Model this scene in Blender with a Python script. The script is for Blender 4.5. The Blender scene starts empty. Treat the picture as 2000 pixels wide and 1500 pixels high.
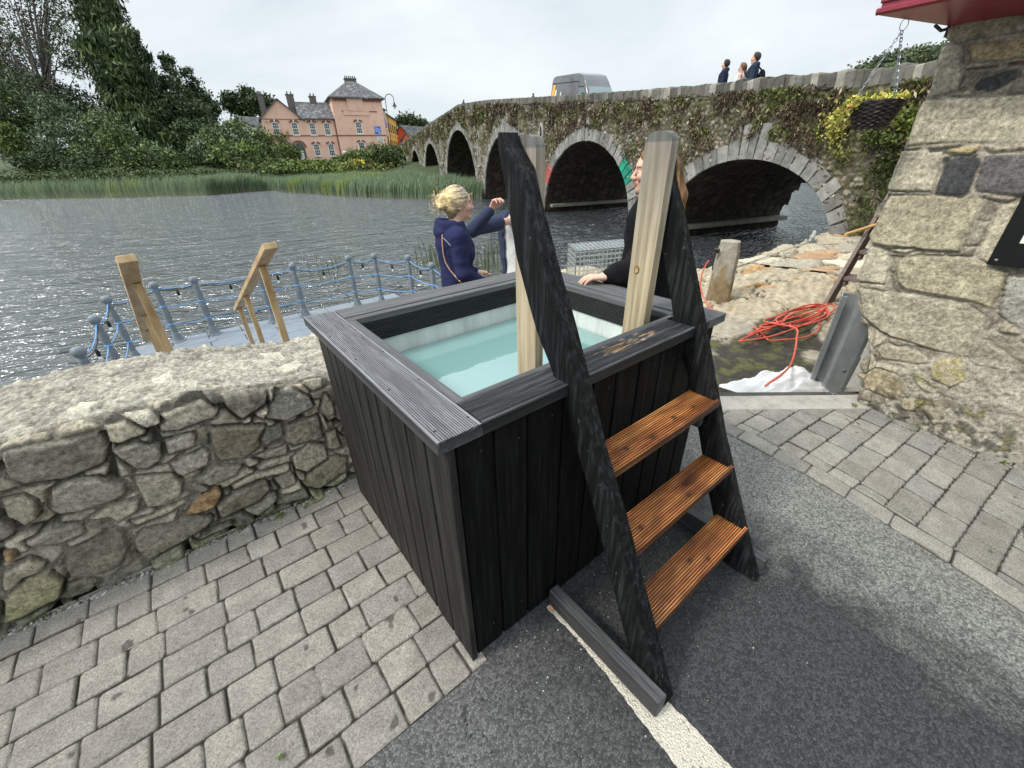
import bpy, bmesh, math, random
import numpy as np
from mathutils import Vector, Matrix

# ------------------------------------------------------------------ camera
F_PX, PITCH, ROLL, YAW = 790.0, math.radians(29.1), math.radians(-1.4), 0.908112
CAM = np.array([-0.368, -0.727, 1.578])
def cam_rows():
    cy, sy, cp, sp = math.cos(YAW), math.sin(YAW), math.cos(PITCH), math.sin(PITCH)
    fwd = np.array([cy*cp, sy*cp, -sp]); right = np.array([sy, -cy, 0.0]); up = np.cross(right, fwd)
    cr, sr = math.cos(ROLL), math.sin(ROLL)
    return np.array([right*cr+up*sr, -(-right*sr+up*cr), fwd])
ROWS = cam_rows()
scene = bpy.context.scene
cd = bpy.data.cameras.new('camera'); cam = bpy.data.objects.new('camera', cd); scene.collection.objects.link(cam)
r_, d_, f_ = ROWS
cam.matrix_world = Matrix(((r_[0], -d_[0], -f_[0], CAM[0]), (r_[1], -d_[1], -f_[1], CAM[1]), (r_[2], -d_[2], -f_[2], CAM[2]), (0, 0, 0, 1)))
cd.sensor_width = 36.0; cd.lens = F_PX/2000*36.0; cd.clip_start = 0.05; cd.clip_end = 3000
scene.camera = cam
scene.render.resolution_x, scene.render.resolution_y = 1024, 768

# ------------------------------------------------------------------ world and sun (bright overcast)
SUN_EL, SUN_AZ = 47.0, 283.0      # degrees, azimuth from +Y towards +X
world = bpy.data.worlds.new("World"); scene.world = world; world.use_nodes = True
nt = world.node_tree; nt.nodes.clear()
def wn(t, **k):
    n = nt.nodes.new(t)
    for a, b in k.items(): setattr(n, a, b)
    return n
wo = wn('ShaderNodeOutputWorld'); bg = wn('ShaderNodeBackground'); nt.links.new(bg.outputs[0], wo.inputs[0])
sky = wn('ShaderNodeTexSky', sky_type='NISHITA'); sky.sun_disc = False
sky.sun_elevation = math.radians(SUN_EL); sky.sun_rotation = math.radians(SUN_AZ); sky.dust_density = 2.0
tc = wn('ShaderNodeTexCoord'); mp = wn('ShaderNodeMapping'); mp.inputs['Scale'].default_value = (1.0, 1.0, 3.2)
mp.inputs['Rotation'].default_value = (0, 0, 0.7)
nt.links.new(tc.outputs['Generated'], mp.inputs[0])
n1 = wn('ShaderNodeTexNoise'); n1.inputs['Scale'].default_value = 1.7; n1.inputs['Detail'].default_value = 7; n1.inputs['Roughness'].default_value = 0.55; n1.inputs['Distortion'].default_value = 0.35
nt.links.new(mp.outputs[0], n1.inputs['Vector'])
cr = wn('ShaderNodeValToRGB'); e = cr.color_ramp.elements
e[0].position = 0.33; e[0].color = (4.5, 5.2, 5.7, 1); e[1].position = 0.70; e[1].color = (7.7, 8.1, 8.3, 1)
m_ = cr.color_ramp.elements.new(0.48); m_.color = (6.2, 6.9, 7.3, 1)
nt.links.new(n1.outputs['Fac'], cr.inputs[0])
mx = wn('ShaderNodeMixRGB'); mx.inputs[0].default_value = 0.93
nt.links.new(sky.outputs[0], mx.inputs[1]); nt.links.new(cr.outputs[0], mx.inputs[2])
# an overcast sky is brighter overhead than at the horizon
sxyz = wn('ShaderNodeSeparateXYZ'); nt.links.new(tc.outputs['Generated'], sxyz.inputs[0]); mr = wn('ShaderNodeMapRange'); mr.inputs[1].default_value = 0.25; mr.inputs[2].default_value = 1.0; mr.inputs[3].default_value = 1.0; mr.inputs[4].default_value = 2.7
nt.links.new(sxyz.outputs[2], mr.inputs[0]); ml = wn('ShaderNodeVectorMath', operation='SCALE'); nt.links.new(mx.outputs[0], ml.inputs[0]); nt.links.new(mr.outputs[0], ml.inputs['Scale']); nt.links.new(ml.outputs[0], bg.inputs[0])
bg.inputs[1].default_value = 0.095
sd = bpy.data.lights.new('sun', 'SUN'); sd.energy = 2.3; sd.angle = math.radians(12); sd.color = (1.0, 0.95, 0.87)
so = bpy.data.objects.new('sun', sd); scene.collection.objects.link(so)
az, el = math.radians(SUN_AZ), math.radians(SUN_EL)
sdir = Vector((math.sin(az)*math.cos(el), math.cos(az)*math.cos(el), math.sin(el)))
so.rotation_euler = sdir.to_track_quat('Z', 'Y').to_euler()
vs = scene.view_settings; vs.view_transform = 'Standard'; vs.look = 'None'; vs.gamma = 1.0; vs.use_curve_mapping = False; vs.exposure = 0.42

# ------------------------------------------------------------------ helpers
rng = np.random.default_rng(7); random.seed(7)
C = scene.collection
def P(u, v, x=None, y=None, z=None):
    """a traced point: where the sight line through photo pixel (u, v) meets the real plane x=, y= or z="""
    d = np.array([(u-1000)/F_PX, (v-750)/F_PX, 1.0]) @ ROWS
    t = (x-CAM[0])/d[0] if x is not None else (y-CAM[1])/d[1] if y is not None else (z-CAM[2])/d[2]
    return CAM+d*t
def s2l(*c):
    return tuple(((v/255)/12.92 if v/255 <= 0.04045 else ((v/255+0.055)/1.055)**2.4) for v in c)
def hashf(i, seed=0):
    i = (np.asarray(i, dtype=np.int64)*2654435761 + seed*97531 + 12345) & 0xffffffff
    i = ((i ^ (i >> 15))*2246822519) & 0xffffffff; i = ((i ^ (i >> 13))*3266489917) & 0xffffffff
    return ((i ^ (i >> 16)) & 0xffffff)/float(0xffffff)
def vnoise(p, seed=0):
    p = np.asarray(p, float); i = np.floor(p).astype(np.int64); f = p-i; f = f*f*(3-2*f); out = 0
    for dx in (0, 1):
        for dy in (0, 1):
            for dz in (0, 1):
                h = hashf((i[..., 0]+dx)*7919+(i[..., 1]+dy)*104729+(i[..., 2]+dz)*1299709, seed)
                w = (f[..., 0] if dx else 1-f[..., 0])*(f[..., 1] if dy else 1-f[..., 1])*(f[..., 2] if dz else 1-f[..., 2])
                out = out+h*w
    return out
def fbm(p, octv=4, seed=0):
    p = np.asarray(p, float); s = 0; a = 0.5; tot = 0
    for k in range(octv):
        s = s+a*vnoise(p*2**k, seed+k); tot += a; a *= 0.55
    return s/tot-0.5
from mathutils import noise as mnoise
def sn(x, y, z, o=3, seed=0):
    """quick scalar fractal noise, about -0.5..0.5"""
    return 0.42*mnoise.fractal(Vector((x+seed*7.31, y-seed*3.17, z+seed*1.93)), 0.9, 2.0, o)
def link(o, parent=None):
    C.objects.link(o)
    if parent is not None: o.parent = parent
    return o
def mk(name, verts, faces, mat, parent=None, smooth=False, cols=None, uniform=4):
    """one mesh object from arrays; faces: (n,k) array or list of index lists; verts in world space"""
    verts = np.asarray(verts, np.float32)
    q = parent
    while q is not None: verts = verts-np.array(q.location, np.float32)[None]; q = q.parent
    me = bpy.data.meshes.new(name)
    if isinstance(faces, np.ndarray):
        k = faces.shape[1]; nf = len(faces)
        me.vertices.add(len(verts)); me.vertices.foreach_set('co', verts.ravel())
        me.loops.add(nf*k); me.loops.foreach_set('vertex_index', faces.astype(np.int32).ravel())
        me.polygons.add(nf); me.polygons.foreach_set('loop_start', np.arange(0, nf*k, k, dtype=np.int32))
        me.polygons.foreach_set('loop_total', np.full(nf, k, np.int32)); me.update(calc_edges=True)
    else:
        me.from_pydata([tuple(map(float, v)) for v in verts], [], [list(map(int, f)) for f in faces]); me.update()
    me.polygons.foreach_set('use_smooth', np.full(len(me.polygons), bool(smooth)))
    if cols is not None:
        a = me.color_attributes.new('col', 'FLOAT_COLOR', 'POINT'); c = np.ones((len(verts), 4), np.float32); c[:, :3] = cols
        a.data.foreach_set('color', c.ravel())
    if mat is not None: me.materials.append(mat)
    o = bpy.data.objects.new(name, me)
    return link(o, parent)
def thing(name, label, cat, loc=(0, 0, 0), group=None):
    o = bpy.data.objects.new(name, None); C.objects.link(o); o.location = tuple(map(float, loc)); o.empty_display_size = 0.1
    o['label'] = label; o['category'] = cat
    if group: o['group'] = group
    return o
def tag(o, label, cat, group=None, kind=None):
    o['label'] = label; o['category'] = cat
    if group: o['group'] = group
    if kind: o['kind'] = kind
    return o
def struct(o):
    o['kind'] = 'structure'; return o
class B:
    """collects shapes; build() links them as ONE mesh object"""
    def __init__(s): s.v = []; s.f = []; s.c = []; s.cc = None
    def add(s, v, f, col=None):
        n = len(s.v); s.v += [tuple(map(float, p)) for p in v]; s.f += [tuple(i+n for i in q) for q in f]
        s.c += [tuple(col) if col is not None else (1, 1, 1)]*len(v)
        return s
    def box(s, lo, hi, col=None, bev=0.0):
        x0, y0, z0 = lo; x1, y1, z1 = hi
        if bev <= 0:
            v = [(x0, y0, z0), (x1, y0, z0), (x1, y1, z0), (x0, y1, z0), (x0, y0, z1), (x1, y0, z1), (x1, y1, z1), (x0, y1, z1)]
            return s.add(v, [(0, 3, 2, 1), (4, 5, 6, 7), (0, 1, 5, 4), (1, 2, 6, 5), (2, 3, 7, 6), (3, 0, 4, 7)], col)
        return s.obox((np.array(lo)+hi)/2, [(x1-x0)/2, (y1-y0)/2, (z1-z0)/2], np.eye(3), col, bev)
    def obox(s, c, h, R, col=None, bev=0.004):
        """oriented box with chamfered edges; R rows are the box axes"""
        c = np.array(c, float); R = np.array(R, float); bm = bmesh.new(); bmesh.ops.create_cube(bm, size=2.0)
        for v in bm.verts: v.co = Vector((v.co.x*h[0], v.co.y*h[1], v.co.z*h[2]))
        if bev > 0: bmesh.ops.bevel(bm, geom=bm.edges[:], offset=min(bev, min(h)*0.6), segments=2, affect='EDGES', profile=0.5)
        v = [tuple(c+np.array(q.co)@R) for q in bm.verts]; f = [tuple(q.index for q in p.verts) for p in bm.faces]; bm.free()
        return s.add(v, f, col)
    def bar(s, a, b, w, t, up=(0, 0, 1), col=None, bev=0.003):
        """rectangular bar from a to b, w across (perpendicular to up), t along up"""
        a = np.array(a, float); b = np.array(b, float); d = b-a; L = np.linalg.norm(d); d = d/L
        sd_ = np.cross(d, up); sd_ /= np.linalg.norm(sd_); u2 = np.cross(sd_, d)
        return s.obox((a+b)/2, [L/2, w/2, t/2], [d, sd_, u2], col, bev)
    def tube(s, pts, r, n=8, col=None, cap=True):
        pts = np.array(pts, float); m = len(pts); r = np.full(m, r) if np.isscalar(r) else np.array(r)
        T = np.gradient(pts, axis=0); T /= np.linalg.norm(T, axis=1)[:, None]+1e-12
        u = np.cross(T[0], (0.3, 0.5, 0.81)); u /= np.linalg.norm(u); v = []; f = []
        for i in range(m):
            u = u-T[i]*np.dot(u, T[i]); u /= np.linalg.norm(u)+1e-12; w = np.cross(T[i], u)
            for k in range(n):
                a = 2*math.pi*k/n; v.append(pts[i]+r[i]*(math.cos(a)*u+math.sin(a)*w))
        for i in range(m-1):
            for k in range(n): f.append((i*n+k, i*n+(k+1) % n, (i+1)*n+(k+1) % n, (i+1)*n+k))
        if cap: f.append(tuple(range(n-1, -1, -1))); f.append(tuple((m-1)*n+k for k in range(n)))
        return s.add(v, f, col)
    def lathe(s, prof, c=(0, 0, 0), n=16, col=None):
        v = []; f = []; m = len(prof)
        for (r, z) in prof:
            for k in range(n): a = 2*math.pi*k/n; v.append((c[0]+r*math.cos(a), c[1]+r*math.sin(a), c[2]+z))
        for i in range(m-1):
            for k in range(n): f.append((i*n+k, i*n+(k+1) % n, (i+1)*n+(k+1) % n, (i+1)*n+k))
        f.append(tuple(range(n-1, -1, -1))); f.append(tuple((m-1)*n+k for k in range(n)))
        return s.add(v, f, col)
    def prism(s, poly, ext, col=None):
        """closed polygon (3-D points, in one plane) pushed along vector ext"""
        poly = [np.array(p, float) for p in poly]; n = len(poly); ext = np.array(ext, float)
        v = poly+[p+ext for p in poly]
        f = [tuple(range(n-1, -1, -1)), tuple(range(n, 2*n))]+[(i, (i+1) % n, (i+1) % n+n, i+n) for i in range(n)]
        return s.add(v, f, col)
    def build(s, name, mat, parent=None, smooth=False, recalc=True):
        v = np.array(s.v); o = mk(name, v, s.f, mat, parent, smooth, cols=np.array(s.c))
        if recalc:
            bm = bmesh.new(); bm.from_mesh(o.data); bmesh.ops.recalc_face_normals(bm, faces=bm.faces[:]); bm.to_mesh(o.data); bm.free()
        if smooth: autosmooth(o)
        return o
def autosmooth(o, deg=35):
    me = o.data; bm = bmesh.new(); bm.from_mesh(me); lim = math.radians(deg)
    for e in bm.edges:
        e.smooth = not (len(e.link_faces) == 2 and e.calc_face_angle(0) > lim)
    bm.to_mesh(me); bm.free()

# ------------------------------------------------------------------ materials
def mat(name, cols, scale=5.0, detail=6, rough=0.7, bump=0.0, bscale=None, stretch=(1, 1, 1), attr=False, spec=0.4, metal=0.0,
        extra=None, bstretch=None, ramp=(0.3, 0.7), voro=0.0, vscale=80.0, trans=0.0, coat=0.0, speck=None):
    """Principled surface whose colour runs through `cols` over a noise field, times the mesh colour 'col' if attr"""
    m = bpy.data.materials.new(name); m.use_nodes = True; t = m.node_tree; N = t.nodes; L = t.links
    b = N['Principled BSDF']; b.inputs['Roughness'].default_value = rough; b.inputs['Metallic'].default_value = metal
    b.inputs['Specular IOR Level'].default_value = spec
    if trans: b.inputs['Transmission Weight'].default_value = trans
    if coat: b.inputs['Coat Weight'].default_value = coat
    co = N.new('ShaderNodeTexCoord'); mp = N.new('ShaderNodeMapping'); mp.inputs['Scale'].default_value = stretch; L.new(co.outputs['Object'], mp.inputs[0])
    no = N.new('ShaderNodeTexNoise'); no.inputs['Scale'].default_value = scale; no.inputs['Detail'].default_value = detail; no.inputs['Roughness'].default_value = 0.65
    L.new(mp.outputs[0], no.inputs['Vector'])
    rp = N.new('ShaderNodeValToRGB'); el = rp.color_ramp.elements; n = len(cols)
    el[0].position = ramp[0]; el[0].color = (*cols[0], 1); el[1].position = ramp[1]; el[1].color = (*cols[-1], 1)
    for i in range(1, n-1):
        q = el.new(ramp[0]+(ramp[1]-ramp[0])*i/(n-1)); q.color = (*cols[i], 1)
    L.new(no.outputs['Fac'], rp.inputs[0]); out = rp.outputs[0]
    if speck:      # (scale, threshold, colour, strength): small flecks
        sn = N.new('ShaderNodeTexNoise'); sn.inputs['Scale'].default_value = speck[0]; sn.inputs['Detail'].default_value = 3; L.new(co.outputs['Object'], sn.inputs['Vector'])
        sr = N.new('ShaderNodeMapRange'); sr.inputs[1].default_value = speck[1]; sr.inputs[2].default_value = speck[1]+0.06; sr.inputs[4].default_value = speck[3]; L.new(sn.outputs['Fac'], sr.inputs[0])
        mm = N.new('ShaderNodeMixRGB'); mm.inputs[2].default_value = (*speck[2], 1); L.new(sr.outputs[0], mm.inputs[0]); L.new(out, mm.inputs[1]); out = mm.outputs[0]
    if attr:
        at = N.new('ShaderNodeAttribute'); at.attribute_name = 'col'
        mm = N.new('ShaderNodeMixRGB'); mm.blend_type = 'MULTIPLY'; mm.inputs[0].default_value = 1.0
        L.new(out, mm.inputs[1]); L.new(at.outputs['Color'], mm.inputs[2]); out = mm.outputs[0]
    L.new(out, b.inputs['Base Color'])
    if bump:
        mp2 = N.new('ShaderNodeMapping'); mp2.inputs['Scale'].default_value = bstretch or stretch; L.new(co.outputs['Object'], mp2.inputs[0])
        bn = N.new('ShaderNodeTexNoise'); bn.inputs['Scale'].default_value = bscale or scale*3; bn.inputs['Detail'].default_value = 8; bn.inputs['Roughness'].default_value = 0.7
        L.new(mp2.outputs[0], bn.inputs['Vector']); h = bn.outputs['Fac']
        if voro:
            vo = N.new('ShaderNodeTexVoronoi'); vo.inputs['Scale'].default_value = vscale; L.new(mp2.outputs[0], vo.inputs['Vector'])
            ad = N.new('ShaderNodeMath'); ad.operation = 'MULTIPLY_ADD'; L.new(vo.outputs['Distance'], ad.inputs[0]); ad.inputs[1].default_value = -voro; L.new(h, ad.inputs[2]); h = ad.outputs[0]
        bp = N.new('ShaderNodeBump'); bp.inputs['Strength'].default_value = min(1.0, bump); bp.inputs['Distance'].default_value = 0.01*max(1, bump)
        L.new(h, bp.inputs['Height']); L.new(bp.outputs[0], b.inputs['Normal'])
    m['nodes_tag'] = name
    return m
def plain(name, c, rough=0.6, metal=0.0, spec=0.4, bump=0.0, bscale=60, attr=False, var=0.12):
    c = np.array(c); return mat(name, [tuple(c*(1-var)), tuple(c*(1+var))], 9.0, 4, rough, bump, bscale, attr=attr, spec=spec, metal=metal)

# ------------------------------------------------------------------ stone work
def poly_sdf(pa, pb, poly):
    """signed distance, positive inside"""
    poly = np.asarray(poly, float); n = len(poly); d2 = np.full(pa.shape, 1e9); ins = np.zeros(pa.shape, bool)
    for i in range(n):
        x0, y0 = poly[i]; x1, y1 = poly[(i+1) % n]; ex, ey = x1-x0, y1-y0
        t = np.clip(((pa-x0)*ex+(pb-y0)*ey)/(ex*ex+ey*ey+1e-12), 0, 1)
        d2 = np.minimum(d2, (pa-x0-t*ex)**2+(pb-y0-t*ey)**2)
        c = ((y0 > pb) != (y1 > pb)); xi = x0+(pb-y0)*ex/(ey if abs(ey) > 1e-12 else 1e-12); ins ^= (c & (pa < xi))
    return np.where(ins, 1, -1)*np.sqrt(d2)
def voro_cells(a, b, sx, sy, jit=0.42, seed=0, warp=0.0, wf=6.0):
    """irregular bricks-like cells: returns (distance to joint, id)"""
    if warp:
        q = np.stack([a*wf, b*wf, np.zeros_like(a)], -1); a = a+warp*fbm(q, 3, seed+50); b = b+warp*fbm(q+9.3, 3, seed+60)
    row = np.floor(b/sy); f1 = np.full(a.shape, 1e9); f2 = np.full(a.shape, 1e9); iid = np.zeros(a.shape, np.int64)
    for dr in (-2, -1, 0, 1, 2):
        r = row+dr; off = hashf(r.astype(np.int64), seed+3)*0.9; col = np.floor(a/sx-off)
        for dc in (-1, 0, 1, 2):
            k = col+dc-0; key = (r*4096+k).astype(np.int64)
            ca = (k+0.5+off+jit*(hashf(key, seed+1)-0.5)*2)*sx; cb = (r+0.5+jit*(hashf(key, seed+2)-0.5)*2)*sy
            d = np.sqrt(((a-ca)/sx)**2+((b-cb)/sy)**2)
            m = d < f1; f2 = np.where(m, f1, np.minimum(f2, d)); iid = np.where(m, key, iid); f1 = np.where(m, d, f1)
    return (f2-f1)*0.5*min(sx, sy), iid
def sheet(name, a0, a1, b0, b1, res, mapf, matl, parent=None, polys=(), tints=(), cell=(0.16, 0.11), base_cols=((0.4, 0.37, 0.3),), mortar=(0.2, 0.19, 0.17),
          relief=0.02, edge=0.02, gap=0.006, rough_amp=0.006, rough_f=18.0, seed=1, filler=True, keep=None, warp=0.03, tilt=0.25, vary=0.25, jit=0.36, post=None, cellf=None):
    """a stone-built surface modelled in relief: mapf(a,b,h) -> world xyz. polys are hand-traced stones in (a,b)"""
    na = max(2, int((a1-a0)/res)+1); nb = max(2, int((b1-b0)/res)+1)
    A, Bv = np.meshgrid(np.linspace(a0, a1, na), np.linspace(b0, b1, nb), indexing='ij')
    q = np.stack([A*9, Bv*9, np.zeros_like(A)], -1); wa = A+warp*0.25*fbm(q, 3, seed+11); wb = Bv+warp*0.25*fbm(q+5.1, 3, seed+12)
    if cellf is not None: d, iid = cellf(wa, wb)
    elif filler: d, iid = voro_cells(A, Bv, cell[0], cell[1], jit, seed, warp); d = d-gap
    else: d = np.full(A.shape, -0.02); iid = np.zeros(A.shape, np.int64)
    tint = np.ones(A.shape+(3,))
    bc = np.array(base_cols); pick = (hashf(iid, seed+5)*len(bc)).astype(int) % len(bc)
    tint = bc[pick]*(1+vary*(hashf(iid, seed+6)-0.5)*2)[..., None]
    amp = 0.55+0.6*hashf(iid, seed+7); tx = (hashf(iid, seed+8)-0.5)*tilt; ty = (hashf(iid, seed+9)-0.5)*tilt
    ca = np.zeros_like(A); cb = np.zeros_like(A)
    lin = tx*fbm(np.stack([A*4, Bv*4, iid % 97*1.0], -1), 2, seed)
    for i, pl in enumerate(polys):
        pl = np.asarray(pl, float); lo = pl.min(0)-0.04; hi = pl.max(0)+0.04
        m = (A > lo[0]) & (A < hi[0]) & (Bv > lo[1]) & (Bv < hi[1])
        if not m.any(): continue
        s = poly_sdf(wa[m], wb[m], pl); dm = d[m]; c = pl.mean(0); out = s < 0
        new = np.where(out, np.minimum(dm, -s-gap*1.6), s); d[m] = new
        ins = s >= -gap*0.5
        tm = tint[m]; t = tints[i] if i < len(tints) and tints[i] is not None else bc[int(hashf(i*31+7, seed)*len(bc)) % len(bc)]*(0.85+0.3*hashf(i, seed+20)); tm[ins] = t; tint[m] = tm
        am = amp[m]; am[ins] = 0.8+0.5*hashf(i+500, seed); amp[m] = am
        lm = lin[m]; gx, gy = (hashf(i+40, seed)-0.5)*tilt, (hashf(i+80, seed)-0.5)*tilt
        lm[ins] = (gx*(A[m]-c[0])+gy*(Bv[m]-c[1]))[ins]*1.2; lin[m] = lm
        im = iid[m]; im[ins] = 900000+i; iid[m] = im
    w = np.clip(d/edge, 0, 1); prof = np.sqrt(np.clip(1-(1-w)**2, 0, 1)); inside = np.clip(d/(gap+1e-6)+0.5, 0, 1)
    q = np.stack([A*rough_f, Bv*rough_f, (iid % 101)*3.7], -1)
    n1 = fbm(q, 4, seed+30); n2 = fbm(q*0.3, 3, seed+31)
    h = relief*amp*prof+lin*inside+rough_amp*(n1+0.8*n2)*(0.35+0.65*inside)
    mor = np.array(mortar)*(1+0.5*n1[..., None])
    wgt = np.clip(d/(gap*0.8+1e-6)+0.2, 0, 1)[..., None]
    col = mor*(1-wgt)+tint*(1+0.55*n1+0.25*n2)[..., None]*wgt
    if post is not None: h, col = post(A, Bv, h, col, d, iid)
    V = mapf(A, Bv, h).reshape(-1, 3); col = np.clip(col, 0.004, 0.95).reshape(-1, 3)
    idx = np.arange(na*nb).reshape(na, nb); f = np.stack([idx[:-1, :-1], idx[1:, :-1], idx[1:, 1:], idx[:-1, 1:]], -1).reshape(-1, 4)
    if keep is not None:
        ac = (A[:-1, :-1]+A[1:, 1:])/2; bcn = (Bv[:-1, :-1]+Bv[1:, 1:])/2; k = keep(ac, bcn).ravel(); f = f[k]
        used = np.unique(f); re = -np.ones(na*nb, np.int64); re[used] = np.arange(len(used)); f = re[f]; V = V[used]; col = col[used]
    return mk(name, V, f, matl, parent, True, cols=col)
def row_cells(r0, rw, lmin, lmax, seed=0, jw=0.0, rnd=0.014):
    """rows of setts: b = across rows, a = along a row"""
    def f(a, b):
        b = b+jw*np.sin(a*2.1+seed)*0.5; row = np.floor((b-r0)/rw).astype(np.int64); d = np.full(a.shape, -1.0); iid = np.zeros(a.shape, np.int64)
        for r in np.unique(row):
            m = row == r; am = a[m]; bm = b[m]; rg = np.random.default_rng(1000+int(r)*13+seed); xs = [am.min()-lmax]
            while xs[-1] < am.max()+lmax: xs.append(xs[-1]+rg.uniform(lmin, lmax))
            xs = np.array(xs); k = np.clip(np.searchsorted(xs, am)-1, 0, len(xs)-2)
            hx = (xs[k+1]-xs[k])/2; cx = (xs[k+1]+xs[k])/2; hy = rw/2; cy = r0+(r+0.5)*rw
            rr = rnd*(0.6+0.9*hashf(k+r*77, 3)); qx = np.abs(am-cx)-hx+rr; qy = np.abs(bm-cy)-hy+rr
            sd = np.minimum(np.maximum(qx, qy), 0)+np.hypot(np.maximum(qx, 0), np.maximum(qy, 0))-rr
            d[m] = -sd-0.0031*(0.45+1.1*hashf(k+r*31, 9)); iid[m] = k+r*613
        return d, iid
    return f
# ------------------------------------------------------------------ shared materials
stone_m = mat('rough_stone', [(0.45, 0.43, 0.40), (0.98, 0.96, 0.92), (1.5, 1.46, 1.38)], 55, 9, 0.85, 1.4, 85, attr=True, spec=0.25, speck=(150, 0.6, (0.3, 0.28, 0.26), 0.75))
sett_m = mat('concrete_sett', [(0.55, 0.53, 0.50), (1.0, 0.98, 0.95), (1.42, 1.38, 1.32)], 130, 8, 0.85, 1.1, 200, attr=True, spec=0.25, speck=(210, 0.6, (1.8, 1.78, 1.7), 0.55))

# ------------------------------------------------------------------ ground
def ground_mat():
    m = bpy.data.materials.new('asphalt'); m.use_nodes = True; t = m.node_tree; N = t.nodes; L = t.links; b = N['Principled BSDF']
    co = N.new('ShaderNodeTexCoord')
    def noise(s, d=5, dist=0.0, r=0.6):
        n = N.new('ShaderNodeTexNoise'); n.inputs['Scale'].default_value = s; n.inputs['Detail'].default_value = d; n.inputs['Distortion'].default_value = dist; n.inputs['Roughness'].default_value = r
        L.new(co.outputs['Object'], n.inputs['Vector']); return n.outputs['Fac']
    def ramp(i, p0, p1, a=0.0, bb=1.0):
        n = N.new('ShaderNodeMapRange'); n.inputs[1].default_value = p0; n.inputs[2].default_value = p1; n.inputs[3].default_value = a; n.inputs[4].default_value = bb; L.new(i, n.inputs[0]); return n.outputs[0]
    def op(o, a, c=None, v=None):
        n = N.new('ShaderNodeMath'); n.operation = o; n.use_clamp = False; L.new(a, n.inputs[0])
        if c is not None: L.new(c, n.inputs[1])
        if v is not None: n.inputs[1].default_value = v
        return n.outputs[0]
    vo = N.new('ShaderNodeTexVoronoi'); vo.inputs['Scale'].default_value = 125; L.new(co.outputs['Object'], vo.inputs['Vector'])
    vo2 = N.new('ShaderNodeTexVoronoi'); vo2.inputs['Scale'].default_value = 125; vo2.feature = 'DISTANCE_TO_EDGE'; L.new(co.outputs['Object'], vo2.inputs['Vector'])
    sx = N.new('ShaderNodeSeparateXYZ'); L.new(co.outputs['Object'], sx.inputs[0])
    # each chip of aggregate its own grey
    bw = N.new('ShaderNodeSeparateColor'); L.new(vo.outputs['Color'], bw.inputs[0])
    chip = ramp(bw.outputs[0], 0.0, 1.0, 0.42, 1.65)
    edge = ramp(vo2.outputs['Distance'], 0.0, 0.16, 0.45, 1.0)
    tex = op('MULTIPLY', chip, edge)
    # silt: pale fine dust lying in bands on the right of the lane, filling the chips
    big = noise(1.6, 6, 0.6); mid = noise(7, 6, 0.3)
    xx = op('MULTIPLY', sx.outputs[0], v=0.95); yy = op('MULTIPLY', sx.outputs[1], v=-0.05)
    band = op('ADD', xx, yy)
    silt = ramp(op('ADD', op('ADD', band, op('MULTIPLY', big, v=1.0)), op('MULTIPLY', mid, v=0.6)), 1.98, 2.42)
    left = ramp(op('ADD', op('MULTIPLY', sx.outputs[0], v=-1.0), op('MULTIPLY', mid, v=0.5)), -0.12, 0.35)
    c1 = N.new('ShaderNodeMixRGB'); c1.inputs[1].default_value = (0.042, 0.043, 0.044, 1); c1.inputs[2].default_value = (0.108, 0.107, 0.103, 1); L.new(left, c1.inputs[0])
    c2 = N.new('ShaderNodeMixRGB'); L.new(c1.outputs[0], c2.inputs[1]); c2.inputs[2].default_value = (0.225, 0.225, 0.203, 1); L.new(op('MULTIPLY', silt, v=0.85), c2.inputs[0])
    mm = N.new('ShaderNodeMixRGB'); mm.blend_type = 'MULTIPLY'; mm.inputs[0].default_value = 0.9; L.new(c2.outputs[0], mm.inputs[1])
    cb = N.new('ShaderNodeCombineColor'); [L.new(tex, cb.inputs[i]) for i in range(3)]; L.new(cb.outputs[0], mm.inputs[2])
    # black wet drips
    d1 = noise(21, 4, 0.8, 0.75); d2 = noise(5, 2); drip = op('MULTIPLY', ramp(d1, 0.585, 0.62), ramp(d2, 0.48, 0.56)); drip = op('MULTIPLY', drip, left)
    c3 = N.new('ShaderNodeMixRGB'); L.new(mm.outputs[0], c3.inputs[1]); c3.inputs[2].default_value = (0.012, 0.012, 0.012, 1); L.new(drip, c3.inputs[0])
    L.new(c3.outputs[0], b.inputs['Base Color']); b.inputs['Roughness'].default_value = 0.62; b.inputs['Specular IOR Level'].default_value = 0.35
    h = op('ADD', op('MULTIPLY', edge, v=0.6), op('MULTIPLY', noise(420, 3), v=0.4))
    bp = N.new('ShaderNodeBump'); bp.inputs['Strength'].default_value = 0.75; bp.inputs['Distance'].default_value = 0.004; L.new(h, bp.inputs['Height']); L.new(bp.outputs[0], b.inputs['Normal'])
    return m
# upper level: lane and yard, as one solid slab whose outline is the quay edge
UP = [(-12, -14), (12, -14), (12, -0.3), (3.4, -0.3), (3.22, -0.155), (2.52, 0.435), (1.95, 0.93), (1.55, 1.27), (0.7, 1.27), (0.7, 1.35), (-12, 1.35)]
b = B(); b.prism([(x, y, -0.04) for x, y in UP], (0, 0, -1.6)); struct(b.build('ground', mat('packed_earth', [(0.05, 0.045, 0.04), (0.08, 0.075, 0.065)], 8)))
ASP = [(-12, -14), (0.9, -14), (1.27, -3.0), (1.77, -1.21), (1.81, -1.1), (1.875, -0.87), (1.94, -0.66), (1.995, -0.4), (2.04, -0.04), (2.07, 0.30), (2.07, 0.80), (1.56, 1.23), (0.0, 1.23), (0.0, -0.03), (-12, -0.03)]
b = B(); b.add([(x, y, -0.012) for x, y in ASP], [tuple(range(len(ASP)))]); o = b.build('asphalt', ground_mat(), recalc=False); struct(o)
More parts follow.
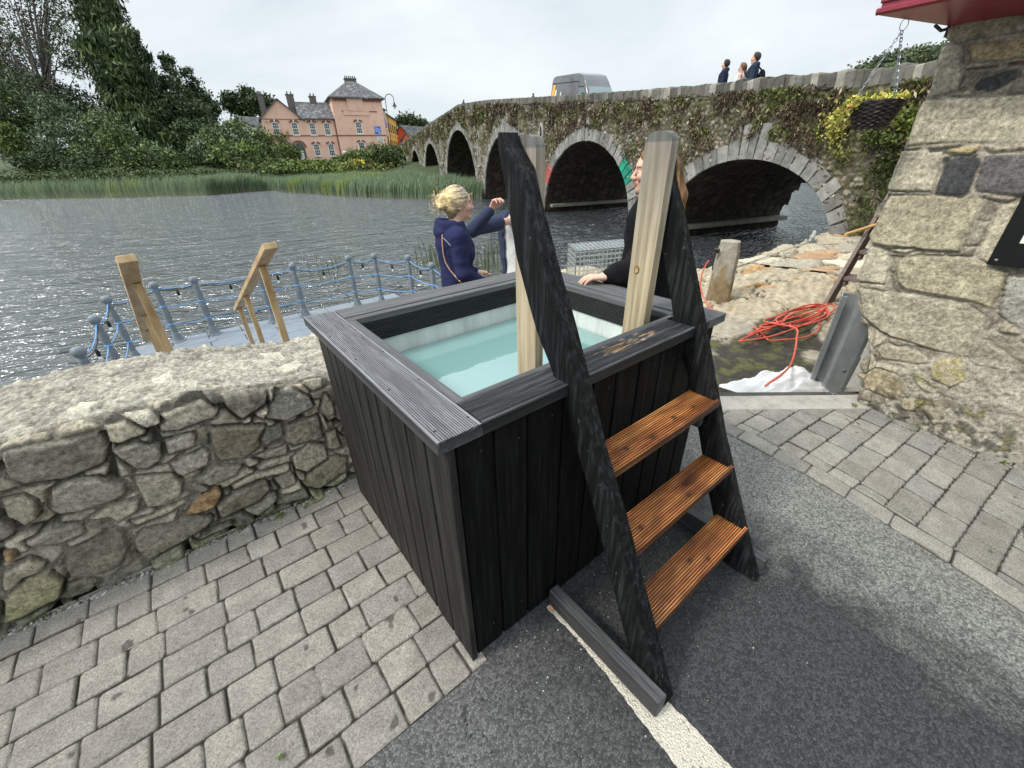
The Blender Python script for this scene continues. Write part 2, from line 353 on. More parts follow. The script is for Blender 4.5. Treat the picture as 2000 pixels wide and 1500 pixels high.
# left paving: rows of tumbled setts parallel to the stone wall
def flatmap(z0, ang=0.0, ox=0.0, oy=0.0):
    c, s = math.cos(ang), math.sin(ang)
    return lambda A, Bv, h: np.stack([ox+A*c-Bv*s, oy+A*s+Bv*c, z0+h], -1)
def sett_post(A, Bv, h, col, d, iid):
    # dark oily spots and wet marks of their own shape
    q = np.stack([A*16, Bv*16, np.zeros_like(A)], -1); s = fbm(q, 3, 77); s2 = fbm(q*0.18, 2, 78)
    m = np.clip((s-0.275)/0.03, 0, 1)*np.clip((s2-0.02)/0.05, 0, 1)*(d > 0.002)
    return h, col*(1-0.62*m[..., None])
sc = ((0.335, 0.312, 0.283), (0.315, 0.294, 0.267), (0.355, 0.331, 0.299), (0.325, 0.304, 0.280))
def cf_left(a, b):
    return row_cells(-0.035, 0.1283, 0.105, 0.225, 4, 0.004, 0.013)(a, b)
o = sheet('paving', -1.75, 0.03, -0.03, 1.26, 0.0052, flatmap(-0.012), sett_m, cellf=cf_left, base_cols=sc, mortar=(0.04, 0.035, 0.028), relief=0.010, edge=0.0065,
          gap=0.002, rough_amp=0.0045, rough_f=22, seed=3, vary=0.09, tilt=0.03, post=sett_post); struct(o)
o = sheet('paving', -5.0, -1.755, -0.03, 1.26, 0.009, flatmap(-0.012), sett_m, cellf=cf_left, base_cols=sc, mortar=(0.075, 0.066, 0.055), relief=0.012, edge=0.013, gap=0.002, rough_amp=0.003, seed=3, vary=0.09, tilt=0.03); struct(o)
# right paving: rows run up to the building, a kerb course of long setts against the asphalt
def kerb_x(y): return np.interp(y, [-3.0, -1.21, -1.1, -0.87, -0.66, -0.4, -0.04, 0.4], [1.25, 1.75, 1.79, 1.855, 1.92, 1.975, 2.02, 2.05])
def cf_right(a, b):      # a = along x measured from the kerb, b = y
    d1, i1 = row_cells(-3.0, 0.135, 0.13, 0.27, 21)(a-0.12, b+0.10*a); d2, i2 = row_cells(0.0, 0.12, 0.16, 0.27, 33)(b, a)
    k = a < 0.12; d = np.where(k, d2, np.minimum(d1, np.abs(a-0.12)-0.002)); return d, np.where(k, i2+5000, i1)
def rmap(A, Bv, h): return np.stack([kerb_x(Bv)+A, Bv, -0.012+h], -1)
def rkeep(A, Bv):
    x = kerb_x(Bv)+A; return (Bv < 0.435-(x-2.52)*0.83-0.20) & (x < 3.3)
o = sheet('paving', 0.0, 1.35, -2.2, 0.55, 0.0052, rmap, sett_m, cellf=cf_right, base_cols=((0.33, 0.315, 0.285), (0.30, 0.285, 0.255), (0.35, 0.335, 0.30), (0.29, 0.28, 0.26)),
          mortar=(0.04, 0.036, 0.03), relief=0.009, edge=0.0065, gap=0.002, rough_amp=0.0045, rough_f=20, seed=8, vary=0.08, tilt=0.04, keep=rkeep, post=sett_post); struct(o)
# worn concrete threshold slab along the step
slab_m = mat('worn_concrete', [(0.27, 0.255, 0.225), (0.4, 0.375, 0.33), (0.48, 0.45, 0.40)], 6, 8, 0.85, 0.6, 120, speck=(90, 0.6, (0.16, 0.15, 0.13), 0.6))
b = B(); b.obox((2.66, 0.045, -0.05), (0.66, 0.095, 0.052), [(0.771, -0.637, 0), (0.637, 0.771, 0), (0, 0, 1)], bev=0.012); struct(b.build('threshold_slab', slab_m))
b = B(); b.obox((1.80, 0.82, -0.05), (0.50, 0.11, 0.052), [(0.771, -0.637, 0), (0.637, 0.771, 0), (0, 0, 1)], bev=0.012); struct(b.build('threshold_slab', slab_m))
# painted line on the asphalt: ragged cream strip
def line_strip():
    n = 260; L0, L1 = -0.02, -2.6; V = []; F = []
    for i in range(n+1):
        t = i/n; y = L0+(L1-L0)*t; w = 0.052+0.012*math.sin(y*7); cx = 0.392+0.03*(-y) if y > -0.55 else 0.4085-0.11*(-y-0.55)
        cx = 0.365-0.035*(-y-0.5)
        e1 = 0.010*sn(y*45, 0, 0, 3, 5); e2 = 0.010*sn(y*45, 9, 0, 3, 6)
        xs = np.linspace(cx-w+e1, cx+w+e2, 9)
        for x in xs: V.append((x, y, 0.0))
    for i in range(n):
        for k in range(8): a = i*9+k; F.append((a, a+9, a+10, a+1))
    V = np.array(V); V[:, 2] = -0.0075+0.0012*fbm(V*120, 3, 4)
    return mk('painted_line', V, np.array(F), line_m, None, True)
line_m = mat('line_paint', [(0.12, 0.11, 0.10), (0.54, 0.50, 0.40), (0.64, 0.60, 0.50)], 55, 9, 0.7, 0.8, 180, ramp=(0.33, 0.46), voro=1.0, vscale=150)
struct(line_strip())
# cement haunching round the foot of the tub
# ------------------------------------------------------------------ low stone wall on the left
def ztop(x): return 0.745-0.095*np.clip((x+0.5)/0.5, 0, 1)+0.01*np.sin(x*5)
def wall_prof(b):
    """distance along the wall's section -> (y, z/ztop-scaled, ny, nz)"""
    r = 0.045; s1 = 0.70; s2 = s1+r*math.pi/2; s3 = s2+0.56; s4 = s3+r*math.pi/2
    b = np.asarray(b); y = np.zeros_like(b); z = np.zeros_like(b); ny = np.zeros_like(b); nz = np.zeros_like(b)
    m = b <= s1; y[m] = 1.27; z[m] = b[m]; ny[m] = -1
    m = (b > s1) & (b <= s2); t = (b[m]-s1)/r; y[m] = 1.27+r-r*np.cos(t); z[m] = s1+r*np.sin(t); ny[m] = -np.cos(t); nz[m] = np.sin(t)
    m = (b > s2) & (b <= s3); y[m] = 1.27+r+b[m]-s2; z[m] = s1+r; nz[m] = 1
    m = (b > s3) & (b <= s4); t = (b[m]-s3)/r; y[m] = 1.27+r+0.56+r*np.sin(t); z[m] = s1+r*np.cos(t); ny[m] = np.sin(t); nz[m] = np.cos(t)
    m = b > s4; y[m] = 1.27+2*r+0.56; z[m] = s1-(b[m]-s4); ny[m] = 1
    return y, z, ny, nz
def wmap(A, Bv, h):
    y, z, ny, nz = wall_prof(Bv); k = ztop(A)/0.745; z = np.where(z > 0, z*k, z); top = nz > 0.9; h = np.where(top, h*0.55, h)
    wob = 0.03*fbm(np.stack([A*2.2, Bv*2.2, 0*A], -1), 2, 4)
    return np.stack([A, y+ny*(h+wob)-0.0, z+nz*(h+wob)-0.015], -1)
K = 2.586
def wf(pts, top=False):
    out = []
    for (u, v) in pts:
        uu, vv = u/K, 640+v/K
        if top:
            q = P(uu, vv, z=0.73); out.append((q[0], 0.77+(q[1]-1.315)))
        else:
            q = P(uu, vv, y=1.26); out.append((q[0], min(q[2]*0.745/float(ztop(q[0])), 0.745)))
    return out
FACE = [[(10,622),(250,565),(490,512),(540,580),(525,670),(330,735),(110,755),(40,720)], [(520,490),(640,445),(715,455),(730,510),(600,560),(545,560)],
 [(550,600),(680,550),(800,570),(810,640),(740,690),(670,690)], [(780,430),(1020,352),(1100,390),(1080,430),(900,495),(800,505)], [(825,555),(965,505),(985,520),(985,570),(840,615)],
 [(850,660),(1020,590),(1055,600),(1045,660),(920,720),(890,710)], [(1050,490),(1200,470),(1330,470),(1325,560),(1240,640),(1110,660),(1075,600)],
 [(1105,330),(1300,280),(1345,300),(1340,370),(1210,445),(1140,390)], [(1330,440),(1400,310),(1460,285),(1560,330),(1580,380),(1440,450)], [(1310,288),(1500,218),(1515,240),(1430,275),(1340,297)],
 [(1520,215),(1600,185),(1625,230),(1630,285),(1570,300),(1530,270)], [(1440,480),(1600,430),(1630,540),(1480,580),(1440,560)], [(1330,490),(1420,465),(1430,530),(1340,570),(1310,540)],
 [(1470,640),(1560,570),(1640,580),(1650,640),(1540,715),(1480,700)], [(1510,750),(1690,630),(1750,640),(1745,710),(1600,795),(1530,780)], [(1270,640),(1440,570),(1450,620),(1330,655)],
 [(1160,790),(1250,730),(1450,670),(1445,700),(1290,750),(1180,810)], [(975,750),(1080,680),(1220,680),(1190,730),(1050,780)], [(665,735),(870,715),(915,760),(905,820),(790,880),(730,880),(700,815)],
 [(250,790),(330,745),(500,725),(620,760),(625,810),(480,880),(290,930),(245,910)], [(0,850),(120,815),(175,840),(180,940),(110,985),(30,930)], [(435,950),(560,870),(690,845),(690,895),(590,955),(540,935)],
 [(650,960),(800,900),(940,850),(940,875),(820,930),(690,965)], [(925,930),(990,850),(1090,795),(1118,820),(1080,890),(960,940)], [(1090,890),(1180,820),(1340,755),(1360,800),(1310,860),(1110,945)],
 [(1370,750),(1470,700),(1490,760),(1420,805)], [(665,1070),(720,1000),(1000,930),(1075,940),(1040,990),(860,1090),(740,1160),(680,1120)], [(310,1180),(330,1110),(560,1000),(620,1010),(640,1100),(600,1180),(420,1240),(350,1250)],
 [(120,1060),(250,980),(400,970),(420,1020),(300,1070),(160,1085)], [(0,1230),(130,1160),(220,1180),(180,1240),(30,1310),(0,1310)], [(0,1380),(120,1260),(230,1220),(310,1270),(300,1340),(130,1440),(0,1500)],
 [(1615,400),(1640,320),(1680,370),(1690,440),(1650,460)], [(1390,870),(1530,790),(1560,830),(1400,890)], [(975,1050),(1160,970),(1180,975),(1010,1060)], [(1640,520),(1690,500),(1720,590),(1660,600)], [(0,1120),(60,1110),(70,1150),(20,1170)]]
TOPS = [[(340,430),(430,395),(520,400),(530,415),(470,455),(370,450)], [(760,290),(880,235),(900,260),(840,300),(790,300)], [(1370,160),(1470,90),(1515,110),(1490,150),(1430,180)], [(1290,90),(1400,60),(1420,90),(1330,110)], [(610,440),(760,400),(780,425),(700,450)]]
g1, g2, g3, g4, g5 = (0.38, 0.355, 0.30), (0.45, 0.41, 0.33), (0.29, 0.275, 0.24), (0.52, 0.47, 0.37), (0.46, 0.30, 0.16)
TI = [(0.27, 0.25, 0.21), g4, g1, g2, g1, g1, (0.27, 0.235, 0.18), (0.30, 0.275, 0.23), (0.33, 0.31, 0.27), g4, g2, (0.31, 0.275, 0.22), g3, g2, (0.36, 0.33, 0.25), g1, g2, g1, g2, g1, g2, g2, g4, g5, (0.28, 0.25, 0.2), g1, (0.28, 0.255, 0.21), (0.23, 0.205, 0.165), g1, g4, (0.37, 0.34, 0.22), g2, g3, g3, g2, g5]
FA = [wf(p) for p in FACE]; TA = [wf(p, True) for p in TOPS]
def wall_post(A, Bv, h, col, d, iid):
    top = (Bv > 0.76) & (Bv < 1.36); n = fbm(np.stack([A*5, Bv*5, 0*A], -1), 4, 91); n3 = fbm(np.stack([A*26, Bv*26, 0*A], -1), 4, 92); n4 = fbm(np.stack([A*90, Bv*50, 0*A], -1), 2, 99)
    base = np.stack([0.385+0*A, 0.36+0*A, 0.305+0*A], -1)*(1+0.7*n+1.1*n3+0.8*n4)[..., None]
    keepc = (iid >= 900000) & (d > 0.003)
    col = np.where((top & ~keepc)[..., None], base, col); h = np.where(top & ~keepc, 0.018+0.5*0.02*n+0.035*n3+0.010*n4, h)
    low = np.clip((0.16-Bv)/0.16, 0, 1)*np.clip(0.5+3*n, 0, 1)      # damp moss growing near the foot
    col = col*(1-0.45*low[..., None]*np.array([1.0, 0.82, 1.2]))
    rec = np.clip((n+0.02)/0.05, 0, 1)*np.clip(-d/0.006+0.4, 0, 1)*(Bv < 0.70); h = h-0.032*rec; col = col*(1-0.45*rec[..., None])
    wet = np.clip((n3-0.08)/0.1, 0, 1)*(~top)*np.clip(0.3+2*n, 0, 1); col = col*(1-0.45*wet[..., None])
    return h, col
lw = dict(cell=(0.15, 0.085), base_cols=(g1, g2, g3, g4), mortar=(0.25, 0.23, 0.195), relief=0.026, edge=0.011, gap=0.006, rough_amp=0.020, rough_f=24, seed=2, warp=0.05, tilt=0.35, post=wall_post)
wt = thing('stone_wall', 'low rubble stone wall with a flat mortared top beside the river, running left from the black tub', 'wall', (-3, 1.6, 0))
sheet('wall', -1.75, 0.35, 0.0, 1.48, 0.0055, wmap, stone_m, wt, polys=FA+TA, tints=TI+[(0.62, 0.58, 0.48)]*5, **lw)
sheet('wall', -6.0, -1.755, 0.0, 1.48, 0.012, wmap, stone_m, wt, **lw)
sheet('wall', 0.355, 0.75, 0.0, 1.48, 0.022, wmap, stone_m, wt, **lw)
sheet('river_face', -6.0, 0.75, 1.47, 3.7, 0.05, wmap, stone_m, wt, **lw)
b = B(); b.box((0.745, 1.3, -1.6), (0.76, 1.93, 0.66)); b.build('end_face', slab_m, wt)
# ------------------------------------------------------------------ plunge tub
def wood_mat(name, cols, rough=0.55, bump=0.9, axis=2, scale=9.0, spec=0.5, attr=False, speck=None):
    st = [26.0, 26.0, 26.0]; st[axis] = 1.6
    return mat(name, cols, 1.0*scale/5, 8, rough, bump, 2.2, stretch=tuple(st), attr=attr, spec=spec, ramp=(0.28, 0.72), speck=speck)
blackZ = wood_mat('black_stained_boards', [(0.002, 0.002, 0.002), (0.006, 0.006, 0.006), (0.018, 0.0175, 0.017)], 0.6, 1.0, 2, spec=0.10)
blackX = wood_mat('black_decking', [(0.022, 0.022, 0.023), (0.06, 0.061, 0.065), (0.20, 0.205, 0.22)], 0.55, 0.7, 0, attr=True)
blackY = wood_mat('black_decking_across', [(0.11, 0.112, 0.12), (0.19, 0.192, 0.205), (0.28, 0.285, 0.305)], 0.55, 0.7, 1, attr=True)
greyX = wood_mat('weathered_black_board', [(0.05, 0.05, 0.05), (0.085, 0.085, 0.087), (0.13, 0.13, 0.135)], 0.7, 0.5, 0)
greyY = wood_mat('weathered_black_board_across', [(0.05, 0.05, 0.05), (0.085, 0.085, 0.087), (0.13, 0.13, 0.135)], 0.7, 0.5, 1)
liner_m = mat('fibreglass_liner', [(0.40, 0.43, 0.40), (0.56, 0.60, 0.57), (0.66, 0.70, 0.67)], 1.6, 7, 0.35, 0.15, 20, stretch=(6, 6, 0.7))
def ridged(name, p0, p1, side, width, thick, mt, parent, n=12, flat=0.14, depth=0.0045, seed=0, patch=None, jag=True):
    """grooved decking board from p0 to p1 (top edge line at one side); side = unit vector across; top at p.z"""
    p0 = np.array(p0, float); p1 = np.array(p1, float); side = np.array(side, float); up = np.array([0, 0, 1.0])
    if abs(side[2]) > 0.9: up = -np.cross((p1-p0)/np.linalg.norm(p1-p0), side)
    prof = [(0.0, -thick), (0.0, -0.004), (0.003, 0.0)]; f = flat*width/2; g = (width-2*f)/n
    for i in range(n):
        a = f+i*g; prof += [(a+g*0.10, 0.0), (a+g*0.22, -depth), (a+g*0.52, -depth), (a+g*0.66, 0.0)]
    prof += [(width-0.003, 0.0), (width, -0.004), (width, -thick)]
    L = np.linalg.norm(p1-p0); m = max(2, int(L/0.02)); d = (p1-p0)/L; V = []; Cc = []; F = []; k = len(prof)
    for j in range(m+1):
        t = j/m
        for i, (s, z) in enumerate(prof):
            w = 0.0011*sn(t*L*13, i*0.7, seed*3.1, 3, seed)
            wz = 0.0022*sn(t*L*16, i*0.45, seed*2.7+5, 3, seed+1) if 0 < i < k-1 else 0
            je = 0.006*sn(i*0.9, j*9.0, seed+0.5, 2, seed) if (jag and j in (0, m)) else 0
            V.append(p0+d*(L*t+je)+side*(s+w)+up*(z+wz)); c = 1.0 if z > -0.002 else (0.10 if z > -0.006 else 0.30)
            cc = np.array([c, c, c])
            if patch is not None: cc = patch(L*t, s, c)
            Cc.append(cc)
    for j in range(m):
        for i in range(k-1): F.append((j*k+i, j*k+i+1, (j+1)*k+i+1, (j+1)*k+i))
        F.append((j*k+k-1, j*k, (j+1)*k, (j+1)*k+k-1))
    F.append(tuple(range(k-1, -1, -1))); F.append(tuple(m*k+i for i in range(k)))
    o = mk(name, V, F, mt, parent, False, cols=np.array(Cc)); bm = bmesh.new(); bm.from_mesh(o.data); bmesh.ops.recalc_face_normals(bm, faces=bm.faces[:]); bm.to_mesh(o.data); bm.free()
    return o
tub = thing('plunge_tub', 'square black timber plunge tub filled with pale green water, in the middle of the yard', 'plunge tub', (0.64, 0.56, 0))
X0, X1, Y0, Y1 = -0.012, 1.292, 0.004, 1.118
def cladding(horizontal_axis, fixed, a0, a1, seed, nb):
    """upright boards of unequal width with shadow gaps, as one panel per side"""
    b = B(); rg = np.random.default_rng(seed); ws = rg.uniform(0.85, 1.15, nb); ws = ws/ws.sum()*(a1-a0); a = a0; b2 = B()
    for i, w in enumerate(ws):
        th = 0.018+rg.uniform(-0.003, 0.003); lo = [0, 0, 0.0]; hi = [0, 0, 0.962]; ax = horizontal_axis; oth = 1-ax; sgn = 1 if fixed > 0.5 else -1
        g = 0.005 if i else 0.0; lo[ax] = a+g; hi[ax] = a+w-0.005; lo[oth] = min(fixed, fixed-sgn*th) if sgn > 0 else fixed+(0.018-th)*0; hi[oth] = lo[oth]+th
        b.box(lo, hi, bev=0.0035); 
        # narrow recessed tongue showing in the joint
        l2 = list(lo); h2 = list(hi); l2[ax] = hi[ax]-0.001; h2[ax] = hi[ax]+0.010; l2[oth] = lo[oth]+0.010 if sgn < 0 else lo[oth]; h2[oth] = hi[oth] if sgn < 0 else hi[oth]-0.010
        if i < nb-1: b.box(l2, h2)
        a += w
    return b
cladding(0, Y0, X0+0.03, X1, 3, 10).build('front_cladding', blackZ, tub)
side_m = wood_mat('stained_side_boards', [(0.008, 0.0075, 0.007), (0.021, 0.020, 0.0185), (0.052, 0.049, 0.045)], 0.62, 1.0, 2, spec=0.18)
cladding(1, X0, Y0, Y1, 5, 10).build('side_cladding', side_m, tub)
cladding(1, X1, Y0+0.02, Y1, 6, 9).build('side_cladding', side_m, tub)
cladding(0, Y1, X0+0.02, X1-0.02, 8, 10).build('back_cladding', blackZ, tub)
b = B(); b.box((X0-0.001, Y0-0.009, 0.0), (X0+0.022, Y0+0.0, 0.962), bev=0.003); b.build('corner_board', side_m, tub)
RT = 1.0
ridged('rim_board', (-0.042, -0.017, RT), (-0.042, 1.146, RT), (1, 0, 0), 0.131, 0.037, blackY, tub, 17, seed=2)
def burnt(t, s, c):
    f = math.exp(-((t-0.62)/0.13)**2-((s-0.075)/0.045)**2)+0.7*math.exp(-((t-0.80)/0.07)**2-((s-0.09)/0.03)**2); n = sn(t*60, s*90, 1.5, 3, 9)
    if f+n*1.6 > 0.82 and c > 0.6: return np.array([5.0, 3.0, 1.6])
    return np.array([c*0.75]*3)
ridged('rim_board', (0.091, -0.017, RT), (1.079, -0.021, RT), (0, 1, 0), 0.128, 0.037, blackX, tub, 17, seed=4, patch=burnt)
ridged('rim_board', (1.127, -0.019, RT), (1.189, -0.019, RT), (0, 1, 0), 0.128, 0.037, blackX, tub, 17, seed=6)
b = B(); b.box((0.092, 1.016, RT-0.036), (1.188, 1.142, RT), bev=0.003); b.build('rim_board', greyX, tub)
b = B(); b.box((1.191, -0.02, RT-0.036), (1.321, 1.136, RT+0.001), bev=0.003); b.build('rim_board', greyY, tub)
b = B(); b.box((0.092, 0.972, RT-0.03), (1.188, 1.0125, RT-0.004), bev=0.002); b.build('inner_trim', greyX, tub); b = B(); b.box((0.123, 0.113, RT-0.03), (1.149, 0.132, RT-0.004), bev=0.002); b.build('inner_trim', greyX, tub)
b = B(); b.box((0.092, 0.114, RT-0.03), (0.122, 0.971, RT-0.0045), bev=0.002); b.build('inner_trim', greyY, tub); b = B(); b.box((1.150, 0.133, RT-0.03), (1.1885, 0.971, RT-0.0045), bev=0.002); b.build('inner_trim', greyY, tub)
dark = wood_mat('black_inner_fascia', [(0.012, 0.012, 0.012), (0.022, 0.022, 0.022), (0.045, 0.045, 0.045)], 0.5, 0.4, 0, attr=True); 
def fascia(p0, p1, seed):
    d = np.array(p1)-np.array(p0)
    return ridged('inner_fascia', p0, p1, (0, 0, 1), 0.095, 0.016, dark, tub, 10, flat=0.06, depth=0.005, seed=seed, jag=False)
fascia((1.150, 0.974, 0.875), (0.122, 0.974, 0.875), 11); fascia((1.152, 0.131, 0.875), (1.152, 0.972, 0.875), 12)
fascia((0.120, 0.972, 0.875), (0.120, 0.131, 0.875), 13); fascia((0.122, 0.130, 0.875), (1.150, 0.130, 0.875), 14)
scr = None
for (x, y, z, ax) in [(-0.02+0.095*(k % 2), 0.02+0.27*(k//2)+0.01, RT, 2) for k in range(10)]+[(0.20+0.2*(k//2), 0.005+0.08*(k % 2), RT, 2) for k in range(8) if k//2 != 1]+[(0.09+0.13*k, -0.0005, 0.90-0.02*(k % 2), 1) for k in range(9)]+[(0.09+0.13*k, -0.0005, 0.12, 1) for k in range(2)]:
    V = [(0, 0, 0.0006)]+[(0.0036*math.cos(2*math.pi*i/8), 0.0036*math.sin(2*math.pi*i/8), 0.0004) for i in range(8)]+[(0.0042*math.cos(2*math.pi*i/8), 0.0042*math.sin(2*math.pi*i/8), -0.002) for i in range(8)]
    if scr is None:
        scr_me = bpy.data.meshes.new('screw_head'); scr_me.from_pydata(V, [], [(0, 1+i, 1+(i+1) % 8) for i in range(8)]+[(1+i, 9+i, 9+(i+1) % 8, 1+(i+1) % 8) for i in range(8)]); scr_me.materials.append(plain('dull_screw', (0.05, 0.05, 0.055), 0.4, 0.6)); scr = 1
    so_ = bpy.data.objects.new('screw_head', scr_me); link(so_, tub); so_.location = (x-tub.location[0], y-tub.location[1], z+0.0008); so_.rotation_euler = (0, 0, 0) if ax == 2 else (math.pi/2, 0, 0)
# liner: a basin with rounded corners
def liner():
    V = []; F = []; lev = [(0.90, 0.012), (0.6, 0.02), (0.30, 0.045), (0.255, 0.07), (0.24, 0.12)]; n = 8; k = 0; per = None
    for z, ins in lev:
        x0, x1, y0, y1 = 0.112+ins-0.014, 1.160-ins+0.014, 0.122+ins-0.014, 0.982-ins+0.014; r = 0.035; ring = []
        for cx, cy, a0 in ((x1-r, y1-r, 0), (x0+r, y1-r, 90), (x0+r, y0+r, 180), (x1-r, y0+r, 270)):
            for i in range(n+1): a = math.radians(a0+90*i/n); ring.append((cx+r*math.cos(a), cy+r*math.sin(a), z))
        per = len(ring); V += ring
    for l in range(len(lev)-1):
        for i in range(per): a = l*per+i; b_ = l*per+(i+1) % per; F.append((a, b_, b_+per, a+per))
    F.append(tuple((len(lev)-1)*per+i for i in range(per)))
    o = mk('liner', V, F, liner_m, tub, True); return o
liner()
def water_pool():
    m = bpy.data.materials.new('bath_water'); m.use_nodes = True; t = m.node_tree; N = t.nodes; L = t.links; b = N['Principled BSDF']
    b.inputs['Base Color'].default_value = (0.18, 0.315, 0.30, 1); b.inputs['Roughness'].default_value = 0.02; b.inputs['IOR'].default_value = 2.1; b.inputs['Specular IOR Level'].default_value = 0.6
    co = N.new('ShaderNodeTexCoord'); no = N.new('ShaderNodeTexNoise'); no.inputs['Scale'].default_value = 14; no.inputs['Detail'].default_value = 2; L.new(co.outputs['Object'], no.inputs['Vector'])
    bp = N.new('ShaderNodeBump'); bp.inputs['Strength'].default_value = 0.06; bp.inputs['Distance'].default_value = 0.01; L.new(no.outputs['Fac'], bp.inputs['Height']); L.new(bp.outputs[0], b.inputs['Normal'])
    return m
b = B(); b.add([(0.119, 0.129, 0.79), (1.153, 0.129, 0.79), (1.153, 0.975, 0.79), (0.119, 0.975, 0.79)], [(0, 1, 2, 3)]); b.build('tub_water', water_pool(), tub, recalc=False)

# ------------------------------------------------------------------ step ladder over the tub's rim
st = thing('step_ladder', 'black timber ladder with three orange-brown treads and two pale posts, astride the tub rim', 'step ladder', (0.76, -0.25, 0))
char_m = mat('charred_timber', [(0.003, 0.003, 0.0033), (0.009, 0.0095, 0.010), (0.042, 0.044, 0.048)], 3.2, 9, 0.5, 1.3, 4.0, stretch=(22, 22, 1.3), attr=True, spec=0.12, speck=(34, 0.68, (0.13, 0.135, 0.14), 0.5))
def stringer(x0, x1, back, front, seed, rnd=0.006):
    zs = np.linspace(1.64, 0.0, 84); bk = np.array(back)[::-1]; fr = np.array(front)[::-1]; V = []; F = []; Cc = []
    for z in zs:
        yb = np.interp(z, bk[:, 1], bk[:, 0]); yf = np.interp(z, fr[:, 1], fr[:, 0])
        if z > 1.585: t = (z-1.585)/0.055; c = (yb+yf)/2; yb = c+(yb-c)*math.sqrt(max(0.02, 1-t*t*0.75)); yf = c+(yf-c)*math.sqrt(max(0.02, 1-t*t*0.75))
        w = 0.005*sn(z*5, seed, 0, 3, seed); w2 = 0.006*sn(z*6, seed+4, 0, 3, seed+2)
        yb += w; yf += w2; a = rnd
        ring = [(x0, yb-a), (x0, (yb*0.67+yf*0.33)), (x0, (yb*0.33+yf*0.67)), (x0, yf+a), (x0+a*0.7, yf), (x1-a*0.7, yf), (x1, yf+a), (x1, (yb+yf)/2), (x1, yb-a), (x1-a*0.7, yb), (x0+a*0.7, yb)]
        for i, (x, y) in enumerate(ring):
            n = sn(x*8, y*8+i, z*9, 4, seed+7); V.append((x+0.003*n, y+0.004*n*(1 if i > 2 else -1), z)); Cc.append([1+1.0*n]*3)
    k = 11
    for j in range(len(zs)-1):
        for i in range(k): F.append((j*k+i, j*k+(i+1) % k, (j+1)*k+(i+1) % k, (j+1)*k+i))
    F.append(tuple(range(k-1, -1, -1))); F.append(tuple((len(zs)-1)*k+i for i in range(k)))
    o = mk('stringer', V, F, char_m, st, True, cols=np.clip(Cc, 0.3, 2.5)); bm = bmesh.new(); bm.from_mesh(o.data); bmesh.ops.recalc_face_normals(bm, faces=bm.faces[:]); bm.to_mesh(o.data); bm.free(); autosmooth(o, 50); return o
stringer(0.393, 0.455, [(0.295, 1.64), (0.292, 1.62), (0.271, 1.542), (0.218, 1.329), (0.13, 1.131), (0.03, 0.975), (-0.06, 0.80), (-0.148, 0.619), (-0.26, 0.34), (-0.361, 0.101), (-0.415, 0.0)],
         [(0.262, 1.64), (0.258, 1.62), (0.235, 1.59), (0.197, 1.553), (0.165, 1.47), (0.116, 1.364), (0.012, 1.151), (-0.063, 0.981), (-0.156, 0.77), (-0.234, 0.618), (-0.307, 0.452), (-0.427, 0.194), (-0.515, 0.0)], 3)
stringer(1.08, 1.126, [(0.30, 1.64), (0.30, 1.62), (0.27, 1.52), (0.186, 1.30), (0.063, 0.975), (-0.041, 0.761), (-0.13, 0.554), (-0.213, 0.329), (-0.305, 0.127), (-0.36, 0.0)],
         [(0.21, 1.64), (0.205, 1.6), (0.185, 1.509), (0.108, 1.35), (-0.036, 1.019), (-0.116, 0.825), (-0.159, 0.729), (-0.227, 0.569), (-0.348, 0.314), (-0.50, 0.0)], 9, 0.006)
pale_m = mat('pale_timber_post', [(0.24, 0.18, 0.10), (0.43, 0.345, 0.225), (0.56, 0.48, 0.34)], 2.2, 9, 0.65, 0.5, 4.0, stretch=(22, 22, 0.9), attr=True, spec=0.3)
def post(x0, x1, yt, yb, w0, w1, ztop_, seed, knots):
    """upright board with a rounded, weathered top; knots = (z, y offset)"""
    zs = np.concatenate([np.linspace(ztop_, ztop_-0.052, 10), np.linspace(ztop_-0.06, 0.35, 70)]); V = []; F = []; Cc = []
    for z in zs:
        t = (z-0.95)/(ztop_-0.95); c = yb+(yt-yb)*t; hw = (w1+(w0-w1)*t)/2; dz = ztop_-z
        if dz < 0.042: hw *= math.sqrt(max(0.0, 1-((0.042-dz)/0.042)**2))*0.62+0.38
        ch = 0.004; ys = np.linspace(c+hw, c-hw, 9)
        ring = [(x0, y) for y in ys]+[(x0+(x1-x0)*0.33, ys[-1]-ch*0), (x0+(x1-x0)*0.66, ys[-1])]+[(x1, y) for y in ys[::-1]]
        for i, (x, y) in enumerate(ring):
            n = sn(x*6, (y-c)*22+seed, z*1.8, 4, seed); col = np.array([1.0, 1.0, 1.0])*(1+0.7*n)
            gr = min(1, max(0, (z-1.15)/0.45)); col = col*(1-0.35*gr)*(np.array([1, 1, 1])*(1-gr)+gr*np.array([0.92, 1.0, 1.22]))
            if dz < 0.03: col = col*0.62*np.array([0.9, 1, 1.15])
            for kz, ky in knots:
                r = math.hypot((y-c-ky)/0.014, (z-kz)/0.017)
                if r < 1.6: col = col*(0.30 if 0.75 < r < 1.25 else 0.72)*np.array([1.0, 0.75, 0.6])
            V.append((x, y, z)); Cc.append(col)
    k = 20
    for j in range(len(zs)-1):
        for i in range(k): F.append((j*k+i, j*k+(i+1) % k, (j+1)*k+(i+1) % k, (j+1)*k+i))
    F.append(tuple(range(k-1, -1, -1))); F.append(tuple((len(zs)-1)*k+i for i in range(k)))
    o = mk('post', V, F, pale_m, st, False, cols=np.clip(Cc, 0.08, 1.6)); bm = bmesh.new(); bm.from_mesh(o.data); bmesh.ops.recalc_face_normals(bm, faces=bm.faces[:]); bm.to_mesh(o.data); bm.free(); return o
post(0.456, 0.490, 0.250, 0.245, 0.098, 0.096, 1.634, 5, [])
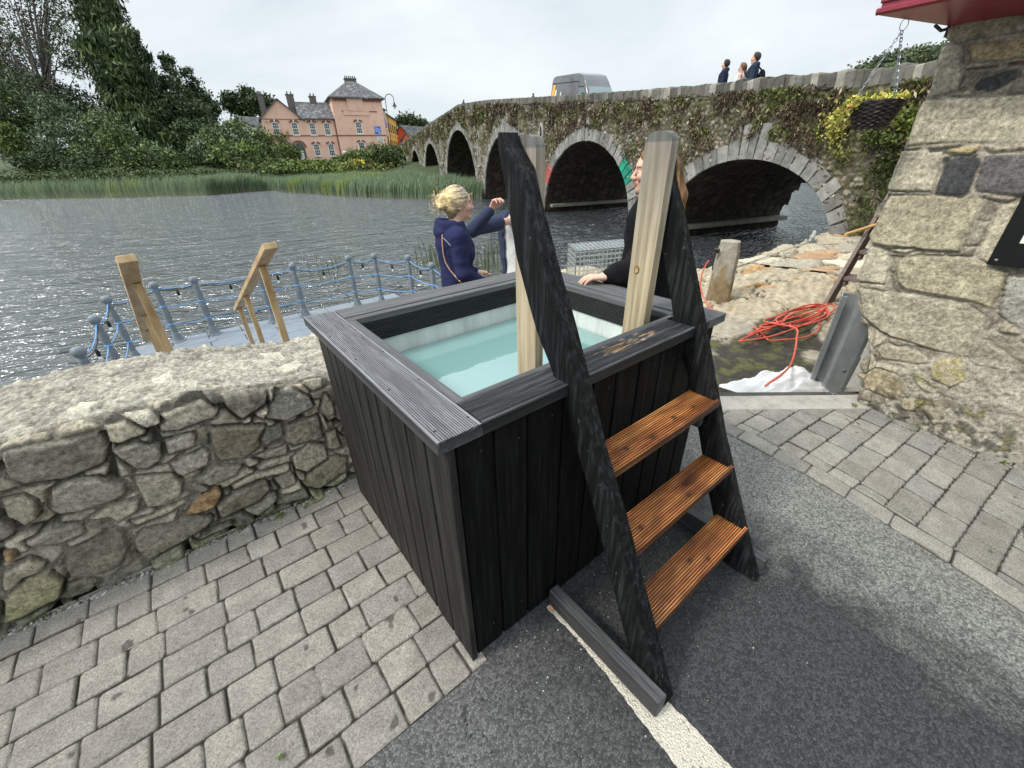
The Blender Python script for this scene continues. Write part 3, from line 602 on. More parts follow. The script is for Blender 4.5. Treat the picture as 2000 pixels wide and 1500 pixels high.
post(1.030, 1.071, 0.218, 0.224, 0.106, 0.100, 1.650, 12, [])
def knot(c, r, m):
    b = B(); V = [np.array(c)]; F = []; n = 18
    for ring, (rr, dx) in enumerate(((0.55, 0.0012), (0.8, 0.0016), (1.0, 0.0008), (1.15, -0.001))):
        for i in range(n): a = 2*math.pi*i/n; V.append(np.array([c[0]-dx, c[1]+r*rr*0.8*math.cos(a), c[2]+r*rr*math.sin(a)]))
    for i in range(n): F.append((0, 1+i, 1+(i+1) % n))
    for q in range(3):
        for i in range(n): F.append((1+q*n+i, 1+(q+1)*n+i, 1+(q+1)*n+(i+1) % n, 1+q*n+(i+1) % n))
    cols = [(0.42, 0.27, 0.14)]*(1+n)+[(0.33, 0.19, 0.09)]*n+[(0.03, 0.02, 0.012)]*n+[(0.2, 0.13, 0.07)]*n
    for v_, f_ in ((V, F),): b.v = [tuple(p) for p in v_]; b.f = f_; b.c = cols
    b.build('knot', mat('knot_wood', [(0.8, 0.8, 0.8), (1.2, 1.2, 1.2)], 60, 4, 0.7, attr=True), st, recalc=False)
q = P(1243, 527, x=1.0285); knot(q, 0.0145, None)
orange_m = wood_mat('oiled_tread', [(0.10, 0.026, 0.007), (0.36, 0.125, 0.034), (0.62, 0.30, 0.10)], 0.35, 0.6, 0, 7.0, 0.5, attr=True)
def worn(seed):
    def f(t, s, c):
        n = sn(t*7, s*15, seed, 3, seed); n2 = sn(t*30, s*40, seed, 3, seed+3); k = c*(1+1.6*n+0.5*n2)
        red = np.array([1.0, 1.0-0.5*max(0, -n), 1.0-0.5*max(0, -n)])
        for (kt, ks) in KN[seed]:
            if math.hypot((t-kt)/0.012, (s-ks)/0.009) < 1: return np.array([0.10, 0.08, 0.07])
        return np.clip(k*red, 0.1, 1.7)
    return f
KN = {21: [(0.12, 0.045), (0.24, 0.03), (0.40, 0.05), (0.52, 0.045)], 22: [(0.1, 0.05), (0.36, 0.03), (0.4, 0.07)], 23: [(0.33, 0.07), (0.38, 0.03)]}
for i, (yf, zt) in enumerate(((-0.170, 0.735), (-0.284, 0.475), (-0.404, 0.222))):
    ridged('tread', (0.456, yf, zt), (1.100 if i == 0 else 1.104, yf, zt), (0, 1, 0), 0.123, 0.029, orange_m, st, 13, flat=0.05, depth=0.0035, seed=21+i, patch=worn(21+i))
cl = wood_mat('black_cleat', [(0.012, 0.012, 0.012), (0.03, 0.03, 0.031), (0.07, 0.07, 0.072)], 0.6, 0.8, 2)
for (yf, zt) in ((-0.170, 0.735), (-0.284, 0.475), (-0.404, 0.222)):
    for x in (0.457, 1.042):
        b = B(); b.box((x, yf+0.035, zt-0.125), (x+0.036, yf+0.105, zt-0.031), bev=0.005); b.build('cleat', cl, st)
for x0, x1, ys in ((0.345, 0.390, (-0.515, -0.018)), (1.128, 1.168, (-0.50, -0.02))):
    b = B(); b.box((x0, ys[0], 0.0), (x1, ys[1], 0.088), bev=0.005); b.build('foot_beam', wood_mat('black_beam', [(0.015, 0.015, 0.015), (0.04, 0.041, 0.043), (0.085, 0.088, 0.092)], 0.55, 0.7, 1), st)
# fallen leaf by the tub
b = B(); q = P(1078, 1188, z=0.0); b.add([(q[0]-0.012, q[1]-0.004, 0.002), (q[0]+0.008, q[1]-0.010, 0.004), (q[0]+0.005, q[1]+0.010, 0.010), (q[0]-0.004, q[1]+0.004, 0.006)], [(0, 1, 2, 3)])
tag(b.build('leaf', plain('dead_leaf', s2l(200, 130, 70), 0.8), recalc=False), 'small orange dead leaf lying at the foot of the tub', 'leaf')
b = B(); q1 = P(176, 1145, z=0.004); q2 = P(280, 1100, z=0.006); b.tube([q1, (q1+q2)/2+[0, 0, 0.003], q2], 0.0022, 5)
tag(b.build('dry_stalk', plain('straw', s2l(205, 185, 150), 0.8)), 'dry straw stalk lying along the foot of the stone wall', 'stalk')
# ------------------------------------------------------------------ river
WZ = -1.4
def river_mat():
    m = bpy.data.materials.new('river_water'); m.use_nodes = True; t = m.node_tree; N = t.nodes; L = t.links; b = N['Principled BSDF']
    b.inputs['Base Color'].default_value = (0.050, 0.055, 0.058, 1); b.inputs['Roughness'].default_value = 0.11; b.inputs['IOR'].default_value = 2.1; b.inputs['Specular IOR Level'].default_value = 0.6
    co = N.new('ShaderNodeTexCoord')
    def tex(scale, st, rot, det, w=0.5, dist=0.6):
        mp = N.new('ShaderNodeMapping'); mp.inputs['Scale'].default_value = st; mp.inputs['Rotation'].default_value = (0, 0, rot); L.new(co.outputs['Object'], mp.inputs[0])
        n = N.new('ShaderNodeTexNoise'); n.inputs['Scale'].default_value = scale; n.inputs['Detail'].default_value = det; n.inputs['Roughness'].default_value = w; n.inputs['Distortion'].default_value = dist
        L.new(mp.outputs[0], n.inputs['Vector']); return n.outputs['Fac']
    a = tex(1.9, (0.6, 1.6, 1), 0.25, 2, 0.5, 1.2); c = tex(0.5, (0.7, 1.4, 1), -0.2, 2, 0.5, 1.0); g = tex(6.0, (0.7, 1.5, 1), 0.45, 2, 0.5, 0.8)
    def ridge(x):
        m1 = N.new('ShaderNodeMath'); m1.operation = 'MULTIPLY_ADD'; m1.inputs[1].default_value = 2.0; m1.inputs[2].default_value = -1.0; L.new(x, m1.inputs[0])
        m2 = N.new('ShaderNodeMath'); m2.operation = 'ABSOLUTE'; L.new(m1.outputs[0], m2.inputs[0]); m3 = N.new('ShaderNodeMath'); m3.operation = 'MULTIPLY'; m3.inputs[1].default_value = -1.0; L.new(m2.outputs[0], m3.inputs[0]); return m3.outputs[0]
    a = ridge(a); g = ridge(g)
    s = N.new('ShaderNodeMath'); s.operation = 'MULTIPLY_ADD'; L.new(c, s.inputs[0]); s.inputs[1].default_value = 2.2; L.new(a, s.inputs[2])
    s2 = N.new('ShaderNodeMath'); s2.operation = 'MULTIPLY_ADD'; L.new(g, s2.inputs[0]); s2.inputs[1].default_value = 0.22; L.new(s.outputs[0], s2.inputs[2])
    bp = N.new('ShaderNodeBump'); bp.inputs['Strength'].default_value = 1.0; bp.inputs['Distance'].default_value = 0.24; L.new(s2.outputs[0], bp.inputs['Height']); L.new(bp.outputs[0], b.inputs['Normal'])
    return m
b = B(); b.add([(-300, 1.0, WZ), (400, 1.0, WZ), (400, 400, WZ), (-300, 400, WZ)], [(0, 1, 2, 3)]); struct(b.build('river', river_mat(), recalc=False))
b = B(); b.add([(15, -200, WZ+0.002), (400, -200, WZ+0.002), (400, 1, WZ+0.002), (15, 1, WZ+0.002)], [(0, 1, 2, 3)]); struct(b.build('river', bpy.data.materials['river_water'], recalc=False))
# ------------------------------------------------------------------ far banks and hills
BANK = [(-150, 190), (-60, 128), (-14.5, 78), (-3, 67), (4.5, 62), (8.5, 65), (11.5, 66), (13, 56), (14.6, 46), (16.5, 40), (19.5, 33), (21.4, 30.2), (60, 18), (90, 60), (300, 60), (300, 400), (-150, 400)]
def land():
    xs = np.concatenate([np.linspace(-150, -30, 30), np.linspace(-29, 70, 130), np.linspace(74, 300, 40)]); ys = np.concatenate([np.linspace(16, 110, 120), np.linspace(113, 400, 50)])
    A, Bv = np.meshgrid(xs, ys, indexing='ij'); d = poly_sdf(A, Bv, BANK)
    h = np.interp(d, [-6, -1, 0, 3, 8, 14, 22, 60, 160, 300], [-3, -1.9, -1.45, -1.15, -0.4, 0.9, 2.0, 3.0, 12, 26])
    h = np.where((A > 17.2+0.3*(Bv-16)) & (A < 75), np.minimum(h, 1.6), h)+0.5*fbm(np.stack([A*0.15, Bv*0.15, 0*A], -1), 3, 5)*np.clip(d/4, 0, 1)
    idx = np.arange(A.size).reshape(A.shape); f = np.stack([idx[:-1, :-1], idx[1:, :-1], idx[1:, 1:], idx[:-1, 1:]], -1).reshape(-1, 4)
    c = np.array([0.045, 0.062, 0.022])*(1+0.8*fbm(np.stack([A*0.7, Bv*0.7, 0*A], -1), 3, 8))[..., None]
    return mk('far_bank', np.stack([A, Bv, h], -1).reshape(-1, 3), f, mat('bank_grass', [(0.7, 0.7, 0.7), (1.3, 1.3, 1.3)], 3, 6, 0.9, 0.6, 8, attr=True), None, True, cols=c.reshape(-1, 3))
struct(land())
# ------------------------------------------------------------------ quay (lower level right of the tub) and slipway
rock_m = mat('quay_rock', [(0.6, 0.58, 0.55), (1.0, 0.98, 0.94), (1.35, 1.3, 1.22)], 16, 9, 0.85, 1.0, 60, attr=True, spec=0.25)
def QE(A): return 2.95+1.75*np.clip((A-3.2)/0.15, 0, 1)*np.clip((6.2-A)/0.6, 0, 1)
def quay_map(A, Bv, h):
    z = -0.30+0.035*np.clip(Bv-1.0, 0, 3)*0-0.012*np.clip(A-5, 0, 20)
    hum = 0.16*np.exp(-((A-6.6)/1.5)**2-((Bv-1.35)/0.75)**2); x = A; y = Bv
    edge = np.clip((Bv-(QE(A)+0.25*fbm(np.stack([A*0.8, 0*A, 0*A], -1), 2, 6)))/0.12, 0, 1); z = z+hum+h-edge*1.5
    y = np.where(edge > 0, QE(A)+0.12*edge+0.25*fbm(np.stack([A*0.8, 0*A, 0*A], -1), 2, 6)+0*y, y)
    return np.stack([x, y, z], -1)
def quay_post(A, Bv, h, col, d, iid):
    n = fbm(np.stack([A*2.5, Bv*2.5, 0*A], -1), 4, 61); n2 = fbm(np.stack([A*14, Bv*14, 0*A], -1), 3, 62)
    rocky = np.clip((A-4.9+0.8*n+(Bv-1.2)*0.3)/0.25, 0, 1)            # left part is cast concrete, right part bedrock
    conc = np.array([0.37, 0.335, 0.27])*(1+0.35*n+0.45*n2)[..., None]
    lay = fbm(np.stack([A*3+Bv*2, Bv*16-A*5, 0*A], -1), 4, 63)
    rk = np.array([0.40, 0.345, 0.255])*(1+0.9*lay+0.3*n2)[..., None]
    col = np.where((d < 0.004)[..., None], col*0.5, rk*rocky[..., None]+conc*(1-rocky[..., None]))
    h = h*(0.25+0.75*rocky)+0.05*lay*rocky
    mud = np.clip((0.62-np.abs(Bv-0.62-0.08*(A-3.8))*1.2+n*1.1+n2*0.3-np.clip(A-5.0, 0, 9)*0.9)/0.18, 0, 1)*(A < 6.0)
    col = col*(1-mud[..., None])+mud[..., None]*np.array([0.055, 0.052, 0.042])*(1+0.9*n2)[..., None]
    gr = mud*np.clip((n2*2.0+n-0.22)/0.1, 0, 1); col = col*(1-0.6*gr[..., None])+0.6*gr[..., None]*np.array([0.11, 0.115, 0.035])
    rust = np.clip((fbm(np.stack([A*1.2, Bv*3, 0*A], -1), 3, 64)-0.16)/0.08, 0, 1)*rocky; col = col*(1-rust[..., None]*np.array([0.0, 0.25, 0.5]))
    return h-0.02*mud, col
o = sheet('quay', 0.75, 8.2, 0.0, 4.95, 0.021, quay_map, rock_m, cell=(1.3, 0.8), base_cols=((0.42, 0.37, 0.28), (0.36, 0.33, 0.27)), mortar=(0.06, 0.055, 0.045), relief=0.05, edge=0.06, gap=0.010,
          rough_amp=0.03, rough_f=5, seed=14, warp=0.5, tilt=0.1, keep=lambda A, Bv: ~((A < 1.5) & (Bv < 1.2)), post=quay_post); struct(o)
o = sheet('quay', 8.18, 17.5, -3.0, 3.15, 0.05, quay_map, rock_m, cell=(1.3, 0.6), base_cols=((0.48, 0.42, 0.32), (0.42, 0.38, 0.31), (0.45, 0.30, 0.18), (0.5, 0.46, 0.36)), mortar=(0.09, 0.08, 0.065), relief=0.06, edge=0.06, gap=0.02,
          rough_amp=0.05, rough_f=3, seed=15, warp=0.5, tilt=0.1); struct(o)
b = B(); b.box((3.3, -3, -1.9), (17.5, 2.93, -0.50)); b.box((0.8, 0.2, -1.9), (8.2, 2.93, -0.45)); b.box((3.3, 2.9, -1.9), (5.6, 4.6, -0.47)); struct(b.build('quay_core', slab_m))

# ------------------------------------------------------------------ the bridge
BP = np.array([15.97, 11.32]); BU = np.array([0.2805, 0.9599]); BN = np.array([0.9599, -0.2805]); BW = 6.6
def bpos(s, z, n=0.0): return np.array([BP[0]+BU[0]*s+BN[0]*n, BP[1]+BU[1]*s+BN[1]*n, z])
def bpt(s): return np.interp(s, [-18, -9.9, -8.4, -6.56, -1.3, 7.4, 18.3, 24.2, 26.2, 28.4, 40, 59, 72, 80], [2.6, 3.15, 3.23, 3.38, 3.74, 4.48, 5.45, 5.81, 5.92, 5.80, 5.27, 4.22, 3.5, 3.2])
ARCH = [(-8.85, -2.3, 1.41, -1.0), (0.0, 8.45, 2.29, -1.1), (9.9, 19.8, 3.19, -1.0), (21.9, 32.4, 4.03, -1.0), (35.2, 43.7, 3.40, -1.0), (46.2, 53.2, 2.93, -0.9), (56.1, 61.3, 2.45, -0.7)]
NICHE = [(9.05, 0.42, 2.35, 3.30), (20.85, 0.45, 1.15, 3.60), (33.7, 0.55, 1.35, 4.0)]
def arch_z(a, s):
    s0, s1, zc, z0 = a; t = np.clip(np.abs((s-(s0+s1)/2)/((s1-s0)/2)), 0, 1); return z0+(zc-z0)*np.sqrt(np.clip(1-t**2, 0, 1))
def bkeep(A, Bv):
    k = Bv < bpt(A)-0.30
    for a in ARCH: k &= ~((A > a[0]) & (A < a[1]) & (Bv < np.where((A > a[0]+0.04) & (A < a[1]-0.04), arch_z(a, A), a[3])))
    for s, w, z0, z1 in NICHE: k &= ~((np.abs(A-s) < w*0.5) & (Bv > z0) & (Bv < z1-np.abs(A-s)/w*0.9))
    return k
def bpost(A, Bv, h, col, d, iid):
    top = bpt(A); dz = top-Bv; n = fbm(np.stack([A*0.8, Bv*1.1, 0*A], -1), 4, 31); n2 = fbm(np.stack([A*5, Bv*5, 0*A], -1), 4, 32); n3 = fbm(np.stack([A*14, Bv*9, 0*A], -1), 3, 33)
    zr = np.full(A.shape, -2.0)
    for a in ARCH: zr = np.maximum(zr, np.where((A > a[0]-0.3) & (A < a[1]+0.3), arch_z(a, np.clip(A, a[0], a[1])), -2))
    up = np.clip((Bv-zr-0.3)/0.7, 0, 1)
    g = np.clip(0.30+2.2*n+1.1*n2-0.12*(dz-1.0)+0.35*(A < -7), 0, 1)*up*0.95; br = np.clip(0.15+1.8*n2+1.2*n3-1.2*n, 0, 1)*up
    green = np.array([0.070, 0.080, 0.022])*(1+1.2*n3)[..., None]; brown = np.array([0.085, 0.064, 0.042])*(1+1.0*n3)[..., None]
    col = col*(1-0.75*br[..., None])+brown*0.75*br[..., None]; col = col*(1-0.8*g[..., None])+green*0.8*g[..., None]
    damp = np.clip((-0.5-Bv)/0.6, 0, 1); col = col*(1-0.7*damp[..., None])
    h = h+0.07*(n3+0.5*n2)*np.maximum(g, br)
    return h, col
def bmap(A, Bv, h): return np.stack([BP[0]+BU[0]*A-BN[0]*h, BP[1]+BU[1]*A-BN[1]*h, Bv], -1)
bridge = thing('stone_bridge', 'long old stone arch bridge with mossy weedy walls crossing the river', 'bridge', bpos(20, -1.4))
bstone = mat('bridge_rubble', [(0.40, 0.39, 0.37), (1.0, 0.98, 0.95), (1.7, 1.66, 1.58)], 16, 9, 0.9, 1.5, 26, attr=True, spec=0.2)
bc = ((0.25, 0.235, 0.20), (0.17, 0.16, 0.138), (0.36, 0.34, 0.30), (0.12, 0.112, 0.10), (0.26, 0.225, 0.175))
def splitsheets():
    for (a0, a1, res, cell) in ((-17, 1.5, 0.034, (0.21, 0.15)), (1.5, 10.5, 0.045, (0.26, 0.19)), (10.5, 34, 0.075, (0.34, 0.24)), (34, 78, 0.14, (0.45, 0.32))):
        sheet('wall', a0, a1, -1.7, 6.1, res, bmap, bstone, bridge, cell=cell, base_cols=bc, mortar=(0.10, 0.09, 0.07), relief=0.055, edge=0.06, gap=0.02, rough_amp=0.05, rough_f=4, seed=41, warp=0.14, tilt=0.3, vary=0.35, keep=bkeep, post=bpost, jit=0.42)
splitsheets()
vou = mat('dressed_voussoir', [(0.62, 0.62, 0.62), (1.0, 1.0, 0.99), (1.3, 1.3, 1.28)], 5, 8, 0.85, 0.7, 20, attr=True, spec=0.25, speck=(11, 0.62, (0.55, 0.55, 0.52), 0.5))
def ring(a, i):
    s0, s1, zc, z0 = a; R = (s1-s0)/2; cs = (s0+s1)/2; H = zc-z0; th = np.linspace(0, math.pi, 400); px = cs+R*np.cos(th); pz = z0+H*np.sin(th)
    L = np.concatenate([[0], np.cumsum(np.hypot(np.diff(px), np.diff(pz)))]); rg = np.random.default_rng(60+i); pos = 0.0; b = B(); tot = L[-1]; k = 0
    while pos < tot-0.12:
        w = rg.uniform(0.26, 0.42) if i < 2 else rg.uniform(0.28, 0.4); mid = min(pos+w/2, tot); t = np.interp(mid, L, th); x = cs+R*math.cos(t); z = z0+H*math.sin(t)
        nx, nz = math.cos(t)/R, math.sin(t)/H; q = math.hypot(nx, nz); nx /= q; nz /= q; ln = rg.uniform(0.42, 0.56)+0.05*i; key = abs(t-math.pi/2) < 0.10
        if i == 0 and abs(t-math.pi/2+0.04) < 0.17: ln = rg.uniform(0.85, 1.05); 
        elif key: ln = 0.95
        g = rg.uniform(0.15, 0.29); c = np.array([g, g*0.99, g*0.93])
        if i == 1 and 0.42 < z < 1.15 and x < cs: c = np.array([0.02, 0.25, 0.17])*rg.uniform(0.8, 1.2)
        if i == 1 and 0.15 < z < 1.0 and x > cs: c = np.array([0.36, 0.09, 0.08]) if rg.uniform() < 0.7 else c
        if z < -0.6: c = c*0.45
        ax1 = np.array([BU[0]*nx, BU[1]*nx, nz]); ax2 = np.array([BU[0]*nz, BU[1]*nz, -nx]); ax3 = np.array([BN[0], BN[1], 0])
        cen = bpos(x+nx*ln/2, z+nz*ln/2, -0.03+0.14+rg.uniform(-0.015, 0.015)); b.obox(cen, (ln/2, w/2-0.008, 0.16), [ax1, ax2, ax3], c, 0.012 if i < 3 else 0)
        pos += w; k += 1
    b.build('arch_ring', vou, bridge)
for i, a in enumerate(ARCH): ring(a, i)
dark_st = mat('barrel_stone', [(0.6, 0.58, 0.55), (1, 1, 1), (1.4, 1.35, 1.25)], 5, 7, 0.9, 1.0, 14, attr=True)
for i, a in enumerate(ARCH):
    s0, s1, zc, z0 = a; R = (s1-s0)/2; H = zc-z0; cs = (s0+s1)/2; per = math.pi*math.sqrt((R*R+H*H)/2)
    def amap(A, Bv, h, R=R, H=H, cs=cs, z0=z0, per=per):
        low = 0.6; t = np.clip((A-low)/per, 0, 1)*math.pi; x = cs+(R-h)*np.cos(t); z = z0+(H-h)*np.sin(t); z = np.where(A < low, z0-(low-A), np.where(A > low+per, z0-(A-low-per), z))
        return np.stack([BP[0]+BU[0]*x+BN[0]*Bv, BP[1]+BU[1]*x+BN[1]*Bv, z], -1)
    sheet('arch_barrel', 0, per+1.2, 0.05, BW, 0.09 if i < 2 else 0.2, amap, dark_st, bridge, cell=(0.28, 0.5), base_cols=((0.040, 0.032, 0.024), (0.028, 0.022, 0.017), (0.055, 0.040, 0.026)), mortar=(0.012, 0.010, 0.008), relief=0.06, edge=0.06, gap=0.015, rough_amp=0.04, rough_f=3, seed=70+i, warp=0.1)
    if i < 2:
        b = B(); zl = (-1.02, -1.02)[i]; b.obox(bpos(s1-0.13, zl, BW/2+0.2), (0.24, BW/2-0.1, 0.09), [np.array([BU[0], BU[1], 0]), np.array([BN[0], BN[1], 0]), (0, 0, 1)], (1, 1, 1), 0.02)
        b.build('ledge', mat('ledge_stone%d' % i, [(0.15, 0.14, 0.11), (0.26, 0.25, 0.2)], 3, 6, 0.9, 0.5, 20), bridge)
# coping: upright stones set on edge along the parapet
def coping():
    rg = np.random.default_rng(5); s = -16.0; b = B()
    while s < 76:
        w = rg.uniform(0.16, 0.30)*(1 if s < 25 else 1.8); z = float(bpt(s)); g = rg.uniform(0.07, 0.19); c = np.array([g, g*0.97, g*0.85])
        if s < 0 and rg.uniform() < 0.25: c = np.array([0.30, 0.285, 0.25])
        hh = 0.17+rg.uniform(-0.012, 0.03)*(1.6 if s < 0 else 0.5); tl = 0.10 if s < 4 else 0.03; R = [np.array([BU[0]*math.cos(tl), BU[1]*math.cos(tl), -math.sin(tl)*1.0]), np.array([BN[0], BN[1], 0]), np.array([BU[0]*math.sin(tl), BU[1]*math.sin(tl), math.cos(tl)])]
        b.obox(bpos(s+w/2, z-0.17, 0.20+rg.uniform(-0.03, 0.03)), (w/2+0.005, 0.24, hh), R, c, 0.03 if s < 20 else 0.0); s += w
    return b.build('parapet', vou, bridge)
coping()
for s, w, z0, z1 in NICHE:
    b = B(); pts = lambda k: [bpos(s-k*w/2-0*k, z0, -0.05), bpos(s-k*w/2, z1-0.75*w, -0.05), bpos(s-k*w*0.40, z1-0.40*w, -0.05), bpos(s, z1+0.06, -0.05)]
    for k in (-1, 1): b.tube(pts(k), 0.07, 6, (0.36, 0.35, 0.32))
    b.obox(bpos(s, z0-0.06, -0.02), (w*0.75, 0.12, 0.06), [np.array([BU[0], BU[1], 0]), np.array([BN[0], BN[1], 0]), (0, 0, 1)], (0.32, 0.31, 0.28), 0.01); b.build('niche_frame', vou, bridge)
    b = B(); b.obox(bpos(s, (z0+z1)/2, 0.34), (w, 0.04, (z1-z0)/2+0.2), [np.array([BU[0], BU[1], 0]), np.array([BN[0], BN[1], 0]), (0, 0, 1)], (0.10, 0.09, 0.07), 0); b.build('niche_back', dark_st, bridge)
def deck():
    V = []; F = []; ss = np.linspace(-17, 78, 96)
    for s in ss:
        zt = float(bpt(s)); zr = zt-1.12
        prof = [(0.42, zt-0.30), (0.42, zr), (BW-0.42, zr), (BW-0.42, zt-0.05), (BW, zt-0.05), (BW, -1.7)]
        V += [bpos(s, z, n) for n, z in prof]
    for j in range(len(ss)-1):
        for i in range(5):
            if i == 4: continue
            F.append((j*6+i, j*6+i+1, (j+1)*6+i+1, (j+1)*6+i))
    return mk('roadway', V, F, slab_m, bridge)
deck()
sheet('wall', -17, 78, -1.7, 6.1, 0.3, lambda A, Bv, h: np.stack([BP[0]+BU[0]*A+BN[0]*(BW+h), BP[1]+BU[1]*A+BN[1]*(BW+h), Bv], -1), bstone, bridge, cell=(0.6, 0.4), base_cols=bc, relief=0.05, edge=0.07, gap=0.02, seed=44, keep=bkeep)
# weeds hanging on the bridge face: leaf clumps, stems and dry straw
def leaf_cloud(name, cen, size, cols, matl, rg, parent=None, droop=0.0, aspect=1.6, nrm=None):
    """many small two-sided leaves; cen (n,3), size (n,), cols (n,3)"""
    n = len(cen); d1 = rg.normal(size=(n, 3)); d1[:, 2] -= droop; d1 /= np.linalg.norm(d1, axis=1)[:, None]
    d2 = np.cross(d1, rg.normal(size=(n, 3))); d2 /= np.linalg.norm(d2, axis=1)[:, None]
    a = d1*(size*aspect/2)[:, None]; w = d2*(size/2)[:, None]
    V = np.stack([cen-a, cen+w*0.9-a*0.1, cen+a, cen-w*0.9-a*0.1], 1).reshape(-1, 3); f = np.arange(4*n).reshape(n, 4)
    return mk(name, V, f, matl, parent, False, cols=np.repeat(cols, 4, 0))
leaf_m = mat('leaf', [(0.85, 0.85, 0.85), (1.15, 1.15, 1.15)], 2.0, 2, 0.6, attr=True, spec=0.25)
leaf_m.node_tree.nodes['Principled BSDF'].inputs['Subsurface Weight'].default_value = 0.0
def bridge_weeds():
    rg = np.random.default_rng(12); n = 84000; s = np.concatenate([rg.uniform(-16, 10, 52000), rg.uniform(10, 35, 23000), rg.uniform(35, 76, 9000)]); top = bpt(s)
    z = top-0.25-np.abs(rg.normal(size=n))*1.25; zr = np.full(n, -0.6)
    for a in ARCH: zr = np.maximum(zr, np.where((s > a[0]-0.3) & (s < a[1]+0.3), arch_z(a, np.clip(s, a[0], a[1]))+0.55, -0.6))
    dens = fbm(np.stack([s*0.9, z*1.3, 0*s], -1), 3, 90)+0.6*fbm(np.stack([s*3.5, z*3.5, 0*s], -1), 2, 91)+np.where(s < -6.5, 0.12, 0)
    k = (z > zr) & (dens > 0.0+rg.uniform(-0.1, 0.1, n)*0.9); s, z, dens = s[k], z[k], dens[k]; n = len(s); off = np.abs(rg.normal(size=n))*0.06+0.05+0.05*np.clip(dens, 0, 1)
    cen = np.stack([BP[0]+BU[0]*s-BN[0]*off, BP[1]+BU[1]*s-BN[1]*off, z], -1); t = fbm(np.stack([s*1.5, z*2, 0*s+4], -1), 3, 95)+rg.normal(size=n)*0.10+np.where(s > 18, 0.06, 0.0)
    c = np.where((t > 0.11)[:, None], np.array([0.10, 0.12, 0.03]), np.where((t > -0.10)[:, None], np.array([0.11, 0.08, 0.05]), np.array([0.065, 0.048, 0.034])))*rg.uniform(0.5, 1.6, (n, 1))
    st = rg.uniform(size=n) < 0.08; c[st] = np.array([0.42, 0.36, 0.22])*rg.uniform(0.6, 1.2, (st.sum(), 1))
    return leaf_cloud('hanging_weeds', cen, rg.uniform(0.018, 0.055, n)*np.where(s > 12, 1.9, 1), c, leaf_m, rg, droop=1.2, aspect=3.4)
tag(bridge_weeds(), 'green and brown weeds hanging all along the river face of the stone bridge', 'weeds', kind='stuff')

# ------------------------------------------------------------------ pontoon
pl_m = plain('grey_blue_plastic', s2l(112, 120, 127), 0.5, bump=0.15, bscale=40)
dk_m = plain('pontoon_plastic', s2l(120, 128, 137), 0.55, bump=0.25, bscale=60)
pon = thing('pontoon', 'floating pontoon of pale grey-blue plastic cubes behind the stone wall', 'pontoon', (0.8, 5, WZ))
for iy in range(11):
    b = B()
    for ix in range(9 if iy < 9 else 4):
        x = -1.45+ix*0.505; y = 7.95-0.505*(iy+1); b.box((x+0.004, y+0.004, -1.42), (x+0.501, y+0.501, -1.0), bev=0.014)
    b.build('float_row', dk_m, pon)
disc = None
for iy in range(1, 10):
    for ix in range(1, 10):
        x, y = -1.45+ix*0.505, 7.95-0.505*iy
        if disc is None:
            b = B(); b.lathe([(0.10, -0.02), (0.10, 0.004), (0.092, 0.009), (0.02, 0.009)], (x, y, -1.0), 14); disc = b.build('connector_disc', dk_m, pon); dx0 = (x, y)
        else:
            d2 = disc.copy(); C.objects.link(d2); d2.parent = pon; d2.location = (x-dx0[0], y-dx0[1], 0)
ropecol = plain('rope_blue', s2l(105, 155, 205), 0.8)
PROF = [(0.13, 0.0), (0.128, 0.012), (0.10, 0.022), (0.062, 0.11), (0.052, 0.16), (0.048, 0.165), (0.05, 0.20), (0.036, 0.30), (0.036, 0.315), (0.056, 0.40), (0.056, 0.50), (0.038, 0.595), (0.038, 0.61), (0.052, 0.68), (0.052, 0.74), (0.038, 0.80), (0.038, 0.812), (0.050, 0.84), (0.03, 0.885), (0.045, 0.895), (0.068, 0.925), (0.072, 0.955), (0.062, 0.985), (0.035, 1.003), (0.0, 1.008)]
PT = [(-1.50, 5.0), (-1.46, 6.25), (-1.40, 7.28), (-0.86, 7.80), (-0.34, 7.76), (0.60, 7.74), (1.15, 7.66), (2.15, 7.6), (2.6, 7.42), (3.04, 6.82), (3.05, 5.9), (3.05, 4.9)]
PLAB = ['nearest grey plastic railing post on the left edge, its ball top lowest in the photo', 'second grey railing post along the left edge of the pontoon', 'grey railing post at the far left corner of the pontoon', 'grey railing post just right of the left wooden handrail', 'grey railing post standing midway between the two wooden handrails',
        'grey railing post half hidden behind the right wooden handrail', 'grey railing post just right of the right wooden handrail', 'grey railing post at the back, above the left end of the tub rim', 'grey railing post at the far right corner of the pontoon', 'grey railing post on the right edge, left of the woman in navy', 'grey railing post right beside the navy woman\'s back', 'grey railing post hidden behind the woman in the navy jacket']
for i, ((x, y), lb) in enumerate(zip(PT, PLAB)):
    t = thing('railing_post', lb, 'railing post', (x, y, -1.0), 'posts round the pontoon'); b = B(); b.lathe([(r*(0.86 if r > 0.04 else 0.95), z) for r, z in PROF], (x, y, -1.0), 16); b.build('shaft', pl_m, t, True)
    for zz in (0.30, 0.60, 0.90):
        b = B(); b.lathe([(0.040, -0.010), (0.046, 0.0), (0.040, 0.010)], (x, y, -1.0+zz+0.005), 12); b.build('rope_collar', ropecol, t)
rope_m = bpy.data.materials['rope_blue']
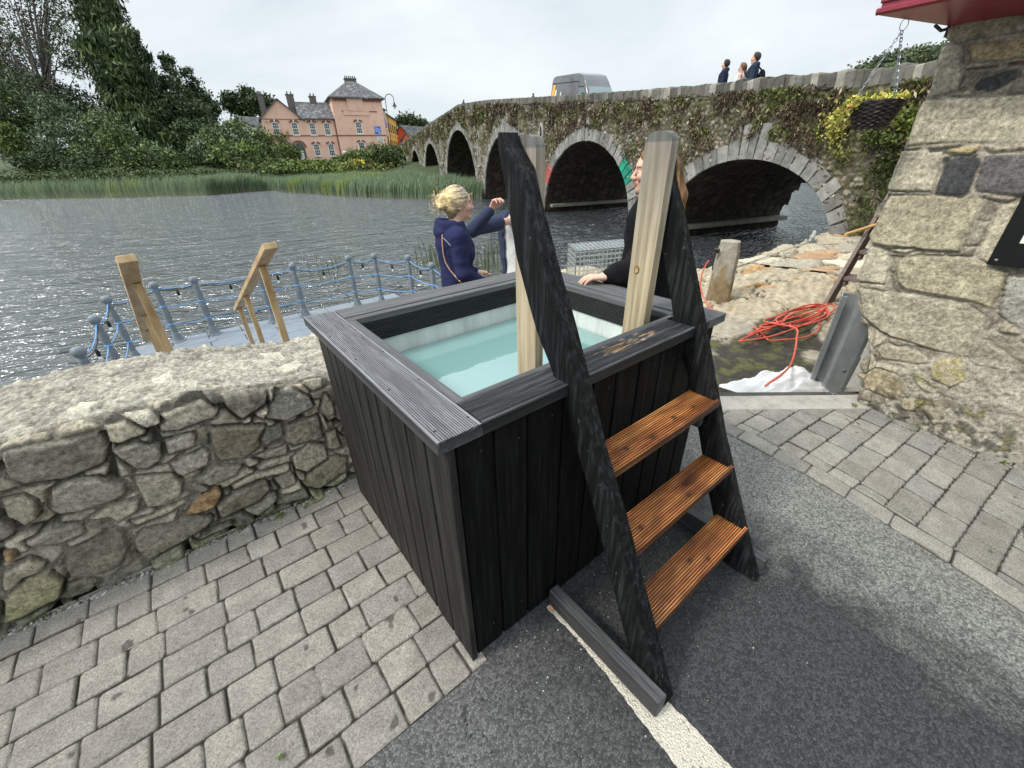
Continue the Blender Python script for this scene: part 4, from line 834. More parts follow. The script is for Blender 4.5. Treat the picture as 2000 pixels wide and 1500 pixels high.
for k, (zz, nm) in enumerate(((0.30, 'lowest'), (0.605, 'middle'), (0.905, 'top'))):
    b = B(); pts = []
    for i in range(len(PT)-1):
        p, q = np.array([*PT[i], -1+zz]), np.array([*PT[i+1], -1+zz]); L = np.linalg.norm(q-p)
        for t in np.linspace(0, 1, 8)[:-1]: pts.append(p+(q-p)*t+np.array([0, 0, -0.055*L*4*t*(1-t)*(1.3 if zz > 0.8 else 0.8)]))
    b.tube(pts, 0.0065, 6); tag(b.build('rope', rope_m, smooth=True), 'blue %s rope of the three running from post to post round the pontoon' % nm, 'rope', 'ropes of the pontoon railing')
cab = plain('black_cable', (0.01, 0.01, 0.01), 0.5); glass = plain('bulb_glass', s2l(225, 225, 220), 0.15, spec=0.8)
pts = []; bulbs = []
for i in range(len(PT)-1):
    p, q = np.array([*PT[i], -0.12]), np.array([*PT[i+1], -0.12]); L = np.linalg.norm(q-p)
    for j, t in enumerate(np.linspace(0, 1, 9)[:-1]):
        c = p+(q-p)*t+np.array([0, 0, -0.09*L*4*t*(1-t)]); pts.append(c)
        if j == 4: bulbs.append(c)
t = thing('festoon_lights', 'black cable of small clear light bulbs strung along the pontoon ropes', 'string lights', pts[0])
b = B(); b.tube(pts, 0.006, 5); b.build('cable', cab, t)
for c in bulbs:
    b = B(); b.tube([c, c-[0, 0, 0.03], c-[0, 0, 0.09]], [0.006, 0.02, 0.02], 7); s_ = b.build('socket', cab, t); b = B(); b.lathe([(0.012, 0), (0.018, -0.02), (0.020, -0.035), (0.014, -0.05), (0, -0.055)], c-[0, 0, 0.09], 8); b.build('bulb', glass, t, True)
# wooden handrails going down to the pontoon
rail_m = mat('handrail_pine', [(0.30, 0.19, 0.085), (0.46, 0.32, 0.165), (0.58, 0.43, 0.25)], 3, 7, 0.6, 0.5, 8, stretch=(5, 1.2, 1.2))
def handrail(label, top, low, legs):
    t = thing('wooden_handrail', label, 'handrail', (top[0], top[1], -1.0), 'wooden handrails down to the pontoon')
    b = B(); up = np.cross(np.cross(low-top, (0, 0, 1)), low-top); up = up/np.linalg.norm(up); b.bar(top, low, 0.092, 0.045, up=(0, 0, 1), bev=0.004); b.build('rail', rail_m, t)
    fs = np.linspace(0, 1, 400); pr_ = [ROWS@(top+(low-top)*f-CAM) for f in fs]; pv = np.array([[1000+F_PX*q[0]/q[2], 750+F_PX*q[1]/q[2]] for q in pr_])
    for (lu, lv, dx, w) in legs:
        f = fs[np.argmin(np.abs(pv[:, 1]-lv))]
        c = top+(low-top)*f; b = B(); b.bar((c[0]+dx, c[1], c[2]-0.02), (c[0]+dx, c[1], -1.0), w, 0.05, up=(0, 1, 0), bev=0.003); b.build('leg', rail_m, t)
ta = P(247, 505, y=2.6); la = P(288, 664, y=6.1); handrail('left wooden handrail, a pale plank sloping down behind the stone wall', ta, la, [(262, 548, 0.02, 0.05), (277, 612, 0.03, 0.05), (284, 642, 0.03, 0.05)])
tb = P(528, 480, y=2.7); lb_ = P(464, 604, y=5.6); handrail('right wooden handrail, a pale plank on three uprights near the tub corner', tb, lb_, [(515, 514, 0.0, 0.055), (487, 574, 0.0, 0.05), (470, 598, 0.0, 0.05)])
# ------------------------------------------------------------------ stone building on the right
BX = 3.15
def yc_(z): return np.interp(z, [-0.3, 0.14, 0.32, 0.65, 0.79, 1.1, 3.5], [-0.33, -0.31, -0.27, -0.14, -0.065, -0.045, -0.03])
def bldmap(A, Bv, h):
    """A runs along -y from the corner (negative A turns round the corner along +x)"""
    yc = yc_(Bv)+0.012*fbm(np.stack([Bv*9, 0*A, 0*A], -1), 3, 3); flare = 0.17*np.clip((0.5-Bv)/0.5, 0, 1)**1.2*np.exp(-((A-0.85)/0.55)**2)
    x0 = BX-flare-h; front = A >= 0; r = np.clip(-A/0.04, 0, 1)
    x = np.where(front, x0, x0+(-A)); y = np.where(front, np.minimum(-A-0.03+0*yc, yc-0.0*A)-0.0, yc+h*r)
    y = np.where(front & (A < 0.30), yc-(A)*((0.33)+yc-0.0)/0.30*1.0 if False else np.minimum(yc-A*0.0, yc-(A/0.30)*(yc+0.33)), y)
    return np.stack([x, y, Bv], -1)
def b8(pts): return [P(1550+u/3.3333, v/3.3333, x=BX-0.03) for u, v in pts]
def b7(pts): return [P(1350+u/3.0, 400+v/3.0, x=BX-0.03) for u, v in pts]
def bo(pts): return [P(u, v, x=BX-0.03) for u, v in pts]
def toab(q):
    out = []
    for p in q:
        yc = float(yc_(p[2])); y = p[1]
        a = (yc-y)/(yc+0.33)*0.30 if y > -0.33 else -y-0.03
        out.append((a-(0.035 if a < 0.035 else 0), p[2]))
    return out
tan, tan2, tan3, sl, sl2, brn = (0.57, 0.525, 0.42), (0.61, 0.565, 0.445), (0.51, 0.475, 0.385), (0.085, 0.09, 0.095), (0.20, 0.195, 0.20), (0.13, 0.07, 0.05)
BS = [(b8([(1040,170),(1480,10),(1500,150),(1450,185),(1060,260),(1015,250)]), (0.36,0.32,0.24)), (b8([(990,290),(1095,280),(1100,520),(1060,590),(900,640),(870,630),(930,450)]), (0.44,0.41,0.34)),
 (b8([(1130,290),(1260,270),(1560,235),(1560,370),(1250,400),(1160,390)]), (0.42,0.35,0.22)), (b8([(1110,445),(1335,410),(1335,430),(1120,465)]), brn), (b8([(1165,570),(1210,510),(1400,450),(1470,445),(1440,520),(1290,595),(1180,590)]), sl),
 (b8([(765,900),(830,740),(880,650),(1000,640),(1640,610),(1640,915),(1200,930),(1040,925),(760,945)]), tan2), (b8([(640,1220),(740,975),(970,980),(945,1090),(900,1250),(640,1240)]), tan),
 (b8([(990,972),(1200,945),(1200,975),(1150,1005),(990,1000)]), (0.50,0.42,0.24)), (b8([(910,1265),(990,1040),(1100,1010),(1215,1030),(1210,1110),(1130,1250),(1100,1280)]), sl),
 (b8([(1240,1010),(1640,1000),(1640,1275),(1290,1265),(1180,1250),(1170,1210)]), sl2), (b8([(1230,952),(1640,930),(1640,955),(1280,990)]), tan3), (b8([(1390,395),(1600,375),(1600,415),(1400,430)]), brn),
 (bo([(1742,383),(1820,383),(1917,389),(1905,425),(1883,477),(1870,493),(1733,480),(1713,476),(1705,463),(1720,430)]), (0.46,0.42,0.31)), (b7([(1830,0),(2100,-40),(2100,60),(1740,370),(1660,290),(1710,200),(1790,60)]), tan2),
 (b7([(1010,310),(1040,240),(1090,240),(1150,270),(1160,330),(1130,470),(970,450)]), tan), (b7([(1165,262),(1300,257),(1310,270),(1240,290)]), tan3), (b7([(1195,400),(1215,330),(1320,300),(1640,310),(1860,400),(1840,480),(1760,610),(1600,560),(1250,500),(1200,450)]), (0.49,0.45,0.33)),
 (b7([(940,520),(1000,495),(1120,515),(1300,545),(1590,590),(1700,650),(1700,740),(1650,820),(1580,900),(1440,860),(1100,740),(1000,640)]), (0.44,0.41,0.32)), (b7([(1010,1010),(1060,970),(1110,960),(1240,1010),(1265,1060),(1220,1120),(1150,1110),(1020,1060)]), (0.40,0.345,0.235)),
 (b7([(1400,960),(1440,910),(1560,905),(1610,960),(1610,1020),(1530,1055),(1410,1010)]), (0.42,0.37,0.26)), (b7([(1310,1010),(1360,1020),(1450,1090),(1370,1080),(1320,1040)]), tan3), (b7([(1230,1150),(1250,1115),(1390,1125),(1330,1180),(1250,1175)]), (0.36,0.32,0.23)),
 (b7([(1380,1180),(1440,1120),(1510,1110),(1540,1130),(1480,1240),(1440,1250)]), (0.33,0.295,0.23)), (b7([(1090,850),(1140,820),(1300,860),(1400,930),(1290,930),(1130,900)]), (0.38,0.34,0.26)), (b7([(1860,420),(2100,440),(2100,900),(1800,640)]), (0.43,0.42,0.38))]
def bld_post(A, Bv, h, col, d, iid):
    n = fbm(np.stack([A*5, Bv*5, 0*A], -1), 4, 51); n2 = fbm(np.stack([A*20, Bv*32+A*9, 0*A], -1), 4, 52); n3 = fbm(np.stack([A*70, Bv*80, 0*A], -1), 2, 53)
    col = col*(1+0.75*n2+0.35*n3)[..., None]
    lump = np.clip((0.62-Bv-0.35*np.clip(1.05-A, 0, 1)*1.0+0.3*n)/0.1, 0, 1)*(A > 0.42); r = np.array([0.40, 0.375, 0.315])*(1+0.9*n2+0.6*n3)[..., None]
    lump = lump*(iid < 900000)
    col = col*(1-lump[..., None])+r*lump[..., None]; h = h*(1-0.6*lump)+(0.035*n2+0.02*n)*lump
    mo = np.clip((0.30+0.5*n-Bv)/0.2, 0, 1)*np.clip((n2+0.02)/0.08, 0, 1)*(A > 0.35); col = col*(1-0.72*mo[..., None])
    moss = np.clip((n-0.16)/0.06, 0, 1)*np.clip((n2-0.05)/0.1, 0, 1)*(Bv < 0.55); col = col*(1-0.6*moss[..., None])+0.6*moss[..., None]*np.array([0.36, 0.33, 0.10])
    return h, col
bt = thing('stone_building', 'corner of an old rough stone building with a dark red eave', 'building', (BX, -1, 0))
bkw = dict(cell=(0.20, 0.11), base_cols=((0.36, 0.33, 0.27), (0.42, 0.38, 0.30), (0.30, 0.27, 0.22)), mortar=(0.44, 0.41, 0.345), relief=0.020, edge=0.010, gap=0.005, rough_amp=0.017, rough_f=22, seed=23, warp=0.05, tilt=0.3, post=bld_post)
sheet('wall', -0.5, 1.35, -0.32, 2.2, 0.0072, bldmap, stone_m, bt, polys=[toab(q) for q, t in BS], tints=[t for q, t in BS], **bkw)
sheet('wall', 1.345, 6.5, -0.3, 3.3, 0.05, bldmap, stone_m, bt, **bkw)
sheet('wall', -0.5, 1.35, 2.195, 3.3, 0.04, bldmap, stone_m, bt, **bkw)
sheet('side_wall', -6.5, -0.49, -0.4, 3.3, 0.04, bldmap, stone_m, bt, **bkw)
red_m = mat('dark_red_paint', [(0.16, 0.012, 0.028), (0.22, 0.018, 0.038), (0.28, 0.03, 0.055)], 4, 5, 0.35, 0.1, 30, spec=0.5)
XE = 2.75; tip = P(1716, 30, x=XE); zc = P(1868, 53, x=BX)[2]
def eave():
    y0 = tip[1]; zt = tip[2]; b = B()
    # soffit box: underside rises slightly to the wall
    prof = [(XE, zt), (XE-0.012, zt+0.012), (XE-0.012, zt+0.028), (XE+0.01, zt+0.038), (XE+0.01, zt+0.30), (9.0, zt+0.62), (9.0, zt+0.2), (BX+0.02, zc-0.002)]
    bot = [(XE, y0, zt), (BX+0.02, -0.045, zc), (BX+0.02, -6.4, zc), (XE, -6.4, zt)]; b.add(bot+[(x, y, zt+0.5) for x, y, z in bot], [(0, 1, 2, 3), (4, 7, 6, 5), (0, 4, 5, 1), (1, 5, 6, 2), (2, 6, 7, 3), (3, 7, 4, 0)]); b.build('eave_board', red_m, bt)
    b = B(); b.prism([(XE-0.002, y0+0.012, zt), (XE-0.016, y0+0.012, zt+0.008), (XE-0.016, y0+0.012, zt+0.022), (XE-0.002, y0+0.012, zt+0.03)], (0, -6.4, 0)); b.prism([(XE-0.002, y0+0.006, zt+0.045), (XE-0.010, y0+0.006, zt+0.050), (XE-0.010, y0+0.006, zt+0.30), (XE-0.002, y0+0.006, zt+0.30)], (0, -6.4, 0)); b.build('moulding', red_m, bt)
    b = B(); sk = [(XE-0.06, y0+0.02, zt+0.50), (XE-0.06, y0+0.02, zt+0.55), (9.0, y0+0.02, zt+2.6), (9.0, y0+0.02, zt+2.5)]
    b.prism(sk, (0, -6.7, 0)); b.build('roof', plain('slate_roof', (0.06, 0.062, 0.07), 0.7, bump=0.4, bscale=20), bt)
eave()
b = B(); q = [P(1827, 50, y=-0.01), P(1838, 60, y=-0.01), P(1848, 57, y=-0.01), P(1855, 50, y=-0.01), P(1846, 73, y=-0.01)]; b.tube(q[:4], 0.007, 6); b.tube([q[3], q[4]], 0.008, 6); b.build('bracket', cab, bt)
# black sign board with pale lettering (only the foot of one letter is inside the photograph)
sg = thing('sign_board', 'black sign board with pale lettering, screwed to the stone wall at the right edge', 'sign', (BX-0.05, -0.9, 1.2))
c1 = P(1926, 516, x=BX-0.055); b = B(); b.box((BX-0.062, c1[1]-1.1, c1[2]), (BX-0.046, c1[1], c1[2]+0.62), bev=0.002); b.build('board', plain('black_gloss', (0.004, 0.004, 0.004), 0.35), sg)
for yy, zz in ((c1[1]-0.028, c1[2]+0.028), (c1[1]-0.028, c1[2]+0.59), (c1[1]-1.07, c1[2]+0.028), (c1[1]-1.07, c1[2]+0.59)):
    b = B(); V = []; n = 12
    for rr, xx in ((0.0, -0.0035), (0.006, -0.003), (0.0085, 0.0)):
        for i in range(n): V.append((BX-0.0625+xx, yy+rr*math.cos(2*math.pi*i/n), zz+rr*math.sin(2*math.pi*i/n)))
    F = [(r*n+i, r*n+(i+1) % n, (r+1)*n+(i+1) % n, (r+1)*n+i) for r in range(2) for i in range(n)]; b.add(V, F); b.build('screw_cap', plain('steel', (0.55, 0.55, 0.55), 0.25, 1.0), sg)
q = P(1991, 475, x=BX-0.066); b = B(); b.box((BX-0.068, q[1]-0.050, q[2]), (BX-0.0622, q[1], q[2]+0.26)); b.build('letter', plain('cream_vinyl', s2l(230, 222, 205), 0.5), sg)

# ------------------------------------------------------------------ hanging basket
RX = 2.87; rg_ = P(1767, 45, x=RX); tb_ = P(1709, 200, x=RX); bb_ = P(1706, 249, x=RX); BC = np.array([RX, rg_[1], tb_[2]]); hb = thing('hanging_basket', 'dark woven wicker basket of yellow leaves, hung on chains from the red eave', 'hanging basket', (RX, rg_[1], bb_[2]))
wick = plain('dark_wicker', (0.03, 0.022, 0.018), 0.5, var=0.5); HB = BC[2]-bb_[2]; RB = 0.118
for lev in range(13):
    b = B(); f = lev/12; r = 0.066+(RB-0.066)*f**0.75; z = bb_[2]+HB*f; pts = []
    for i in range(61):
        a = 2*math.pi*i/60; k = math.sin(a*12+(lev % 2)*math.pi); pts.append((BC[0]+(r+0.0045*k)*math.cos(a), BC[1]+(r+0.0045*k)*math.sin(a), z+0.0025*math.cos(a*12)+0.001*math.sin(5*a+lev)))
    b.tube(pts, 0.0062, 6, cap=False)
    if lev == 0: b.lathe([(0.0, -0.002), (0.068, 0.0), (0.068, 0.004), (0.0, 0.004)], (BC[0], BC[1], z), 20)
    b.build('woven_band', wick, hb, True)
b = B()
for i in range(24):
    a = 2*math.pi*(i+0.5)/24; b.tube([(BC[0]+0.066*math.cos(a), BC[1]+0.066*math.sin(a), bb_[2]), (BC[0]+(RB-0.004)*math.cos(a), BC[1]+(RB-0.004)*math.sin(a), BC[2])], 0.004, 5)
b.lathe([(0.0, HB*0.8), (RB-0.01, HB*0.82), (RB-0.01, HB*0.9), (0.0, HB*0.92)], (BC[0], BC[1], bb_[2]), 20, (0.5, 0.4, 0.3)); b.build('stakes', wick, hb)
steel = plain('galvanised_wire', (0.30, 0.32, 0.34), 0.4, 0.8)
for i, a in enumerate((2.2, 4.0, 5.9)):
    e = BC+np.array([RB*math.cos(a), RB*math.sin(a), 0.0]); s0 = rg_-np.array([0, 0, 0.03]); n = int(np.linalg.norm(s0-e)/0.016); b = B()
    for k in range(n):
        p = s0+(e-s0)*(k+0.5)/n; d = (e-s0)/np.linalg.norm(e-s0); u1 = np.cross(d, (0, 0, 1) if k % 2 else (1, 0.2, 0)); u1 /= np.linalg.norm(u1); L = 0.011
        b.tube([p-d*L, p-d*L*0.5+u1*0.005, p+d*L*0.5+u1*0.005, p+d*L, p+d*L*0.5-u1*0.005, p-d*L*0.5-u1*0.005, p-d*L], 0.0014, 4, cap=False)
    b.build('chain', steel, hb)
b = B(); b.tube([rg_+np.array([0.0, 0.016*math.sin(t), 0.024*math.cos(t)-0.006]) for t in np.linspace(0, 2*math.pi, 17)], 0.0018, 5, cap=False); b.build('hook_ring', steel, hb)
def basket_leaves():
    rg = np.random.default_rng(3); cen = []; col = []
    for i in range(700):
        a = rg.uniform(0, 2*math.pi); r = RB*math.sqrt(rg.uniform())*1.1; cen.append(BC+[r*math.cos(a), r*math.sin(a), 0.004+abs(rg.normal())*0.012]); col.append((0.62, 0.56, 0.13) if rg.uniform() < 0.75 else (0.32, 0.38, 0.06))
    for k in range(38):      # trailing stems, most of them on the river side
        a = rg.normal(2.15, 0.30) if k < 30 else rg.normal(0.2, 0.9); L = rg.uniform(0.03, 0.15); p = BC+np.array([RB*math.cos(a), RB*math.sin(a), 0.01]); out = np.array([math.cos(a), math.sin(a), 0])
        for j in range(int(L/0.006)):
            t = j*0.006; q = p+out*(0.008+0.05*math.sin(min(1.5, t*12))*min(1, L/0.1))+np.array([0, 0, 0.008-t])+rg.normal(size=3)*0.009; cen.append(q); y = rg.uniform(); col.append((0.55, 0.49, 0.12) if y < 0.55 else (0.26, 0.33, 0.06) if y < 0.9 else (0.45, 0.25, 0.06))
    cen = np.array(cen); col = np.array(col)*rg.uniform(0.6, 1.25, (len(col), 1)); return leaf_cloud('foliage', cen, rg.uniform(0.010, 0.021, len(cen)), col, leaf_m, rg, hb, 0.3, 1.4)
basket_leaves()
# creeping yellow-green plant on the bridge behind the basket
def creeper():
    rg = np.random.default_rng(4); cen = []; col = []
    for (u, v, ru, rv, n, c) in ((1628, 250, 17, 30, 420, (0.34, 0.31, 0.07)), (1775, 235, 34, 26, 520, (0.10, 0.13, 0.025)), (1715, 270, 42, 14, 360, (0.085, 0.11, 0.03)), (1640, 300, 20, 14, 160, (0.17, 0.17, 0.05)), (1735, 330, 32, 46, 500, (0.05, 0.065, 0.02)), (1690, 400, 22, 30, 130, (0.06, 0.075, 0.025))):
        uu = rg.normal(u, ru*0.6, n); vv = rg.normal(v, rv*0.6, n)
        for a, b_ in zip(uu, vv):
            d = np.array([(a-1000)/F_PX, (b_-750)/F_PX, 1.0]) @ ROWS; off = -0.12-abs(rg.normal())*0.10; t = (BN@(BP-CAM[:2])+off)/(BN@d[:2]); cen.append(CAM+d*t); col.append(np.array(c)*rg.uniform(0.5, 1.5))
    cen = np.array(cen); k = cen[:, 2] < np.array([float(bpt(BU@(p[:2]-BP))) for p in cen])+0.02; cen = cen[k]; col = np.array(col)[k]
    return leaf_cloud('creeper', cen, rg.uniform(0.035, 0.075, len(cen)), col, leaf_m, rg, None, 0.6, 1.6)
tag(creeper(), 'yellow-green creeper growing down the bridge wall behind the hanging basket', 'creeper', kind='stuff')

# ------------------------------------------------------------------ things on the quay
hosem = plain('coral_hose', s2l(204, 92, 74), 0.45, spec=0.5)
def hump(x, y): return 0.16*math.exp(-((x-6.6)/1.5)**2-((y-1.35)/0.75)**2)
def coil():
    rg = np.random.default_rng(8); pts = []; cx, cy = 5.2, 0.76; ax = np.array([0.98, -0.17]); ay = np.array([0.17, 0.98])
    start = [P(1402, 500, x=5.22), P(1385, 508, x=5.2), P(1371, 535, x=5.15), P(1369, 565, x=5.1), P(1380, 592, x=5.05), P(1400, 612, z=-0.24), P(1422, 622, z=-0.27), P(1450, 632, z=-0.27), P(1480, 643, z=-0.26)]
    for p in start: pts.append(p)
    for k in range(7):
        rx = rg.uniform(0.32, 0.85); ry = rg.uniform(0.08, 0.22); ox, oy = rg.normal(0, 0.20), rg.normal(0, 0.03); ph = rg.uniform(-0.3, 0.3)
        for i in range(14):
            a = math.pi+ph+2*math.pi*i/14; q = np.array([cx+ox, cy+oy])+ax*rx*math.cos(a)+ay*ry*math.sin(a); pts.append(np.array([q[0], q[1], -0.265+0.022*k*0.6+0.015*abs(math.sin(a*2+k))+hump(*q)]))
    for (u, v, z) in ((1552, 640, -0.10), (1556, 660, -0.13), (1552, 690, -0.16), (1543, 714, -0.08), (1526, 732, 0.0), (1505, 746, 0.0), (1492, 756, -0.03), (1484, 762, -0.06)): pts.append(P(u, v, z=z))
    P_ = np.array(pts); out = []      # Catmull-Rom smoothing
    for i in range(1, len(P_)-2):
        for t in np.linspace(0, 1, 5)[:-1]:
            a, b_, c, d = P_[i-1], P_[i], P_[i+1], P_[i+2]; out.append(0.5*((2*b_)+(-a+c)*t+(2*a-5*b_+4*c-d)*t*t+(-a+3*b_-3*c+d)*t**3))
    b = B(); b.tube(out, 0.0095, 8); return b.build('garden_hose', hosem, None, True)
tag(coil(), 'coral red garden hose lying in a loose coil on the quay beside the stone bollard', 'hose')
bol_m = mat('granite_post', [(0.20, 0.18, 0.14), (0.33, 0.305, 0.255), (0.42, 0.39, 0.335)], 9, 9, 0.85, 1.3, 50, attr=True)
bl = thing('stone_bollard', 'squat tapered granite bollard with a tap and hose, standing on the quay', 'bollard', (5.38, 1.84, -0.33))
V = []; F = []; Cc = []; lev = np.linspace(0, 1, 16)
for t in lev:
    z = -0.36+0.92*t; w = 0.175-0.03*t; 
    if t > 0.93: w -= 0.015
    for k in range(20):
        a = 2*math.pi*k/20+0.5; s = w/max(abs(math.cos(a-0.5)), abs(math.sin(a-0.5)))**0.75; n = sn(math.cos(a)*1.5, math.sin(a)*1.5, z*3, 3, 5); V.append((5.40+s*math.cos(a)*0.92+0.02*n, 1.86+s*math.sin(a)*0.92+0.02*n, z+(0.02*n if t == 1 else 0))); c = 1+0.5*n
        f = (1 if z < 0.12+0.5*n else 0)*(1 if math.cos(a-3.9) > 0.2 else 0); Cc.append(np.array([c, c, c])*(np.array([0.75, 0.62, 0.42]) if f else 1)*(0.35 if z < -0.25 else 1))
for j in range(15):
    for k in range(20): F.append((j*20+k, j*20+(k+1) % 20, (j+1)*20+(k+1) % 20, (j+1)*20+k))
n0 = len(V); V.append((5.40, 1.86, 0.585)); Cc.append(np.ones(3)); F += [(300+k, 300+(k+1) % 20, n0) for k in range(20)]
o = mk('shaft', V, F, bol_m, bl, True, cols=np.clip(Cc, 0.1, 1.6)); autosmooth(o, 30)
q = P(1400, 492, x=5.20); b = B(); b.tube([q+[0.12, 0, 0], q, q+[-0.03, 0.01, -0.02]], 0.018, 8); b.tube([q+[-0.01, -0.03, 0.03], q+[-0.01, 0.03, 0.03]], 0.02, 8); b.tube([q+[0.0, 0.03, 0.01], q+[0.05, 0.035, -0.25]], 0.008, 6); b.build('tap', plain('dark_brass', (0.05, 0.04, 0.03), 0.4, 0.5), bl)
# wire cage
wire = plain('galvanised_mesh', (0.48, 0.52, 0.53), 0.4, 0.6)
cg = thing('wire_cage', 'silver wire mesh cage standing on the quay beside the river, behind the tub', 'cage', (4.9, 4.0, -0.33))
def cage():
    z1 = 0.31; a = P(1126, 491, z=z1); c = P(1102, 470, z=z1); e1 = np.array([1.0, 0.08, 0]); b = B()
    d = c-a; d[2] = 0; r = P(1226, 482, z=z1)-a; r[2] = 0; d = d/np.linalg.norm(d)*0.62; r = r/np.linalg.norm(r)*1.15; h = np.array([0, 0, -0.62]); w = 0.0052
    def grid(o, u, v, nu, nv, nm):
        b = B()
        for i in range(nu+1): b.tube([o+u*i/nu, o+u*i/nu+v], w if i not in (0, nu) else w*1.6, 5)
        for j in range(nv+1): b.tube([o+v*j/nv, o+v*j/nv+u], w if j not in (0, nv) else w*1.6, 5)
        b.build(nm, wire, cg)
    grid(a, r, d, 15, 8, 'top_panel'); grid(a, r, h, 15, 8, 'front_panel'); grid(a, d, h, 8, 8, 'end_panel'); grid(a+d, r, h, 15, 8, 'back_panel'); grid(a+r, d, h, 8, 8, 'end_panel')
cage()
# mooring rope and cleat
b = B(); b.tube([P(1375, 540, z=-0.25), P(1440, 520, z=-0.28), P(1500, 500, z=-0.26), P(1550, 482, z=-0.3), P(1585, 470, z=-0.33)], 0.013, 6); tag(b.build('mooring_rope', plain('grey_rope', s2l(170, 168, 160), 0.9), smooth=True), 'thin grey mooring rope stretched along the edge of the quay', 'rope')
q = P(1584, 476, z=-0.42); b = B(); k = 1.0
b.obox(q+[0, 0, 0.03], (0.22, 0.12, 0.03), [(0.95, 0.3, 0), (-0.3, 0.95, 0), (0, 0, 1)], (0.25, 0.25, 0.26), 0.01); b.tube([q+[-0.12, 0, 0.06], q+[-0.10, 0, 0.20]], 0.035, 8); b.tube([q+[0.12, 0.03, 0.06], q+[0.10, 0.03, 0.20]], 0.035, 8); b.tube([q+[-0.26, -0.05, 0.22], q+[0, 0, 0.20], q+[0.26, 0.08, 0.24]], 0.045, 8)
tag(b.build('mooring_cleat', plain('pale_metal', (0.5, 0.5, 0.5), 0.4, 0.3, attr=True)), 'pale metal mooring cleat at the edge of the quay below the arch', 'cleat')
# open timber steps going up the side of the building
tm = wood_mat('old_brown_timber', [(0.09, 0.065, 0.055), (0.16, 0.12, 0.105), (0.24, 0.19, 0.165)], 0.7, 0.6, 0)
ts = thing('timber_steps', 'steep open brown timber steps climbing beside the stone building', 'steps', (6.9, 0.5, -0.2))
sb = P(1613, 592, z=-0.20); stp = P(1733, 388, y=sb[1]); dv = (stp-sb)/np.linalg.norm(stp-sb); top_ = sb+dv*3.0
for yy in (sb[1], sb[1]-0.62):
    b = B(); a_ = sb.copy(); a_[1] = yy; c_ = top_.copy(); c_[1] = yy; b.bar(a_-dv*0.1+[0, -0.02, 0], c_+[0, -0.02, 0], 0.045, 0.24, up=(0, 0, 1), bev=0.006); b.build('string_board', tm, ts)
nrm_ = np.cross(dv, (0, 1, 0))
for i in range(7):
    c = sb+dv*(0.42+0.40*i); b = B(); b.box((c[0]-0.10, sb[1]-0.60, c[2]-0.03), (c[0]+0.14, sb[1]-0.04, c[2]+0.015), bev=0.005); o = b.build('tread', tm, ts)
    b = B(); b.box((c[0]-0.08, sb[1]-0.085, c[2]-0.11), (c[0]+0.06, sb[1]-0.045, c[2]-0.031), bev=0.004); b.build('bearer', tm, ts)
b = B(); q = P(1651, 458, x=6.4); q2 = P(1720, 436, x=6.9); b.tube([q, q2, q2+(q2-q)*1.0], 0.019, 8); tag(b.build('broom_handle', plain('broom_wood', s2l(205, 165, 105), 0.5), smooth=True), 'thin round wooden pole lying across the timber steps', 'pole')
# galvanised channel leaning at the corner
zinc = mat('galvanised_steel', [(0.22, 0.245, 0.255), (0.33, 0.36, 0.37), (0.42, 0.45, 0.455)], 5, 7, 0.4, 0.25, 60, metal=0.25, spec=0.5, stretch=(1, 1, 0.4))
ch = thing('steel_channel', 'grey galvanised steel channel leaning on the corner of the stone building', 'steel channel', (3.85, 0.05, -0.3))
bl_, br_ = P(1577, 750, z=-0.30), P(1655, 755, z=-0.30); tl_, tr_ = P(1645, 573, x=3.42), P(1724, 589, x=3.36)
lft, rgt = (bl_+tl_)/2, (br_+tr_)/2; wv = rgt-lft; W_ = np.linalg.norm(wv); up_ = (tl_-bl_)/np.linalg.norm(tl_-bl_); wv = wv-up_*np.dot(wv, up_); wv /= np.linalg.norm(wv); nv = np.cross(up_, wv); nv = nv if np.dot(nv, CAM-lft) > 0 else -nv
PR = [(0.0, 0.0), (0.0, 0.05), (0.035, 0.05), (0.035, 0.046), (0.006, 0.044), (0.006, 0.004), (0.09, 0.004), (0.10, 0.045), (0.125, 0.055), (0.235, 0.062), (0.26, 0.055), (0.262, 0.02), (0.256, 0.018), (0.254, 0.05), (0.235, 0.056), (0.127, 0.049), (0.105, 0.04), (0.094, 0.0)]
k_ = W_/0.262; Lc = np.linalg.norm(tl_-bl_)+0.06; b = B(); b.prism([bl_-up_*0.05+wv*x*k_+nv*y for x, y in PR], up_*Lc); b.build('channel', zinc, ch)
for f, x in ((0.28, 0.20), (0.75, 0.20)):
    b = B(); c = bl_+up_*Lc*f+wv*x*k_+nv*0.060
    V = [c+(wv*math.cos(t)+up_*math.sin(t))*r+nv*hh for r, hh in ((0.014, 0.0), (0.012, 0.006), (0.005, 0.009)) for t in np.linspace(0, 2*math.pi, 11)[:-1]]; b.add(V, [(r*10+i, r*10+(i+1) % 10, (r+1)*10+(i+1) % 10, (r+1)*10+i) for r in range(2) for i in range(10)]+[tuple(20+i for i in range(10))]); b.build('bolt', steel, ch)
b = B(); w0, w1, w2, w3 = P(1702, 660, x=3.22), P(1716, 672, x=3.2), P(1693, 752, x=3.22), P(1652, 757, x=3.3)
b.prism([w0, w1, w2, w3], (0.22, 0.02, 0.0)); tag(b.build('concrete_kerb', mat('pale_concrete', [(0.35, 0.34, 0.31), (0.46, 0.45, 0.41)], 8, 6, 0.85, 0.5, 70)), 'pale broken concrete kerb stone wedged between the steel channel and the wall', 'kerb stone')
